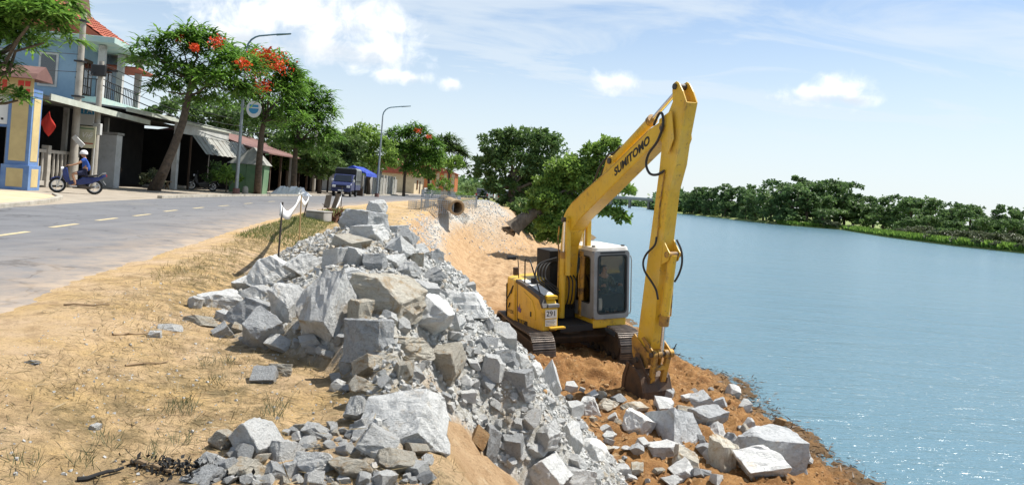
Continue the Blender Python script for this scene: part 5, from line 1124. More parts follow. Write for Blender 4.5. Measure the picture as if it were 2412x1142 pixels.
# ---- second shop with sheet awning: plane X = -22
sx = thing('shop', 'long low shop with grey sheet awning and black open front behind the leaning tree', 'shop', (-22, 38.5, 0))
Lz = 15.0
MB().box(-9, -8.8, 0, Lz, 0, 4.2).build('back_wall', 'interior_shade', sx); MB().box(-8.8, 0.1, -0.2, 0.0, 0, 4.0).build('side_wall', 'interior_shade', sx); MB().box(-8.8, -0.1, Lz, Lz + .2, 0, 4.0).build('side_wall', 'interior_shade', sx); MB().box(-8.8, -0.3, 0.0, Lz, 0.0, 0.02).build('shop_floor', 'dark_wood', sx); MB().box(-8.8, -3, 6.0, 6.15, 0, 4.0).build('partition', 'interior_shade', sx)
MB().prism([(1.9, 4.10), (1.9, 4.18), (-9.2, 5.0), (-9.2, 4.9)], lambda a, b: (a, -0.5, b), lambda a, b: (a, Lz + .5, b)).build('roof', 'sheet_metal', sx)  # eave pushed out to shade the open front
MB().box(1.9, 1.96, -0.5, Lz + .5, 4.0, 4.22).build('fascia', 'fascia_pale', sx)
ya = Yat(358, 330, -22) - 38.5; yb = Yat(490, 330, -22) - 38.5; yc = Yat(402, 340, -21.4) - 38.5
MB().box(1.45, 1.75, ya - 0.35, ya - 0.05, 0, 4.1).build('post', 'wall_white', sx, bevel=0.01)
MB().box(1.80, 1.86, ya, yb - 1.0, 3.40, 4.0).build('sign_band', 'wall_white', sx)
n_ = 22
for i in range(n_):
    a = yc + (Lz + 1.6 - yc) * i / n_; b = yc + (Lz + 1.6 - yc) * (i + 0.96) / n_; zz = 0.03 * (i % 2)
    MB().add([(1.9, a, 3.42 + zz), (1.9, b, 3.42 + zz), (2.85, b, 2.30 + zz), (2.85, a, 2.30 + zz), (1.9, a, 3.40 + zz), (1.9, b, 3.40 + zz), (2.85, b, 2.28 + zz), (2.85, a, 2.28 + zz)], [(0, 1, 2, 3), (4, 7, 6, 5), (3, 2, 6, 7), (0, 3, 7, 4), (1, 5, 6, 2)]).build('awning_sheet', 'sheet_metal', sx)
for a in (ya + 0.9, Lz - 0.3): MB().box(1.9, 2.0, a, a + 0.1, 0, 3.3).build('post', 'dark_wood', sx)
MB().box(-0.6, 0.9, ya + 0.4, ya + 4.6, 0.0, 0.16).build('step', 'kerb_concrete', sx, bevel=0.02)
for a in (1.7, 3.4):
    MB().ring([(a, 1.35), (a + 0.42, 0.95), (a, 0.55), (a - 0.42, 0.95)], [(a, 1.27), (a + 0.34, 0.95), (a, 0.63), (a - 0.34, 0.95)], lambda p, q: (-0.4, p, q), lambda p, q: (-0.34, p, q)).build('diamond_lattice', 'dark_wood', sx)
st = thing('display_stand', 'white metal display frame beside the leaning tree trunk', 'stand', at(354, 440, 42.5) * Vector((1, 1, 0)) if False else (onz(354, 436, 0).x - 1.2, 41.5, 0))
for a, b in ((0, 0), (0.75, 0), (0, 0.6), (0.75, 0.6)): MB().bar((b, a, 0), (b, a, 2.1), 0.06).build('upright', 'wall_white', st)
for z in (0.9, 2.07): MB().box(-0.03, 0.63, -0.03, 0.78, z, z + 0.05).build('shelf', 'wall_white', st)
col_ = thing('gate_column', 'square grey-white wall column beside the second utility pole', 'column', (at(250, 430, 38.5).x, 38.5, 0))
MB().box(-0.55, 0.5, -0.2, 0.35, 0, 2.75).build('shaft', 'wall_white', col_, bevel=0.02); MB().box(-0.62, 0.56, -0.26, 0.4, 2.76, 2.88).build('cap', 'wall_grey', col_, bevel=0.01)
# ---- dark terrace further on, with red roofs
dt = thing('house', 'dark terrace house with rusty red roof behind the middle trees', 'house', (-19.5, 55, 0))
MB().box(-9, -8.8, 0, 24, 0, 3.8).build('back_wall', 'interior_shade', dt); MB().box(-8.8, -1, -0.2, 0, 0, 3.4).build('side_wall', 'interior_shade', dt); MB().box(-8.8, -1, 24, 24.2, 0, 3.4).build('side_wall', 'interior_shade', dt); MB().box(-8.8, -0.3, 0.0, 24, 0.0, 0.02).build('shop_floor', 'dark_wood', dt)
MB().prism([(0.8, 2.9), (0.8, 3.0), (-4.5, 4.6), (-9.4, 3.5), (-9.4, 3.4), (-4.5, 4.45)], lambda a, b: (a, -0.4, b), lambda a, b: (a, 12, b)).build('roof', 'roof_maroon', dt)
MB().prism([(1.2, 2.9), (1.2, 3.0), (-9.4, 4.0), (-9.4, 3.9)], lambda a, b: (a, 12.1, b), lambda a, b: (a, 24.4, b)).build('roof', 'sheet_dark', dt)
for i in range(9):
    MB().box(0.0, 0.16, 1.2 + i * 2.7, 1.36 + i * 2.7, 0, 3.1).build('post', 'dark_wood' if i % 3 else 'wall_grey', dt)
    if i % 3 == 1: MB().box(-1.2, -1.1, 1.5 + i * 2.7, 3.5 + i * 2.7, 0.1, 2.4).build('door_panel', 'dark_wood', dt)
tn = thing('tent_booth', 'green canvas booth with grey peaked roof behind the second tree', 'booth', (onz(622, 456, 0).x - 0.6, 49.5, 0), R(8))
MB().prism([(-1.05, 0), (1.05, 0), (1.1, 1.95), (-1.1, 1.95)], lambda a, b: (a, -0.9, b), lambda a, b: (a, 0.9, b)).build('canvas_wall', 'tent_green', tn)
MB().add([(-1.25, -1.05, 1.9), (1.25, -1.05, 1.9), (1.25, 1.05, 1.9), (-1.25, 1.05, 1.9), (0.25, -0.55, 3.05), (0.25, 0.4, 3.05)], [(0, 1, 4), (1, 2, 5, 4), (2, 3, 5), (3, 0, 4, 5), (0, 3, 2, 1)]).build('canvas_roof', 'sheet_metal', tn)
for a in (-0.55, 0.0, 0.55): MB().bar((a, -0.92, 0.02), (a * 1.05, -0.92, 1.93), 0.035).build('canvas_fold', 'tent_green', tn)
# ---- walls and gates beyond the truck
wl = thing('garden_wall', 'grey panelled wall with metal gates beyond the blue truck', 'wall', (-16.4, 84, 0))
for i in range(9):
    a = i * 2.3
    MB().box(-0.15, 0.15, a, a + 0.28, 0, 2.4).build('pier', 'wall_white', wl, bevel=0.02)
    MB().box(-0.06, 0.06, a + 0.3, a + 2.28, 0, 2.05).build('panel', 'sheet_metal' if i % 2 else 'wall_grey', wl)
sh2 = thing('house', 'grey-walled house with shed roof behind the panelled wall', 'house', (-21, 86, 0))
MB().box(-6, 3.6, 0, 12, 0, 3.3).build('wall', 'wall_grey', sh2); MB().prism([(4.1, 3.2), (4.1, 3.3), (-6.5, 4.9), (-6.5, 4.8)], lambda a, b: (a, -0.6, b), lambda a, b: (a, 12.6, b)).build('roof', 'sheet_metal', sh2); MB().box(3.6, 3.66, 2, 3.2, 0.9, 2.2).build('window', 'dark_glass', sh2); MB().box(3.6, 3.66, 6, 7.2, 0.0, 2.2).build('door', 'dark_wood', sh2)
fh = thing('house', 'distant house with red roof and white fence at the end of the street', 'house', (-21, 128, 0))
MB().box(-6, 4, 0, 12, 0, 3.4).build('wall', 'wall_cream', fh); MB().prism([(4.8, 3.3), (-1, 6.3), (-6.8, 3.3)], lambda a, b: (a, -0.6, b), lambda a, b: (a, 12.6, b)).build('roof', 'roof_red', fh); MB().box(4.0, 4.08, 3, 4.5, 0.8, 2.4).build('window', 'dark_glass', fh); MB().box(4.0, 4.08, 7, 8.2, 0, 2.3).build('door', 'dark_wood', fh)
for i in range(10): MB().box(6.0, 6.1, -2 + i * 1.6, -0.8 + i * 1.6, 0, 1.2).build('fence_panel', 'wall_white', fh)
ol = thing('lattice_house', 'orange lattice-fronted house at the far end of the street', 'house', (-17.5, 158, 0))
MB().box(-5, 5.0, 0, 9, 0, 4.6).build('wall', 'wall_cream', ol)
for i in range(8): MB().box(5.0, 5.12, 0.2 + i * 1.12, 0.9 + i * 1.12, 0.8, 4.6).build('lattice', 'orange_lattice', ol)
for i in range(6): MB().box(-4.6 + i * 1.6, -3.7 + i * 1.6, -0.12, 0, 0.8, 4.6).build('lattice', 'orange_lattice', ol)
MB().prism([(5.6, 4.6), (0, 6.6), (-5.6, 4.6)], lambda a, b: (a, -0.5, b), lambda a, b: (a, 9.5, b)).build('roof', 'roof_red', ol)

# ================================================================ poles, lamps, wires, signs
def upole(px, pyb, pxt, pyt, Y, r0, r1, label):
    b = at(px, pyb, Y); b.z = 0; t_ = at(pxt, pyt, Y)
    o = thing('utility_pole', label, 'pole', b)
    v = t_ - b; MB().tube([(0, 0, 0), v * 0.5, v], [r0, (r0 + r1) / 2, r1], 10).build('shaft', 'pole_concrete', o, smooth=True)
    return o, b, t_
p1, b1, t1 = upole(168, 445, 198, 30, 34.5, 0.19, 0.125, 'taller grey concrete utility pole behind the motorbike rider')
c_ = t1 - b1
for k_ in (0.52, 0.72, 0.95): MB().box(c_.x * k_ - 0.2, c_.x * k_ + 0.2, -0.2, 0.2, c_.z * k_ - 0.04, c_.z * k_ + 0.04).build('clamp', 'iron_black', p1)
p2, b2, t2 = upole(217, 448, 240, 145, 35.5, 0.16, 0.11, 'shorter concrete utility pole with a meter box right of the taller pole')
c_ = t2 - b2; MB().box(c_.x - 0.35, c_.x + 0.35, -0.3, -0.1, c_.z - 0.75, c_.z - 0.2).build('cable_coil', 'iron_black', p2, bevel=0.05); MB().box(c_.x * .5 - 0.05, c_.x * .5 + 0.32, -0.28, -0.08, c_.z * .42, c_.z * .42 + 0.55).build('meter_box', 'wall_white', p2, bevel=0.02)
MB().bar((c_.x * .9 - .8, 0, c_.z * .93), (c_.x * .9 + .8, 0, c_.z * .93), 0.08).build('cross_arm', 'iron_black', p2)
p3, b3, t3 = upole(738, 455, 748, 250, 70, 0.17, 0.12, 'concrete utility pole mostly hidden among the middle trees')
WG = 'overhead cables above the shops'
for i, (dz, lab) in enumerate(((0.0, 'highest black cable running from the utility poles into the trees'), (-0.35, 'second black cable from the top, sagging towards the trees'), (-0.7, 'third black cable from the top, sagging towards the trees'), (-1.0, 'lowest thick black cable between the poles and the trees'))):
    a = Vector((t2.x, t2.y, t2.z + dz - 0.1)); b = Vector((t3.x, t3.y, t3.z - 0.8 + dz * 0.7)); pts = []
    for k_ in range(13): q = k_ / 12; p = a.lerp(b, q); p.z -= 1.5 * 4 * q * (1 - q) * (0.8 + 0.1 * i); pts.append(p)
    tag(MB().tube(pts, 0.018 if i < 3 else 0.03, 5).build('electric_cable', 'iron_black'), lab, 'cable', WG)
for i, lab in enumerate(('upper black cable crossing in front of the blue house', 'lower black cable crossing in front of the blue house')):
    a = Vector((t1.x, t1.y, t1.z * (0.76 - 0.1 * i))); b = Vector((t1.x - 9, t1.y - 22, t1.z * (0.80 - 0.1 * i))); pts = [a.lerp(b, k_ / 8) - Vector((0, 0, 1.0 * 4 * (k_ / 8) * (1 - k_ / 8))) for k_ in range(9)]
    tag(MB().tube(pts, 0.016, 5).build('electric_cable', 'iron_black'), lab, 'cable', WG)
    a2 = Vector((t1.x, t1.y, t1.z * (0.76 - 0.1 * i))); 
tag(MB().tube([Vector((t1.x, t1.y, t1.z * .72)), Vector(((t1.x + t2.x) / 2, (t1.y + t2.y) / 2, t2.z - .8)), Vector((t2.x, t2.y, t2.z - .2))], 0.02, 5).build('electric_cable', 'iron_black'), 'short black cable between the two concrete utility poles', 'cable', WG)
def lamp(px, py, Y, H_, lab):
    b = at(px, py, Y); b.z = 0
    o = thing('street_lamp', lab, 'street lamp', b, group='street lamps on the far pavement')
    MB().tube([(0, 0, 0), (0, 0, H_ * 0.55), (0, 0, H_ * 0.9)], [0.11, 0.085, 0.06], 12).build('pole', 'galv', o, smooth=True); MB().tube([(0, 0, 0), (0, 0, 0.35)], [0.22, 0.2], 12).build('base', 'roof_maroon', o)
    pts = [(0, 0, H_ * 0.9)] + [(1.0 * (1 - math.cos(q)), 0, H_ * 0.9 + 0.85 * math.sin(q)) for q in (0.35, 0.7, 1.0, 1.25)] + [(1.75, 0, H_ * 0.9 + 0.98)]
    MB().tube(pts, [0.06, 0.055, 0.055, 0.05, 0.05, 0.045], 10).build('arm', 'lamp_teal', o, smooth=True)
    MB().prism([(1.7, -0.03), (2.55, 0.10), (2.6, 0.16), (1.75, 0.07)], lambda a, c: (a, -0.11, H_ * 0.9 + 0.94 + c), lambda a, c: (a, 0.11, H_ * 0.9 + 0.94 + c)).build('lamp_head', 'lamp_teal', o, bevel=0.02)
    return o
l1_ = lamp(556, 455, 44.5, 9.75, 'near street lamp rising through the flowering trees')
sg = MB().prism([(0.45 * math.cos(R(a)), 0.55 * math.sin(R(a)) if math.sin(R(a)) < 0 else 0.45 * math.sin(R(a))) for a in range(0, 360, 18)], lambda a, b: (0.72 + a, -0.1, 5.2 + b), lambda a, b: (0.72 + a, -0.06, 5.2 + b)).build('round_sign', 'sign_white', l1_)
MB().prism([(0.3 * math.cos(R(a)), 0.32 * math.sin(R(a))) for a in range(180, 361, 18)], lambda a, b: (0.72 + a, -0.112, 5.2 + b), lambda a, b: (0.72 + a, -0.1, 5.2 + b)).build('sign_emblem', 'sign_blue', sg)
MB().box(0.45, 0.99, -0.112, -0.1, 5.28, 5.42).build('sign_emblem', 'sign_blue', sg); MB().bar((0, -0.08, 5.25), (0.3, -0.08, 5.25), 0.04).build('sign_bracket', 'galv', l1_)
lamp(888, 455, 70, 8.6, 'farther street lamp standing clear against the sky')
# signs by the poles
def sign_board(px0, py0, px1, py1, Y, m, name, lab, th=0.06):
    a, b = at(px0, py0, Y), at(px1, py1, Y); c = (a + b) / 2; w, h = abs(b.x - a.x), abs(b.z - a.z)
    o = thing(name, lab, 'sign', (c.x, c.y, c.z), R(6)); MB().box(-w / 2, w / 2, -th / 2, th / 2, -h / 2, h / 2).build('board', m, o, bevel=0.01); return o, w, h
s_, w, h = sign_board(190, 250, 220, 296, 36.2, 'sign_white', 'shop_sign', 'blue and white shop sign reading TA between the two poles')
MB().box(-w / 2, w / 2, -0.04, -0.031, h * 0.08, h / 2).build('sign_band', 'sign_blue', s_)
FR = Matrix(((1, 0, 0, 0), (0, 0, -1, -0.045), (0, 1, 0, h * 0.28), (0, 0, 0, 1))); text_mesh('sign_text', 'T\u1ea0', 0.42, 'sign_white', s_, FR)
s_, w, h = sign_board(186, 296, 222, 350, 35.0, 'sign_beige', 'shop_sign', 'beige hanging signboard below the blue and white sign')
text_mesh('sign_text', 'Vi\u1ec7', 0.36, 'sign_white', s_, Matrix(((1, 0, 0, 0), (0, 0, -1, -0.034), (0, 1, 0, h * 0.08), (0, 0, 0, 1))), shear=0.3); MB().box(-w * .4, w * .4, -0.033, -0.03, h * .36, h * .42).build('print_line', 'tent_green', s_); MB().box(-w * .4, w * .4, -0.033, -0.03, -h * .32, -h * .26).build('print_line', 'roof_red', s_)
for a in (-w / 2 + .03, w / 2 - .03): MB().bar((a, 0, -h / 2), (a, 0, -h / 2 - 1.6), 0.05).build('sign_leg', 'wall_white', s_)
s_, w, h = sign_board(172, 320, 197, 346, 34.0, 'sign_white', 'fallen_board', 'tilted white board leaning on the taller utility pole'); s_.rotation_euler = (0, R(42), R(6)); s_.scale = (1.2, 1, 0.45)
# flag
fp = thing('flag', 'red flag on a slanted white staff beside the gate pillar', 'flag', at(72, 330, 30.0))
v0 = Vector((0, 0, 0)); v1 = at(96, 284, 30.0) - at(72, 330, 30.0); v2 = at(114, 258, 30.0) - at(72, 330, 30.0)
MB().tube([v0 - (v1 * 0.2), v1 * 1.0], 0.025, 8).build('staff', 'white_paint', fp)
fl = MB(); na, nb_ = 9, 8
cA, cB, cC, cD = (at(*q, 30.0) - at(72, 330, 30.0) for q in ((93, 290), (115, 260), (131, 300), (113, 322)))
for i in range(na):
    for j in range(nb_):
        u, v = i / (na - 1), j / (nb_ - 1); p = cA.lerp(cB, v).lerp(cD.lerp(cC, v), u); fl.v.append((p.x, p.y + 0.05 * math.sin(u * 7 + v * 2), p.z + 0.015 * math.sin(v * 4 + u * 3)))
for i in range(na - 1):
    for j in range(nb_ - 1): o = i * nb_ + j; fl.f.append((o, o + 1, o + nb_ + 1, o + nb_))
mat('flag_red', (0.60, 0.035, 0.02), 0.8); fo = fl.build('cloth', 'flag_red', fp, smooth=True, fix=False); sm = fo.modifiers.new('solid', 'SOLIDIFY'); sm.thickness = 0.006

# ================================================================ vehicles
mat('bike_blue', (0.008, 0.018, 0.11), 0.3, (0.014, 0.035, 0.17), 5); mat('tyre', (0.018, 0.018, 0.018), 0.85); mat('rim_silver', (0.55, 0.55, 0.56), 0.35, metal=0.8); mat('seat_black', (0.02, 0.02, 0.022), 0.7); mat('chrome_dull', (0.5, 0.5, 0.5), 0.3, metal=1.0)
mat('light_lens', (0.75, 0.76, 0.78), 0.15); mat('lens_red', (0.45, 0.02, 0.015), 0.25); mat('truck_blue', (0.02, 0.028, 0.095), 0.35, (0.03, 0.04, 0.12), 3); mat('canvas_grey', (0.22, 0.25, 0.25), 0.8, (0.15, 0.17, 0.175), 1.6); mat('car_grey', (0.16, 0.17, 0.18), 0.3); mat('car_white', (0.62, 0.63, 0.64), 0.3); mat('bike_dark', (0.02, 0.02, 0.024), 0.35)
def wheel(parent, c, r, w, axis='y', spokes=6):
    c = Vector(c); ax = Vector((0, 1, 0)) if axis == 'y' else Vector((1, 0, 0)); n = 28; mb = MB(); m2 = 10
    e1 = Vector((1, 0, 0)) if axis == 'y' else Vector((0, 1, 0)); e2 = Vector((0, 0, 1))
    for i in range(n):
        a = 2 * math.pi * i / n; rd = e1 * math.cos(a) + e2 * math.sin(a)
        for j in range(m2): b = 2 * math.pi * j / m2; mb.v.append(tuple(c + rd * (r - w * 0.5 + w * 0.5 * math.cos(b)) + ax * (w * 0.5 * math.sin(b))))
    for i in range(n):
        for j in range(m2): mb.f.append((i * m2 + j, i * m2 + (j + 1) % m2, ((i + 1) % n) * m2 + (j + 1) % m2, ((i + 1) % n) * m2 + j))
    wh = mb.build('wheel', 'tyre', parent, smooth=True)
    rm = MB(); ri = r - w * 0.95
    lo = [(ri * math.cos(2 * math.pi * i / 24), ri * math.sin(2 * math.pi * i / 24)) for i in range(24)]; li = [(a * 0.86, b * 0.86) for a, b in lo]
    rm.ring(lo, li, lambda a, b: c + e1 * a + e2 * b - ax * w * .3, lambda a, b: c + e1 * a + e2 * b + ax * w * .3)
    for i in range(spokes): a = 2 * math.pi * i / spokes; rm.bar(c + (e1 * math.cos(a) + e2 * math.sin(a)) * 0.03, c + (e1 * math.cos(a) + e2 * math.sin(a)) * ri * 0.9, 0.03 if spokes < 9 else 0.012, 0.02)
    rm.cyl(c - ax * w * .45, c + ax * w * .45, ri * 0.22, 14); rm.build('rim', 'rim_silver', wh)
    return wh
def motorbike(lab, loc, rz, group=None, mt='bike_blue'):
    o = thing('motorbike', lab, 'motorbike', loc, rz, group)                 # local +x forward
    P = lambda prof, hw, n, m, bev=0.02, sm=False: MB().prism(prof, lambda a, b: (a, -hw, b), lambda a, b: (a, hw, b)).build(n, m, o, bevel=bev, smooth=sm)
    wheel(o, (0.62, 0, 0.29), 0.29, 0.085, spokes=5); wheel(o, (-0.62, 0, 0.29), 0.29, 0.095, spokes=5)
    P([(0.34, 0.40), (0.46, 0.62), (0.50, 0.86), (0.42, 1.0), (0.33, 0.98), (0.27, 0.70), (0.18, 0.42)], 0.13, 'leg_shield', mt, 0.04)
    P([(-0.52, 0.42), (-0.1, 0.34), (0.30, 0.34), (0.22, 0.48), (-0.05, 0.55), (-0.2, 0.66), (-0.60, 0.68), (-0.98, 0.80), (-1.0, 0.74), (-0.75, 0.55)], 0.10, 'body_fairing', mt, 0.03)
    P([(-0.12, 0.66), (-0.2, 0.72), (-0.55, 0.76), (-0.80, 0.82), (-0.86, 0.78), (-0.55, 0.68)], 0.13, 'seat', 'seat_black', 0.03)
    P([(0.46, 0.56), (0.62, 0.64), (0.82, 0.57), (0.90, 0.44), (0.84, 0.50), (0.64, 0.59), (0.48, 0.52)], 0.065, 'front_fender', mt, 0.012)
    P([(-0.52, 0.20), (0.12, 0.20), (0.18, 0.36), (-0.1, 0.42), (-0.3, 0.36)], 0.09, 'engine', 'dark_steel', 0.02)
    for s_ in (-1, 1): MB().tube([(0.62, s_ * 0.075, 0.29), (0.42, s_ * 0.07, 0.88)], 0.022, 8).build('fork', 'chrome_dull', o)
    MB().tube([(0.30, -0.36, 1.05), (0.36, -0.22, 1.02), (0.40, 0, 0.98), (0.36, 0.22, 1.02), (0.30, 0.36, 1.05)], 0.016, 8).build('handlebar', 'seat_black', o)
    for s_ in (-1, 1): MB().tube([(0.34, s_ * 0.28, 1.04), (0.32, s_ * 0.34, 1.2)], 0.008, 6).build('mirror_stem', 'seat_black', o); MB().box(0.30, 0.32, s_ * 0.38 - 0.06, s_ * 0.38 + 0.06, 1.17, 1.26).build('mirror', 'seat_black', o, bevel=0.01)
    MB().cyl((0.44, 0, 0.93), (0.53, 0, 0.91), 0.085, 14).build('headlight', 'light_lens', o); MB().box(-1.02, -0.97, -0.06, 0.06, 0.72, 0.80).build('tail_light', 'lens_red', o, bevel=0.01)
    MB().tube([(-0.1, -0.13, 0.22), (-0.4, -0.15, 0.22), (-0.85, -0.17, 0.36)], [0.025, 0.045, 0.055], 10).build('exhaust', 'chrome_dull', o); MB().bar((-0.1, 0.12, 0.25), (-0.62, 0.10, 0.29), 0.05).build('swing_arm', 'dark_steel', o)
    MB().bar((-0.90, 0, 0.55), (-1.0, 0, 0.40), 0.14, 0.015).build('number_plate', 'white_paint', o); MB().tube([(-0.70, 0.13, 0.70), (-0.86, 0.13, 0.84), (-0.98, 0, 0.86), (-0.86, -0.13, 0.84), (-0.70, -0.13, 0.70)], 0.013, 6).build('grab_rail', 'chrome_dull', o)
    for s_ in (-1, 1): MB().bar((-0.05, s_ * 0.1, 0.26), (-0.05, s_ * 0.24, 0.26), 0.035).build('foot_peg', 'seat_black', o)
    return o
bl = onz(178, 456, 0); BR = math.atan2(-0.5, -0.86)
motorbike('dark blue motorbike ridden along the far pavement', (bl.x, bl.y, 0.0), BR)
def rider():
    M_ = Matrix.Translation((bl.x, bl.y, 0.0)) @ Matrix.Rotation(BR, 4, 'Z')
    pr = thing('person', 'rider in blue shirt and white helmet on the dark blue motorbike', 'person', mat4=M_)
    J = {'pelvis': ((-0.30, 0, 0.88), (0.14, 0.13)), 'waist': ((-0.30, 0, 1.04), (0.13, 0.11)), 'chest': ((-0.26, 0, 1.28), (0.16, 0.115)), 'neck': ((-0.21, 0, 1.42), 0.055), 'head': ((-0.16, 0, 1.54), (0.085, 0.095)), 'crown': ((-0.16, 0, 1.62), 0.07)}
    E_ = [('pelvis', 'waist'), ('waist', 'chest'), ('chest', 'neck'), ('neck', 'head'), ('head', 'crown')]
    for s_, q in ((-1, 'r'), (1, 'l')):
        J[q + 'sh'] = ((-0.22, s_ * 0.18, 1.34), 0.068); J[q + 'el'] = ((0.0, s_ * 0.27, 1.16), 0.045); J[q + 'wr'] = ((0.24, s_ * 0.30, 1.07), 0.030)
        E_ += [('chest', q + 'sh'), (q + 'sh', q + 'el'), (q + 'el', q + 'wr')]; hand(J, E_, q + 'wr', (0.29, s_ * 0.30, 1.075), (1, 0, -0.05), (0, -s_, 0.1), q)
        J[q + 'hip'] = ((-0.22, s_ * 0.11, 0.84), 0.092); J[q + 'kn'] = ((0.16, s_ * 0.19, 0.76), 0.062); J[q + 'an'] = ((0.02, s_ * 0.19, 0.36), 0.040); J[q + 'toe'] = ((0.18, s_ * 0.20, 0.31), 0.036)
        E_ += [('pelvis', q + 'hip'), (q + 'hip', q + 'kn'), (q + 'kn', q + 'an'), (q + 'an', q + 'toe')]
    skin_obj('body', J, E_, 'skin_tan', pr, 'pelvis')
    gr = lambda n, f=1.18, a=.008: (J[n][0], tuple(x * f + a for x in (J[n][1] if isinstance(J[n][1], tuple) else (J[n][1],) * 2)))
    K_ = {n: gr(n) for n in ('pelvis', 'waist', 'chest', 'rsh', 'lsh')}
    for q in 'rl': K_[q + 'mid'] = (tuple((Vector(J[q + 'sh'][0]) * 0.45 + Vector(J[q + 'el'][0]) * 0.55)), 0.07)
    skin_obj('shirt', K_, [('pelvis', 'waist'), ('waist', 'chest'), ('chest', 'rsh'), ('rsh', 'rmid'), ('chest', 'lsh'), ('lsh', 'lmid')], 'shirt_blue', pr, 'pelvis')
    K_ = {n: gr(n, 1.12) for n in ('pelvis', 'rhip', 'lhip')}
    for q in 'rl': K_[q + 'mid'] = (tuple((Vector(J[q + 'hip'][0]) * 0.3 + Vector(J[q + 'kn'][0]) * 0.7)), 0.09)
    skin_obj('shorts', K_, [('pelvis', 'rhip'), ('rhip', 'rmid'), ('pelvis', 'lhip'), ('lhip', 'lmid')], 'shorts_navy', pr, 'pelvis')
    hm = MB(); hn, hk = 16, 7
    for i in range(hk):
        ph = (math.pi / 2 + 0.25) * i / (hk - 1)
        for j in range(hn): a = 2 * math.pi * j / hn; hm.v.append((-0.175 + 0.145 * math.sin(ph) * math.cos(a), 0.128 * math.sin(ph) * math.sin(a), 1.575 + 0.135 * math.cos(ph)))
    for i in range(hk - 1):
        for j in range(hn): hm.f.append((i * hn + j, i * hn + (j + 1) % hn, (i + 1) * hn + (j + 1) % hn, (i + 1) * hn + j))
    hm.build('helmet', 'helmet_white', pr, smooth=True)
    for s_ in (-1, 1): MB().bar((-0.03, s_ * 0.2, 0.29), (0.22, s_ * 0.2, 0.28), 0.09, 0.05).build('sandal', 'rim_silver', pr, bevel=0.02)
    head_parts(pr, (-0.16, 0, 1.53), (1, 0, -0.05), 0.095)
rider()
q = onz(608, 452, 0); motorbike('parked black motorbike beside the green booth', (q.x - 0.8, 46.6, 0.0), R(200), mt='bike_dark')
# ---- blue cargo truck, nose towards the camera (local +x = nose)
tp = onz(812, 464, 0)
def truck():
    o = thing('truck', 'dark blue light truck with grey canvas cargo box parked at the kerb', 'truck', (-13.9, 61.5, 0.0), R(-90 + 3))
    P = lambda prof, hw, n, m, par=o, bev=0.03: MB().prism(prof, lambda a, b: (a, -hw, b), lambda a, b: (a, hw, b)).build(n, m, par, bevel=bev)
    cb = P([(0.0, 0.55), (1.75, 0.50), (1.80, 0.95), (1.65, 1.10), (1.15, 1.20), (0.72, 1.80), (0.0, 1.84)], 0.80, 'cab', 'truck_blue')
    MB().add([(1.13, -0.70, 1.24), (1.13, 0.70, 1.24), (0.76, 0.62, 1.76), (0.76, -0.62, 1.76), (1.17, -0.70, 1.25), (1.17, 0.70, 1.25), (0.80, 0.62, 1.77), (0.80, -0.62, 1.77)], [(0, 1, 2, 3), (4, 7, 6, 5), (0, 4, 5, 1), (2, 6, 7, 3), (0, 3, 7, 4), (1, 5, 6, 2)]).build('windscreen', 'dark_glass', cb)
    for s_ in (-1, 1):
        MB().prism([(0.15, 1.25), (1.0, 1.25), (0.68, 1.72), (0.15, 1.74)], lambda a, b: (a, s_ * 0.80, b), lambda a, b: (a, s_ * 0.812, b)).build('side_window', 'dark_glass', cb)
        MB().box(1.76, 1.82, s_ * 0.58 - 0.14, s_ * 0.58 + 0.14, 0.74, 0.92).build('headlight', 'light_lens', cb, bevel=0.02); MB().box(1.0, 1.1, s_ * 0.86 - 0.08, s_ * 0.86 + 0.08, 1.22, 1.42).build('mirror', 'white_paint', cb, bevel=0.02)
        wheel(o, (1.2, s_ * 0.68, 0.32), 0.32, 0.18, spokes=5); wheel(o, (-1.45, s_ * 0.68, 0.32), 0.32, 0.2, spokes=5)
    MB().box(1.75, 1.86, -0.78, 0.78, 0.42, 0.60).build('bumper', 'truck_blue', cb, bevel=0.03); MB().box(1.861, 1.87, -0.22, 0.22, 0.46, 0.57).build('number_plate', 'white_paint', cb); MB().box(1.80, 1.815, -0.38, 0.38, 0.75, 0.90).build('grille', 'black_rubber', cb)
    MB().box(-2.6, 1.4, -0.45, 0.45, 0.36, 0.52).build('chassis', 'black_rubber', o)
    bd_ = MB().box(-2.6, -0.06, -0.88, 0.88, 0.58, 1.0).build('cargo_bed', 'truck_blue', o, bevel=0.02)
    cv = MB().prism([(-0.88, 1.0), (0.88, 1.0), (0.90, 2.25), (0.75, 2.38), (-0.75, 2.38), (-0.90, 2.25)], lambda a, b: (-2.58, a, b), lambda a, b: (-0.04, a, b)).build('canvas_cover', 'canvas_grey', o, bevel=0.02)
    for i in range(6): MB().bar((-0.3 - i * 0.42, 0.905, 1.05), (-0.3 - i * 0.42, 0.915, 2.22), 0.05, 0.02).build('canvas_rib', 'sheet_metal', cv)
    MB().box(-2.5, -0.1, 0.9, 0.925, 1.3, 1.36).build('canvas_strap', 'black_rubber', cv)
    MB().box(-0.06, 0.02, -0.86, 0.86, 1.0, 2.3).build('canvas_front', 'black_rubber', cv)
truck()
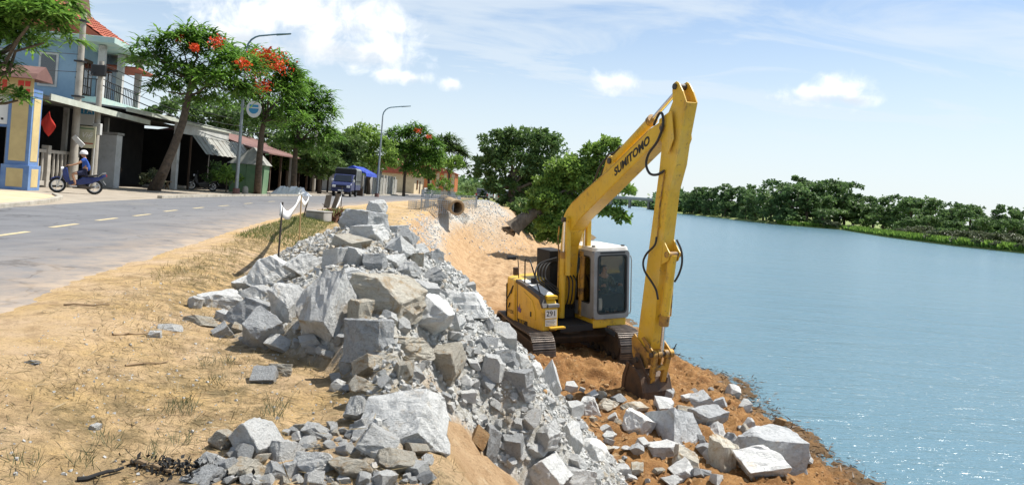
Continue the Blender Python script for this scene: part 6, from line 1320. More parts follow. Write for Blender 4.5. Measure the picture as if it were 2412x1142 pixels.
def car(lab, loc, rz, m, name='car'):
    o = thing(name, lab, 'car', loc, rz, 'cars at the end of the road')
    bd_ = MB().prism([(-2.2, 0.35), (2.2, 0.35), (2.25, 0.75), (2.0, 0.95), (1.1, 1.02), (-2.15, 1.05), (-2.28, 0.7)], lambda a, b: (a, -0.9, b), lambda a, b: (a, 0.9, b)).build('body', m, o, bevel=0.06)
    gh = MB().prism([(-2.12, 1.04), (1.05, 1.02), (0.45, 1.62), (-1.75, 1.70)], lambda a, b: (a, -0.78, b), lambda a, b: (a, 0.78, b)).build('cabin', m, o, bevel=0.05)
    MB().prism([(-2.13, 1.10), (-1.84, 1.60), (-1.80, 1.60), (-2.05, 1.10)], lambda a, b: (a - 0.03, -0.68, b), lambda a, b: (a - 0.03, 0.68, b)).build('rear_window', 'dark_glass', gh)
    MB().prism([(1.03, 1.10), (0.53, 1.58), (0.49, 1.58), (0.95, 1.10)], lambda a, b: (a + 0.03, -0.68, b), lambda a, b: (a + 0.03, 0.68, b)).build('windscreen', 'dark_glass', gh)
    for s_ in (-1, 1):
        MB().prism([(-1.9, 1.1), (0.85, 1.1), (0.42, 1.55), (-1.65, 1.6)], lambda a, b: (a, s_ * 0.78, b), lambda a, b: (a, s_ * 0.795, b)).build('side_window', 'dark_glass', gh)
        MB().box(-2.3, -2.2, s_ * 0.78 - 0.1, s_ * 0.78 + 0.1, 0.72, 0.98).build('tail_light', 'lens_red', bd_, bevel=0.02); MB().box(2.18, 2.26, s_ * 0.7 - 0.14, s_ * 0.7 + 0.14, 0.66, 0.80).build('headlight', 'light_lens', bd_, bevel=0.02)
        wheel(o, (1.35, s_ * 0.8, 0.34), 0.34, 0.2, spokes=5); wheel(o, (-1.35, s_ * 0.8, 0.34), 0.34, 0.2, spokes=5)
    MB().box(-2.32, -2.26, -0.85, 0.85, 0.36, 0.58).build('bumper', 'black_rubber', bd_, bevel=0.02); MB().box(-2.33, -2.322, -0.25, 0.25, 0.62, 0.74).build('number_plate', 'white_paint', bd_)
    return o
q = onz(1138, 466, 0); cx = at(1138, 455, 105).x; car('dark grey car with its rear to us beneath the big riverside tree', (cx, 105, 0), R(88), 'car_grey')
car('white car partly hidden by the grey one at the road end', (at(1153, 455, 118).x, 118, 0), R(88), 'car_white')
car('pale car parked in the shade right of the tree trunk', (at(1187, 455, 92).x, 92, 0.0), R(95), 'car_white')

# ================================================================ vegetation
leaf_mat('leaf_flame', (0.042, 0.115, 0.018), (0.235, 0.42, 0.065), 0.48); leaf_mat('leaf_dark', (0.042, 0.092, 0.024), (0.19, 0.29, 0.085), 0.42); leaf_mat('leaf_mid', (0.040, 0.082, 0.018), (0.16, 0.245, 0.060), 0.36); leaf_mat('leaf_bright', (0.070, 0.15, 0.022), (0.26, 0.41, 0.075), 0.48); leaf_mat('leaf_far', (0.042, 0.09, 0.032), (0.20, 0.31, 0.10), 0.42)
leaf_mat('leaf_lime', (0.075, 0.15, 0.022), (0.30, 0.44, 0.09), 0.5); leaf_mat('petal_red', (0.55, 0.035, 0.012), (0.80, 0.14, 0.03), 0.35); leaf_mat('leaf_dry', (0.17, 0.125, 0.055), (0.36, 0.28, 0.14), 0.25); leaf_mat('leaf_grass', (0.06, 0.10, 0.02), (0.17, 0.21, 0.055), 0.3); leaf_mat('leaf_olive', (0.05, 0.07, 0.03), (0.17, 0.19, 0.10), 0.25)
mat('bark', (0.13, 0.095, 0.065), 0.95, (0.075, 0.055, 0.04), 6, bump=0.8, bscale=14, bdist=0.05); mat('bark_grey', (0.19, 0.155, 0.115), 0.95, (0.09, 0.07, 0.05), 4, bump=0.9, bscale=10, bdist=0.06, stretch=(1, 1, 0.3))
def unit(rs, n):
    v = rs.normal(size=(n, 3)); return v / np.linalg.norm(v, axis=1, keepdims=True)
def diamonds(P, Dv, L, W, rs, flat=0.5):
    """leaf-shaped quads at P pointing along Dv"""
    n = len(P); up = np.tile(np.array([0, 0, 1.0]), (n, 1)) * flat + unit(rs, n) * (1 - flat); S = np.cross(Dv, up); S /= np.maximum(np.linalg.norm(S, axis=1, keepdims=True), 1e-6)
    L = np.asarray(L).reshape(-1, 1); W = np.asarray(W).reshape(-1, 1)
    return np.stack([P, P + Dv * L * 0.45 + S * W * 0.5, P + Dv * L, P + Dv * L * 0.45 - S * W * 0.5], 1)
def crown_leaf(clumps, n, L, rs, W=0.55):
    """round-leaved crown: leaves through each clump's volume, denser at its skin; clump = (c, rx, ry, rz)"""
    V = []; T = []
    vol = np.array([c[1] * c[3] for c in clumps]); cnt = np.maximum((n * vol / vol.sum()).astype(int), 20)
    for (c, rx, ry, rz), k in zip(clumps, cnt):
        # sub-tufts make the outline uneven and leave gaps
        nt = max(6, k // 26); d = unit(rs, nt); d[:, 2] = np.where(d[:, 2] < -0.45, -d[:, 2] * 0.6, d[:, 2]); rr = rs.uniform(0.55, 1.08, (nt, 1)) ** 0.7
        tc = np.array(c) + d * rr * np.array([rx, ry, rz]); tt = rs.uniform(0, 1, nt)
        i = rs.randint(0, nt, k); tr = 0.24 * (rx + rz) / 2
        o = unit(rs, k) * (rs.uniform(0.1, 1, (k, 1)) ** 0.6) * tr * np.array([1.1, 1.1, 0.75])
        P = tc[i] + o; Dv = unit(rs, k) * 0.7 + o / tr * 0.6 + np.array([0, 0, -0.15]); Dv /= np.linalg.norm(Dv, axis=1, keepdims=True)
        l = L * rs.uniform(0.6, 1.3, k); V.append(diamonds(P, Dv, l, l * W, rs, 0.35)); T.append(np.clip(0.62 * tt[i] + rs.uniform(-0.1, 0.42, k), 0, 1))
    return np.concatenate(V), np.concatenate(T)
def crown_frond(clumps, n, L, rs, droop=0.5):
    """feathery crown: tufts of drooping pinnate fronds"""
    V = []; T = []
    vol = np.array([c[1] * c[3] for c in clumps]); cnt = np.maximum((n * vol / vol.sum()).astype(int), 4)
    for (c, rx, ry, rz), nt in zip(clumps, cnt):
        d = unit(rs, nt); d[:, 2] = np.where(d[:, 2] < -0.3, -d[:, 2] * 0.5, d[:, 2]); rr = rs.uniform(0.45, 1.05, (nt, 1)) ** 0.6
        tc = np.array(c) + d * rr * np.array([rx, ry, rz]); tt = rs.uniform(0, 1, nt); K = 8
        a = rs.uniform(0, 6.28, (nt, K)); el = rs.uniform(-0.15, 0.75, (nt, K))
        D0 = np.stack([np.cos(a) * np.cos(el), np.sin(a) * np.cos(el), np.sin(el)], -1).reshape(-1, 3) + np.repeat(d, K, 0) * 0.45
        D0 /= np.linalg.norm(D0, axis=1, keepdims=True); P = np.repeat(tc, K, 0); tn = np.repeat(tt, K); ll = L * rs.uniform(0.6, 1.2, len(P))
        for sgm in range(3):
            w = ll * (0.15, 0.20, 0.13)[sgm]
            V.append(diamonds(P, D0, ll * 0.50, w, rs, 0.85)); T.append(np.clip(0.6 * tn + rs.uniform(-0.08, 0.42, len(P)), 0, 1))
            P = P + D0 * (ll * 0.36)[:, None]; D0 = D0 + np.array([0, 0, -droop * 0.75]); D0 /= np.linalg.norm(D0, axis=1, keepdims=True)
    return np.concatenate(V), np.concatenate(T)
def limb(mb, p, q, r0, r1, rs, wob=0.06, n=5):
    p, q = Vector(p), Vector(q); L = (q - p).length; pts = [p.lerp(q, i / n) + (Vector(rs.uniform(-1, 1, 3)) * wob * L if 0 < i < n else Vector()) for i in range(n + 1)]
    mb.tube(pts, [r0 + (r1 - r0) * i / n for i in range(n + 1)], 8); return pts
def tree(name, label, trunk, clumps, kind, n, L, leaf, seed, cat='tree', group=None, bark='bark', flowers=None, limbs=True, W=0.55, droop=0.5):
    """trunk: list of (Vector world, radius); clumps: list of (Vector world, r[, squash])"""
    rs = np.random.RandomState(seed); base = Vector(trunk[0][0]); o = thing(name, label, cat, base, group=group)
    mb = MB(); mb.tube([Vector(p) - base for p, r in trunk], [r for p, r in trunk], 10)
    top = Vector(trunk[-1][0]) - base; rt = trunk[-1][1]
    cl = [(Vector(c[0]) - base, c[1], c[1], c[1] * (c[2] if len(c) > 2 else 0.75)) for c in clumps]
    if limbs:
        for c in cl:
            s_ = Vector(trunk[-1 if rs.rand() < 0.6 else -2][0]) - base; limb(mb, s_, c[0].lerp(s_, 0.1), rt * 0.6, 0.03, rs)
    mb.build('trunk', bark, o, smooth=True)
    V, T = (crown_frond(cl, n, L, rs, droop) if kind == 'frond' else crown_leaf(cl, n, L, rs, W))
    quads_obj('crown', V, leaf, o, T)
    if flowers:
        PV = []; PT = []
        for (c, r) in flowers:
            k = int(60 + 110 * r); P = np.array(Vector(c) - base) + rs.normal(0, 0.55, (k, 3)) * r * np.array([1, 0.8, 0.75]); l = rs.uniform(0.08, 0.19, k)
            PV.append(diamonds(P, unit(rs, k), l, l * 0.8, rs, 0.3)); PT.append(rs.uniform(0, 1, k))
        for v_, t_ in zip(PV, PT): quads_obj('blossom', v_, 'petal_red', o, t_)
    return o
def C(px, py, r, Y, sq=0.75, dy=0.0): return (at(px, py, Y + dy), r * Y / FPX, sq)
def G0(px, py, z=0): return onz(px, py, z)
def gp(px, Y, z=0): p = at(px, 455, Y); return Vector((p.x, Y, z))
# near tree at the far left, its trunk outside the frame
Y = 23.0
tree('flame_tree', 'green feathery branches reaching in from the top left corner', [(gp(-130, Y), 0.24), (at(-125, 250, Y), 0.2), (at(-110, 150, Y), 0.16)],
     [C(10, 20, 85, Y), C(90, 40, 62, Y, .6, -1), C(40, 100, 62, Y, .55, 1), C(130, 85, 42, Y, .5), C(-60, 60, 90, Y), C(-30, 160, 60, Y, .6), C(20, 232, 34, Y, .35), C(60, 236, 22, Y, .3), C(-60, 220, 50, Y, .5), C(120, 5, 55, Y, .5)], 'frond', 480, 0.6, 'leaf_flame', 1)
# leaning flame tree
Y = 39.5
tree('flame_tree', 'leaning flame tree with a bent trunk and few red blooms in front of the shop', [(G0(362, 449), 0.34), (at(385, 405, Y - 1), 0.25), (at(408, 350, Y - .6), 0.22), (at(430, 290, Y - .3), 0.2), (at(444, 225, Y), 0.16), (at(452, 190, Y), 0.12)],
     [C(430, 110, 62, Y, .7), C(365, 150, 52, Y, .6), C(345, 115, 34, Y, .5, -1), C(500, 130, 62, Y, .7, 1), C(440, 190, 74, Y, .6), C(520, 205, 62, Y, .7, -1), C(560, 165, 60, Y, .7), C(575, 225, 44, Y, .7), C(390, 215, 44, Y, .5), C(490, 245, 50, Y, .5, 1), C(470, 85, 40, Y, .5)], 'frond', 640, 0.74, 'leaf_flame', 2,
     flowers=[(at(510, 98, Y - 1.7), 0.36), (at(457, 112, Y - 1.8), 0.22), (at(422, 90, Y - 1), 0.16), (at(572, 150, Y - 1.9), 0.36)])
Y = 46.5
tree('flame_tree', 'flame tree with the brightest red blossom beside the near street lamp', [(G0(606, 457), 0.24), (at(610, 390, Y), 0.2), (at(616, 315, Y), 0.17), (at(622, 285, Y), 0.13)],
     [C(600, 160, 56, Y, .8), C(650, 165, 54, Y, .8), C(585, 240, 48, Y, .7, 1), C(655, 230, 62, Y, .8), C(620, 290, 56, Y, .6, 1), C(680, 200, 44, Y, .8, 1), C(690, 285, 40, Y, .6)], 'frond', 540, 0.72, 'leaf_flame', 3,
     flowers=[(at(604, 132, Y - 2.2), 0.55), (at(600, 175, Y - 2.4), 0.7), (at(645, 140, Y - 2.2), 0.7), (at(662, 158, Y - 2), 0.55), (at(612, 200, Y - 2.2), 0.5), (at(580, 150, Y - 1.9), 0.45), (at(622, 208, Y - 2), 0.35), (at(630, 125, Y - 2), 0.35)])
Y = 54.0
tree('flame_tree', 'tall green flame tree without blossom left of the blue truck', [(G0(690, 457), 0.24), (at(693, 410, Y), 0.2), (at(696, 355, Y), 0.17), (at(700, 325, Y), 0.13)],
     [C(700, 205, 44, Y, .8), C(735, 240, 48, Y, .8), C(690, 270, 56, Y, .8, 1), C(760, 270, 44, Y, .8), C(730, 310, 62, Y, .7), C(680, 345, 42, Y, .5), C(775, 330, 36, Y, .6), C(740, 355, 40, Y, .5), C(705, 240, 44, Y, .8)], 'frond', 560, 0.8, 'leaf_flame', 4)
BG = 'dark trees behind the shops'
Y = 66.0
tree('broad_tree', 'dark tree showing above the long low shop roof', [(gp(455, Y), 0.3), (at(455, 330, Y), 0.2), (at(455, 300, Y), .15)], [C(370, 272, 34, Y, .8), C(430, 262, 50, Y, .8), C(500, 280, 60, Y, .9), C(560, 300, 60, Y, .9), C(480, 330, 60, Y, .8)], 'leaf', 5200, 0.42, 'leaf_dark', 5, group=BG)
Y = 74.0
tree('broad_tree', 'dark broad tree behind the booth and the middle flame trees', [(gp(620, Y), 0.3), (at(620, 360, Y), 0.2), (at(620, 320, Y), .15)], [C(580, 300, 60, Y, .9), C(640, 310, 70, Y, .9), C(700, 340, 60, Y, .8), C(560, 360, 44, Y, .8), C(760, 350, 50, Y, .8)], 'leaf', 5200, 0.45, 'leaf_dark', 6, group=BG)
Y = 73.0
tree('broad_tree', 'dense glossy tree above the blue truck', [(gp(800, Y), 0.25), (at(800, 420, Y), 0.18), (at(802, 390, Y), .14)], [C(790, 370, 44, Y, .8), C(770, 345, 36, Y, .7), C(820, 350, 40, Y, .8), C(755, 390, 30, Y, .6), C(830, 395, 34, Y, .6)], 'leaf', 6200, 0.36, 'leaf_mid', 7)
Y = 78.0
tree('broad_tree', 'rounded bright green tree right above the blue canopy', [(gp(868, Y), 0.25), (at(868, 430, Y), 0.18), (at(866, 400, Y), .14)], [C(860, 332, 48, Y, .8), C(888, 348, 42, Y, .8), C(830, 340, 40, Y, .8), C(900, 385, 32, Y, .8), C(855, 385, 52, Y, .7), C(820, 375, 40, Y, .7)], 'leaf', 8000, 0.36, 'leaf_lime', 8)
Y = 90.0
tree('flame_tree', 'light green layered tree in the middle of the street row', [(gp(951, Y), 0.2), (at(954, 400, Y), 0.16), (at(956, 370, Y), .12)], [C(940, 325, 34, Y, .7), C(975, 320, 36, Y, .7), C(1005, 345, 34, Y, .7), C(950, 365, 40, Y, .6), C(1000, 385, 38, Y, .6), C(925, 350, 26, Y, .6), C(975, 405, 34, Y, .5), C(1020, 370, 24, Y, .6)], 'frond', 680, 0.95, 'leaf_flame', 9, flowers=[(at(985, 308, Y - 2), 0.35), (at(1010, 322, Y - 2), 0.3)])
Y = 112.0
tree('flame_tree', 'sparse farthest street tree with drooping sprays', [(gp(1058, Y), 0.2), (at(1058, 410, Y), 0.16), (at(1056, 375, Y), .12)], [C(1045, 345, 26, Y, .7), C(1070, 360, 28, Y, .6), C(1085, 395, 20, Y, .5), C(1040, 385, 24, Y, .5), C(1062, 330, 16, Y, .5), C(1090, 370, 14, Y, .5)], 'frond', 320, 1.2, 'leaf_mid', 10)
Y = 66.0
tree('broad_tree', 'mid green bushy tree between the tall flame tree and the truck', [(gp(752, Y), 0.2), (at(752, 425, Y), 0.15), (at(752, 395, Y), .1)], [C(745, 375, 38, Y, .8), C(775, 390, 34, Y, .7), C(720, 395, 32, Y, .7), C(700, 380, 34, Y, .7), C(755, 410, 30, Y, .6), C(660, 385, 34, Y, .7), C(670, 350, 40, Y, .7)], 'leaf', 6500, 0.34, 'leaf_mid', 14)
Y = 100.0
tree('broad_tree', 'leafy light green tree filling the row behind the layered tree', [(gp(1010, Y), 0.2), (at(1010, 410, Y), 0.15), (at(1010, 385, Y), .1)], [C(985, 365, 34, Y, .8), C(1020, 375, 34, Y, .8), C(940, 380, 36, Y, .8), C(1000, 410, 30, Y, .6), C(1040, 395, 26, Y, .7), C(1068, 385, 24, Y, .8), C(955, 350, 34, Y, .8)], 'leaf', 6000, 0.45, 'leaf_lime', 15)
# riverside trees
Y = 80.0
tree('broad_tree', 'huge dark rounded tree on the river side of the road', [(gp(1208, Y), 0.5), (at(1206, 440, Y), 0.4), (at(1210, 405, Y), 0.32)],
     [C(1205, 325, 36, Y, .7), C(1170, 345, 44, Y, .8), C(1245, 345, 52, Y, .8), C(1290, 350, 42, Y, .9), C(1150, 390, 42, Y, .8), C(1210, 390, 70, Y, .8), C(1280, 400, 50, Y, .9), C(1135, 415, 28, Y, .7), C(1180, 435, 40, Y, .5, -1), C(1245, 440, 56, Y, .7, 2), C(1300, 440, 40, Y, .8, 1), C(1275, 322, 30, Y, .6), C(1160, 452, 26, Y, .5, -1), C(1230, 465, 44, Y, .5, 1), C(1285, 470, 40, Y, .6), C(1325, 420, 30, Y, .8)], 'leaf', 16500, 0.42, 'leaf_dark', 11, bark='bark_grey')
Y = 47.0
tb = at(1212, 534, 45.5)
tree('leaning_tree', 'uprooted leaning tree with light foliage hanging over the river', [(tb + Vector((-.12, 0, -.14)), 0.62), (tb, 0.50), (at(1248, 506, 46), 0.40), (at(1290, 484, 46.6), 0.30), (at(1330, 462, 47), 0.22), (at(1360, 430, 47), .15)],
     [C(1330, 400, 42, Y, .8), C(1300, 440, 40, Y, .8), C(1370, 395, 40, Y, .8), C(1400, 365, 32, Y, .8), C(1430, 345, 26, Y, .8), C(1455, 350, 22, Y, .8), C(1380, 440, 52, Y, .8), C(1270, 455, 30, Y, .7), C(1340, 490, 44, Y, .7), C(1290, 520, 34, Y, .6), C(1430, 410, 40, Y, .8), C(1440, 500, 28, Y, .6), C(1470, 515, 20, Y, .7), C(1470, 450, 24, Y, .7), C(1310, 550, 24, Y, .7), C(1400, 490, 34, Y, .7), C(1262, 492, 26, Y, .6, -1), C(1290, 470, 34, Y, .7, -1), C(1300, 530, 36, Y, .7, -1), C(1290, 560, 24, Y, .7)], 'leaf', 22000, 0.27, 'leaf_lime', 12, bark='bark_grey')
rt = MB(); rs_ = np.random.RandomState(4)
for i in range(6):
    limb(rt, (0.15, rs_.uniform(-.4, .4), rs_.uniform(-.35, .35)), (-0.3 - rs_.uniform(0, .4), rs_.uniform(-.5, .5), rs_.uniform(-.45, .1)), 0.16, 0.03, rs_)
ro = rt.build('roots', 'bark_grey', None, smooth=True); ro.parent = [o for o in bpy.data.objects if o.name.startswith('leaning_tree')][0]
# shrubs and pot plants of the street
def shrub(px, py, rpx, Y, leaf, n, L, label, seed, cat='bush', name='bush', sq=0.9, z=0.0):
    r = rpx * Y / FPX; b = gp(px, Y, z); c = Vector((b.x, b.y, z + r * sq * 1.05))
    return tree(name, label, [(b, 0.05), (b + Vector((0, 0, r * .5)), 0.035), (c, 0.02)], [(c, r, sq), (c + Vector((r * .5, 0, -r * .2)), r * .6, sq), (c + Vector((-r * .5, .2, -r * .25)), r * .6, sq), (c + Vector((0, 0, r * .55)), r * .5, sq)], 'leaf', n, L, leaf, seed, cat)
shrub(352, 425, 26, 40.5, 'leaf_olive', 700, 0.16, 'straggly pot plant at the foot of the leaning tree', 21, sq=.9)
shrub(532, 405, 30, 46.0, 'leaf_bright', 900, 0.2, 'bright shrub left of the near street lamp', 22, sq=1.1)
shrub(505, 420, 26, 47.0, 'leaf_dark', 700, 0.18, 'dark shrub beside the awning end', 23, sq=1.3)
shrub(1018, 440, 17, 96.0, 'leaf_bright', 700, 0.25, 'vivid green bush beyond the panelled wall', 24)
shrub(1044, 425, 20, 108.0, 'leaf_bright', 700, 0.3, 'tall green bush before the distant red-roofed house', 25, sq=1.3)
for i in range(7):
    shrub(1062 + i * 8.5, 448, 6.0, 112 + i * 2.0, 'leaf_bright', 160, 0.28, ['first low hedge bush at the road end, nearest the street trees', 'second low hedge bush at the road end', 'third low hedge bush at the road end', 'fourth low hedge bush at the road end, below the orange lattice', 'fifth low hedge bush at the road end', 'sixth low hedge bush at the road end', 'last low hedge bush at the road end, next to the grey car'][i], 30 + i)
shrub(1100, 420, 15, 135.0, 'leaf_mid', 500, 0.3, 'small tree in front of the orange lattice house', 27, 'tree', 'small_tree', 1.2)
shrub(1118, 415, 14, 150.0, 'leaf_mid', 500, 0.3, 'small tree right of the orange lattice house', 28, 'tree', 'small_tree', 1.2)

for i, (px, Y_, r_) in enumerate(((1228, 62, 26), (1252, 58, 24), (1276, 60, 30), (1300, 64, 28), (1322, 70, 26), (1190, 84, 14), (1262, 72, 30))):  # dark bushes added where the tree's shade is missing on the bank
    q = at(px, 455, Y_); shrub(px, 455, r_, Y_, 'leaf_dark', 900, 0.3, f"{['first', 'second', 'third', 'fourth', 'fifth', 'sixth', 'seventh'][i]} dark bush added as shade on the river bank under the huge dark tree", 40 + i, z=float(zt(np.array(q.x), np.array(float(Y_)))) - .1, sq=.8)
# ---- trees of the far bank: prototypes of unit height, copied
FB = 'trees along the far bank'
def proto(seed, kind):
    rs = np.random.RandomState(seed); o = thing('bank_tree', 'x', 'tree', (0, 0, 0), group=FB); mb = MB()
    cl = []
    if kind == 0:
        for i in range(12): a = rs.uniform(0, 6.28); r = rs.uniform(0, 0.34); cl.append(((r * math.cos(a), r * math.sin(a), 0.08 + 0.74 * i / 11), rs.uniform(.14, .24), 0, rs.uniform(.11, .18)))
    elif kind == 1:
        for i in range(8): a = rs.uniform(0, 6.28); r = rs.uniform(0.02, 0.20); cl.append(((r * math.cos(a), r * math.sin(a), 0.08 + 0.80 * i / 8), rs.uniform(.13, .2) * (1.25 - i / 12), 0, rs.uniform(.1, .16)))
    else:
        for i in range(12): a = rs.uniform(0, 6.28); r = rs.uniform(0.0, 0.42); cl.append(((r * math.cos(a), r * math.sin(a), rs.uniform(0.06, 0.75)), rs.uniform(.16, .26), 0, rs.uniform(.13, .2)))
    cl = [(Vector(c), a, a, d) for c, a, b, d in cl]
    mb.tube([(0, 0, -0.03), (0.01, 0, 0.3), (0, 0.01, 0.6)], [0.03, 0.022, 0.012], 7)
    for c in cl[::2]: limb(mb, (0, 0, 0.3), c[0], 0.012, 0.004, rs, n=3)
    mb.build('trunk', 'bark', o)
    V, T = crown_leaf(cl, 2600, 0.055, rs, 0.7); quads_obj('crown', V, 'leaf_far', o, T); return o
protos = [proto(60 + i, i % 3) for i in range(6)]
FT = [(1592, 448, 440, 0), (1612, 446, 430, 2), (1632, 437, 425, 1), (1652, 432, 420, 1), (1668, 433, 405, 1), (1690, 430, 400, 1), (1708, 429, 385, 1), (1728, 432, 375, 1), (1748, 436, 365, 1), (1768, 430, 350, 1), (1785, 440, 340, 0), (1802, 455, 330, 2), (1820, 450, 318, 2),
      (1842, 420, 305, 0), (1868, 428, 300, 2), (1890, 402, 312, 1), (1905, 430, 298, 2), (1928, 424, 305, 0), (1950, 418, 312, 0), (1975, 418, 318, 0), (1996, 424, 310, 0), (2015, 448, 312, 2), (2040, 454, 305, 0), (2062, 458, 296, 2), (2085, 460, 288, 0), (2108, 462, 280, 2),
      (2130, 455, 272, 0), (2150, 463, 262, 2), (2172, 464, 255, 0), (2195, 470, 246, 2), (2215, 463, 240, 0), (2238, 474, 232, 2), (2262, 474, 226, 0), (2288, 486, 220, 2), (2310, 478, 214, 0), (2335, 490, 208, 2), (2362, 478, 204, 1), (2388, 477, 200, 1), (2412, 492, 196, 0), (2440, 480, 192, 0),
      (1625, 470, 400, 2), (1680, 470, 372, 2), (1740, 474, 342, 2), (1800, 482, 306, 2), (1850, 482, 285, 2), (2140, 500, 236, 2), (2200, 505, 224, 2), (2260, 505, 206, 2), (2320, 512, 194, 2), (2380, 512, 186, 2)]
ordn = ['leftmost', 'second', 'third', 'fourth', 'fifth', 'sixth', 'seventh', 'eighth', 'ninth', 'tenth', 'eleventh', 'twelfth', 'thirteenth', 'fourteenth', 'fifteenth', 'sixteenth', 'seventeenth', 'eighteenth', 'nineteenth', 'twentieth', 'twenty-first', 'twenty-second', 'twenty-third', 'twenty-fourth', 'twenty-fifth', 'twenty-sixth', 'twenty-seventh', 'twenty-eighth', 'twenty-ninth', 'thirtieth', 'thirty-first', 'thirty-second', 'thirty-third', 'thirty-fourth', 'thirty-fifth', 'thirty-sixth', 'thirty-seventh', 'thirty-eighth', 'thirty-ninth', 'rightmost']
rf_ = random.Random(8); used = set()
for i, (px, pt, Y, kd) in enumerate(FT):
    top = at(px, pt, Y); sh_ = float(ip(_SH, Y)); x = max(top.x, sh_ + 2.5); zg = float(far_z(np.array(x), np.array(Y))) - 0.2; h = (top.z - zg) * 1.04
    pi = rf_.choice([k_ for k_ in range(6) if k_ % 3 == kd]); src = protos[pi]
    lab = (f'{ordn[i]} tall tree of the far bank skyline, counted from the excavator arm' if i < 39 else 'rightmost tall tree of the far bank skyline') if i < 40 else f'{ordn[i - 40]} bushy understorey tree of the far bank waterside, from the left'
    if 'rightmost' in lab and i > 40: lab = lab
    if pi in used: o = copy_tree(src, None, lab)
    else: used.add(pi); o = src; o['label'] = lab
    w_ = rf_.uniform(0.9, 1.25) * (1.25 if kd == 2 else 1.0); o.location = (x, Y, zg); o.scale = (h * w_, h * w_, h); o.rotation_euler = (0, 0, rf_.uniform(0, 6.28))
for i, p in enumerate(protos):
    if i not in used:
        for ch in list(p.children): bpy.data.objects.remove(ch)
        bpy.data.objects.remove(p)
# bushes at the far waterside
pb = thing('bank_bush', 'x', 'bush', (0, 0, 0), group='bushes on the far bank meadow'); rs_ = np.random.RandomState(77)
cl = [(Vector((rs_.uniform(-.5, .5), rs_.uniform(-.5, .5), rs_.uniform(.25, .6))), .38, .38, .3) for i in range(6)]; V, T = crown_leaf(cl, 900, 0.14, rs_, 0.7); quads_obj('foliage', V, 'leaf_olive', pb, T); MB().tube([(0, 0, -.05), (0, 0, .5)], [.04, .02], 6).build('stem', 'bark', pb)
BB = [(2150, 515, 205, 4.5), (2170, 512, 208, 5.0), (2195, 530, 190, 3.6), (2225, 540, 180, 4.4), (2250, 532, 184, 4.2), (2285, 535, 176, 4.8), (2310, 545, 168, 4.0), (2345, 548, 165, 4.4), (2375, 540, 170, 4.2), (2400, 550, 158, 4.0), (1890, 524, 284, 5), (1910, 530, 283, 4), (2120, 530, 215, 3.5), (2330, 575, 156, 2.5), (2290, 570, 160, 2.6), (2240, 565, 168, 2.4), (2390, 588, 150, 2.6), (2180, 556, 182, 2.4), (2060, 545, 232, 2.6), (1960, 535, 268, 3.0)]
for i, (px, py, Y, h) in enumerate(BB):
    x = max(at(px, py, Y).x, float(ip(_SH, Y)) + 0.8); o = pb if i == 0 else copy_tree(pb, None)
    o['label'] = f'{ordn[i] if i else "tallest pale"} grey-green bush on the far bank meadow' + (' by the water' if h < 3 else ' before the trees'); o.location = (x, Y, float(far_z(np.array(x), np.array(Y))) - 0.1); o.scale = (h * .8, h * .8, h * .75); o.rotation_euler = (0, 0, i * 1.7)
# reeds and rank grass along the far waterline, one mass
rs_ = np.random.RandomState(12); n_ = 16000; yy = rs_.uniform(120, 300, n_); dd = np.abs(rs_.normal(0.5, 1.6, n_)) + 0.2; xx = ip(_SH, yy) + dd; zz = far_z(xx, yy); Dv = np.stack([rs_.normal(0, .35, n_), rs_.normal(0, .35, n_), np.ones(n_)], -1); Dv /= np.linalg.norm(Dv, axis=1, keepdims=True); l = rs_.uniform(0.7, 1.7, n_)
tag(quads_obj('bank_reeds', diamonds(np.stack([xx, yy, zz - .1], -1), Dv, l, l * 0.35, rs_, 0.0), 'leaf_bright', None, rs_.uniform(0, 1, n_)), 'rank grass and reeds along the far waterline', 'reeds', kind='stuff')
# far-off wood closing the horizon
def wood(name, label, segs, seed, n, L):
    rs = np.random.RandomState(seed); P = []
    for (x0, y0, x1, y1, h) in segs:
        k = n // len(segs); t = rs.rand(k); hh = h * (0.55 + 0.45 * np.sin(t * 37 + seed) * np.sin(t * 91)) ; P.append(np.stack([x0 + (x1 - x0) * t + rs.normal(0, 3, k), y0 + (y1 - y0) * t + rs.normal(0, 8, k), -2 + rs.rand(k) ** 0.8 * np.maximum(hh, h * .35)], -1))
    P = np.concatenate(P); l = L * rs.uniform(.6, 1.3, len(P)); tag(quads_obj(name, diamonds(P, unit(rs, len(P)), l, l * .8, rs, .3), 'leaf_far', None, rs.uniform(0, 1, len(P))), label, 'wood', kind='stuff')
wood('distant_wood', 'far-off tree line behind the bridge and the river bend', [(30, 1000, 320, 900, 12), (110, 480, 130, 660, 13), (56, 760, 48, 660, 8), (-40, 600, 30, 640, 14)], 2, 9000, 5.0)
wood('street_wood', 'far-off greenery behind the houses along the left of the road', [(-60, 30, -58, 120, 6), (-45, 110, -30, 200, 9), (-30, 200, -14, 330, 10), (-10, 330, 12, 330, 9), (-120, 60, -60, 30, 8)], 3, 9000, 1.6)
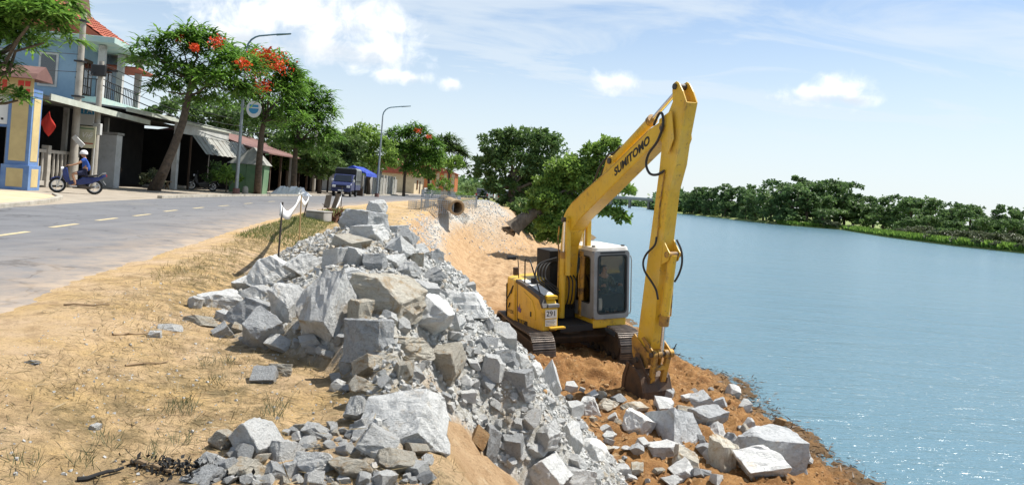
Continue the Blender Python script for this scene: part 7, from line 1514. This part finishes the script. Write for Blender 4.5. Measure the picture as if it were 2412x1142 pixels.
# ---- bridge
br = thing('bridge', 'long low concrete bridge crossing the river in the distance', 'bridge', (0, 0, 0))
A_, B_ = at(1330, 466, 640), at(1640, 488, 610); A_.z = B_.z = 4.6
d = (B_ - A_).normalized(); MB().bar(A_, B_, 9.0, 1.5).build('deck', 'kerb_concrete', br); pp = Vector((-d.y, d.x, 0)) * -4.5
for s_ in (-1, 1): MB().bar(A_ + pp * s_ + Vector((0, 0, 1.3)), B_ + pp * s_ + Vector((0, 0, 1.3)), 0.3, 1.0).build('parapet', 'wall_white', br)
for k_ in range(7):
    q = A_.lerp(B_, (k_ + .55) / 7.0)
    pr_ = MB().bar(q + pp * 0.9 + Vector((0, 0, -1.2)), q - pp * 0.9 + Vector((0, 0, -1.2)), 2.0, 1.0).build('pier_cap', 'kerb_concrete', br)
    for s_ in (-.5, .5): MB().tube([q + pp * s_ + Vector((0, 0, -9)), q + pp * s_ + Vector((0, 0, -1.6))], 1.0, 10).build('pier_column', 'kerb_concrete', br)

# ================================================================ works gear and small things
mat('stake_dark', (0.05, 0.04, 0.035), 0.8); mat('stake_wood', (0.42, 0.28, 0.13), 0.85); mat('tape_white', (0.74, 0.74, 0.75), 0.6); mat('pipe_concrete', (0.40, 0.29, 0.17), 0.9, (0.31, 0.22, 0.13), 3, bump=0.2); mat('wire_galv', (0.42, 0.46, 0.50), 0.4, metal=0.3); mat('root_brown', (0.09, 0.035, 0.02), 0.9, (0.15, 0.07, 0.035), 8, bump=0.5); mat('board_brown', (0.16, 0.13, 0.10), 0.85, (0.11, 0.09, 0.07), 3); mat('char', (0.012, 0.012, 0.012), 0.9); mat('dry_wood', (0.30, 0.21, 0.12), 0.9, (0.2, 0.14, 0.08), 8)
SG = 'stakes carrying the warning tape'
def stake(base, top, r, m, label):
    b = hit(*base); t_ = at(*top, b.y); o = MB().tube([Vector((0, 0, -0.15)), (t_ - b) * 0.5, t_ - b], [r, r, r * 0.9], 7).build('stake', m); o.location = b; tag(o, label, 'stake', SG); return b, t_
sa, ta = stake((655, 612), (666, 476), 0.013, 'stake_dark', 'dark thin stake nearest the rocks, left end of the white tape')
sb, tb2 = stake((705, 566), (710, 462), 0.016, 'stake_wood', 'yellowish wooden stake in the middle of the white tape')
sc_, tc2 = stake((713, 514), (728, 466), 0.02, 'stake_dark', 'dark slanted stake behind the wooden one by the grass')
sd, td = stake((803, 492), (806, 440), 0.02, 'stake_dark', 'farthest stake with a hanging tape end beside the leaning board')
def tape(pts, w, label):
    P = [Vector(p) for p in pts]; out = []
    for i in range(len(P) - 1):
        p0, p1, p2, p3 = P[max(i - 1, 0)], P[i], P[i + 1], P[min(i + 2, len(P) - 1)]
        for k_ in range(6): t = k_ / 6; out.append(0.5 * ((2 * p1) + (p2 - p0) * t + (2 * p0 - 5 * p1 + 4 * p2 - p3) * t * t + (3 * p1 - p0 - 3 * p2 + p3) * t ** 3))
    out.append(P[-1]); mb = MB()
    for i, p in enumerate(out): a = 0.5 * math.sin(i * 0.45); mb.v += [tuple(p + Vector((0, math.sin(a), math.cos(a))) * w / 2), tuple(p - Vector((0, math.sin(a), math.cos(a))) * w / 2)]
    for i in range(len(out) - 1): mb.f.append((2 * i, 2 * i + 1, 2 * i + 3, 2 * i + 2))
    o = mb.build('warning_tape', 'tape_white', None, smooth=True, fix=False); s_ = o.modifiers.new('solid', 'SOLIDIFY'); s_.thickness = 0.003; tag(o, label, 'tape')
m1 = at(664, 498, sa.y); m2 = at(708, 468, sb.y); m3 = at(728, 467, sc_.y)
tape([m1 + Vector((-.03, 0, .04)), m1, m1.lerp(m2, .3) + Vector((0, 0, -.14)), m1.lerp(m2, .65) + Vector((0, 0, -.10)), m2, m2.lerp(m3, .5) + Vector((0, 0, -.16)), m3], 0.15, 'white plastic tape sagging between the three nearer stakes')
n1 = at(806, 446, sd.y); tape([n1, at(804, 462, sd.y - .1), at(797, 482, sd.y - .4), at(787, 495, sd.y - .8)], 0.16, 'white tape end hanging from the farthest stake')
# concrete block, board, roots
cbk = hit(745, 518); s_ = cbk.y / FPX
o = thing('concrete_block', 'weathered concrete block at the grassy road edge', 'block', (cbk.x, cbk.y + .2, cbk.z - .05), R(-14)); MB().box(-24 * s_, 24 * s_, -0.25, 0.3, 0, 22 * s_).build('block_body', 'wall_grey', o, bevel=0.03); MB().box(-25 * s_, 25 * s_, -0.28, 0.33, 22 * s_, 25 * s_).build('block_cap', 'wall_grey', o, bevel=0.01)
bo = at(772, 490, cbk.y + .5); o = thing('leaning_board', 'brown backs of two leaning boards behind the concrete block', 'board', bo, R(-10))
for k_, (a, b, t) in enumerate(((-14, 0.5, .10), (2, 13, .22))): MB().prism([(a * s_, 0), (b * s_, 0), (b * s_ + t * .6, 33 * s_ + .05 * k_), (a * s_ + t * .6, 31 * s_ + .05 * k_)], lambda p, q: (p, -0.02 + t, q), lambda p, q: (p, 0.01 + t, q)).build('board', 'board_brown', o)
rb_ = hit(792, 524); rs_ = np.random.RandomState(9); mb = MB()
for i in range(22): limb(mb, (rs_.uniform(-.2, .25), rs_.uniform(-.2, .2), 0), (rs_.uniform(-.42, .4), rs_.uniform(-.3, .3), rs_.uniform(.12, .62)), 0.045, 0.008, rs_, 0.12)
o = mb.build('uprooted_stump', 'root_brown', None, smooth=True); o.location = rb_; tag(o, 'tangle of red-brown roots beside the concrete block', 'roots')
# culvert pipe and wire baskets on the far crest
pe, pf = at(1077, 489, 44.0), at(1046, 474, 46.6); dd = (pe - pf).normalized(); u_ = dd.cross(Vector((0, 0, 1))).normalized(); v_ = u_.cross(dd)
cir = lambda r: [(r * math.cos(2 * math.pi * i / 32), r * math.sin(2 * math.pi * i / 32)) for i in range(32)]
o = thing('culvert_pipe', 'tan concrete culvert pipe lying on the far crest', 'pipe', pf)
W3 = lambda base: (lambda a, b: base + u_ * a + v_ * b)
MB().ring(cir(0.42), cir(0.34), W3(Vector((0, 0, 0))), W3(pe - pf)).build('barrel', 'pipe_concrete', o, smooth=True); MB().ring(cir(0.47), cir(0.345), W3((pe - pf) - dd * 0.28), W3((pe - pf) + dd * 0.01)).build('socket_rim', 'pipe_concrete', o, bevel=0.02, smooth=True)
def basket(c, w, d_, h, rz, label):
    mb = MB(); st = 0.125; r = 0.016
    xs_ = np.arange(-w / 2, w / 2 + .01, st); ys_ = np.arange(-d_ / 2, d_ / 2 + .01, st); zs_ = np.arange(0, h + .01, st)
    for z in zs_:
        for y_ in (-d_ / 2, d_ / 2): mb.bar((-w / 2, y_, z), (w / 2, y_, z), r)
        for x_ in (-w / 2, w / 2): mb.bar((x_, -d_ / 2, z), (x_, d_ / 2, z), r)
    for x_ in xs_:
        for y_ in (-d_ / 2, d_ / 2): mb.bar((x_, y_, 0), (x_, y_, h), r)
        mb.bar((x_, -d_ / 2, h), (x_, d_ / 2, h), r)
    for y_ in ys_:
        for x_ in (-w / 2, w / 2): mb.bar((x_, y_, 0), (x_, y_, h), r)
        mb.bar((-w / 2, y_, h), (w / 2, y_, h), r)
    o = mb.build('wire_basket', 'wire_galv', None, fix=False); o.location = c; o.rotation_euler = (0, 0, rz); tag(o, label, 'basket', 'empty gabion baskets by the pipe')
b0 = hit(1028, 500)
basket((b0.x, b0.y, b0.z), 1.9, 1.4, 0.75, R(10), 'empty wire gabion basket left of the culvert pipe, lower front one')
basket((b0.x + .2, b0.y + 1.6, b0.z + .2), 2.0, 1.4, 0.85, R(-4), 'empty wire gabion basket behind the lower front one')
basket((b0.x + 1.2, b0.y + 4.4, b0.z + .35), 1.9, 1.4, 0.75, R(6), 'empty wire gabion basket right of the others behind the pipe')
basket((b0.x - .1, b0.y + 1.2, b0.z + .80), 1.9, 1.2, 0.5, R(16), 'crumpled wire gabion basket stacked on top of the lower front one')
basket((b0.x - 1.0, b0.y + .6, b0.z - .02), 1.2, 1.2, 0.6, R(-18), 'empty wire gabion basket at the left end of the stack')
MBp = hit(1238, 512); o = thing('channel_block', 'reddish brick-like channel edge under the riverside trees', 'block', (MBp.x, MBp.y, MBp.z), R(4)); MB().box(-.9, .9, -.3, .3, -.2, .28).build('block_body', 'roof_maroon', o, bevel=0.02); MB().box(-.92, .92, -.32, .32, .28, .36).build('block_cap', 'kerb_concrete', o)
# pavement clutter
tw = onz(706, 459, 0); o = thing('tarpaulin', 'crumpled white tarpaulin heap on the pavement left of the truck', 'tarpaulin', (tw.x, 53.0, 0)); mb = MB(); rs_ = np.random.RandomState(31); nx_, ny_ = 22, 12
for i in range(nx_):
    for j in range(ny_):
        u, v = i / (nx_ - 1), j / (ny_ - 1); e = min(u, 1 - u, v, 1 - v); z = 0.62 * min(1, e * 5) * (0.55 + 0.5 * rs_.rand()) if e > 0 else 0.01; mb.v.append(((u - .5) * 2.6, (v - .5) * 1.5, z))
for i in range(nx_ - 1):
    for j in range(ny_ - 1): k_ = i * ny_ + j; mb.f.append((k_, k_ + ny_, k_ + ny_ + 1, k_ + 1))
mb.build('sheet', 'tarp_white', o, smooth=False)
o = thing('bench', 'low timber bench in front of the awning shop', 'bench', (onz(462, 446, 0).x, 43.6, 0), R(80))
MB().box(-.8, .8, -.18, .18, .42, .48).build('seat', 'dry_wood', o, bevel=.01)
for a in (-.65, .65): MB().prism([(-.16, 0), (-.08, 0), (.1, .42), (.02, .42)], lambda p, q: (a - .03, p, q), lambda p, q: (a + .03, p, q)).build('leg', 'dry_wood', o); MB().prism([(.16, 0), (.08, 0), (-.1, .42), (-.02, .42)], lambda p, q: (a - .031, p, q), lambda p, q: (a + .031, p, q)).build('leg', 'dry_wood', o)
o = thing('bollard', 'short grey concrete post beside the near street lamp', 'bollard', (onz(577, 457, 0).x, onz(577, 457, 0).y, 0)); MB().tube([(0, 0, 0), (0, 0, .36), (0, 0, .46), (0, 0, .5)], [.19, .17, .12, .03], 12).build('post', 'kerb_concrete', o, smooth=True)
# blue market canopy beyond the truck
o = thing('canopy', 'bright blue tarpaulin canopy on poles behind the truck', 'canopy', (-14.6, 70, 0))
for a, b in ((-1.2, -2.2), (1.0, -2.2), (-1.2, 2.2), (1.0, 2.2)): MB().bar((a, b, 0), (a, b, 2.35), .06).build('pole', 'galv', o)
MB().add([(-1.4, -2.6, 2.2), (1.2, -2.6, 2.15), (1.2, 2.6, 2.15), (-1.4, 2.6, 2.2), (-.1, -2.5, 2.75), (-.1, 2.5, 2.75), (1.25, -2.6, 1.85), (1.25, 2.6, 1.85)], [(0, 1, 4), (1, 2, 5, 4), (2, 3, 5), (3, 0, 4, 5), (1, 6, 7, 2)]).build('cloth', 'tarp_blue', o)
for i in range(3): MB().box(-.9 + .6 * i, -.4 + .6 * i, -1.6, -1.0, 0, .7 + .2 * (i % 2)).build('crate', 'dark_wood', o)
leaf_mat('leaf_straw', (0.20, 0.16, 0.06), (0.40, 0.34, 0.15), 0.25)
# ---- grass, twigs, burnt scraps
def blades(name, label, P, L, W, leaf, seed, lean=0.45, cat='grass'):
    rs = np.random.RandomState(seed); n = len(P); Dv = np.stack([rs.normal(0, lean, n), rs.normal(0, lean, n), np.ones(n)], -1); Dv /= np.linalg.norm(Dv, axis=1, keepdims=True)
    return tag(quads_obj(name, diamonds(P, Dv, L, W, rs, 0.0), leaf, None, rs.uniform(0, 1, n)), label, cat, kind='stuff')
rs_ = np.random.RandomState(41)
def tufts(cs, per, sp):
    c = np.repeat(np.asarray(cs), per, 0) + rs_.normal(0, sp, (len(cs) * per, 2)); return c[:, 0], c[:, 1]
cs = []
while len(cs) < 420:
    y = rs_.uniform(3.0, 22) if rs_.rand() < .8 else rs_.uniform(3, 7); e1, xc = float(ip(_E1, y)), float(ip(_XC, y)); x = rs_.uniform(e1 + .35, xc + .1)
    if vn(np.array(x * .9), np.array(y * .9), 77) > .42 and pile_z(np.array(x), np.array(y)) < base_z(np.array(x), np.array(y)) - .05: cs.append((x, y))
X, Yv = tufts(cs, 13, 0.08); n_ = len(X)
blades('dry_grass', 'dry yellow-brown grass tufts on the sandy shoulder', np.stack([X, Yv, zt(X, Yv) - .01], -1), rs_.uniform(.03, .08, n_), np.full(n_, .0035), 'leaf_dry', 3, .9)
n_ = 7000; yv = rs_.uniform(7.5, 26, n_); xv = ip(_E1, yv) + 0.25 + np.abs(rs_.normal(0.55, .5, n_)); ok = (vn(xv * 2.2, yv * 2.2, 31) > .38) & (pile_z(xv, yv) < base_z(xv, yv) - .05); xv, yv = xv[ok], yv[ok]; n_ = len(xv)
blades('roadside_grass', 'strip of dry straw-coloured grass along the sandy road edge', np.stack([xv, yv, zt(xv, yv) - .01], -1), rs_.uniform(.04, .11, n_), np.full(n_, .006), 'leaf_straw', 8, .9)
hero_t = [hit(1090 / 2.471, 680 + 690 / 2.471)] + [hit(px, py) for px, py in ((430, 960), (415, 975), (510, 905), (490, 860), (205, 1100), (60, 1100), (640, 985), (650, 960), (540, 860), (420, 1050), (360, 1080), (250, 1050))]
X, Yv = tufts([(p.x, p.y) for p in hero_t], 34, 0.045); n_ = len(X)
blades('wild_grass', 'tall greenish-brown grass clumps near the lower rocks', np.stack([X, Yv, zt(X, Yv) - .01], -1), rs_.uniform(.05, .13, n_), np.full(n_, .0035), 'leaf_olive', 5, .5)
yg = rs_.uniform(14, 32, 9000); xg = ip(_E1, yg) + rs_.uniform(.12, 1.25, 9000) ** 1.2; n_ = 9000
blades('verge_grass', 'green grass verge by the concrete block and tape', np.stack([xg, yg, zt(xg, yg) - .01], -1), rs_.uniform(.04, .12, n_), np.full(n_, .010), 'leaf_grass', 6, .5)
n_ = 9000; yt = np.concatenate([rs_.uniform(2.9, 9, n_ // 2), rs_.uniform(2.9, 20, n_ - n_ // 2)]); xt = ip(_E1, yt) + rs_.rand(n_) * (ip(_XC, yt) - ip(_E1, yt)); ok = vn(xt * .9, yt * .9, 77) > .33; xt, yt = xt[ok], yt[ok]; n_ = len(xt)
Dv = np.stack([rs_.normal(0, 1, n_), rs_.normal(0, .6, n_), rs_.normal(0, .12, n_)], -1); Dv /= np.linalg.norm(Dv, axis=1, keepdims=True); l = rs_.uniform(.03, .16, n_)
tag(quads_obj('dead_twigs', diamonds(np.stack([xt, yt, zt(xt, yt) + .008], -1), Dv, l, np.full(n_, .006), rs_, .6), 'leaf_dry', None, rs_.uniform(0, .7, n_)), 'scattered dead twigs and straw on the sand', 'twigs', kind='stuff')
# burnt patch at the bottom left
c0 = onz(440, 1115, -.2); n_ = 420; P = np.stack([rs_.normal(c0.x, .14, n_), rs_.normal(c0.y, .05, n_), np.zeros(n_)], -1); P[:, 2] = zt(P[:, 0], P[:, 1]) + rs_.uniform(0, .04, n_)
l = rs_.uniform(.012, .045, n_); o = quads_obj('burnt_scraps', diamonds(P, unit(rs_, n_), l, l * .5, rs_, .3), 'char'); tag(o, 'black burnt leaves and scraps beside the lower rocks', 'ash', kind='stuff')
def stick(pa, pb, r, m, label):
    a, b = hit(*pa), hit(*pb); a.z += r; b.z += r * 2; mb = MB(); limb(mb, Vector(), b - a, r, r * .6, np.random.RandomState(int(pa[0])), .03); o = mb.build('stick', m, None, smooth=True); o.location = a; tag(o, label, 'stick', 'sticks lying on the sand'); return o
stick((310, 1093), (405, 1122), .014, 'dry_wood', 'pale straight stick lying across the burnt patch'); stick((182, 1134), (290, 1112), .012, 'char', 'charred stick left of the burnt patch'); stick((150, 720), (258, 722), .010, 'dry_wood', 'thin twig at the sandy road edge'); stick((265, 790), (355, 788), .010, 'dry_wood', 'straight twig left of the farthest loose stone'); stick((295, 863), (395, 856), .008, 'dry_wood', 'slender twig in the middle of the bare sand')
# driftwood and rubbish at the waterline
rs2 = np.random.RandomState(55); n_ = 2600; yw = rs2.uniform(9.5, 24, n_); xw_ = ip(_XW, yw) + rs2.normal(-.15, .28, n_) + .7 * np.exp(-((yw - 19) / 1.3) ** 2) * rs2.rand(n_); P = np.stack([xw_, yw, np.maximum(zt(xw_, yw), WATER_Z) + .015], -1); Dv = np.stack([rs2.normal(0, 1, n_), rs2.normal(0, 1, n_), rs2.normal(0, .25, n_)], -1); Dv /= np.linalg.norm(Dv, axis=1, keepdims=True); l = rs2.uniform(.04, .2, n_)
leaf_mat('drift_brown', (0.05, 0.03, 0.018), (0.20, 0.13, 0.07), .1)
tag(quads_obj('drift_litter', diamonds(P, Dv, l, l * .14, rs2, .5), 'drift_brown', None, rs2.uniform(0, 1, n_)), 'brown twigs and drift litter along the near waterline', 'litter', kind='stuff')
w0 = onz(1570, 866, WATER_Z + .1); mb = MB(); mb.tube([(0, 0, 0), (.08, 0, .3), (.2, 0, .62)], [.025, .02, .012], 6); o = mb.build('driftwood', 'char', None); o.location = w0; tag(o, 'dark stick standing in the shallows right of the bucket', 'driftwood')
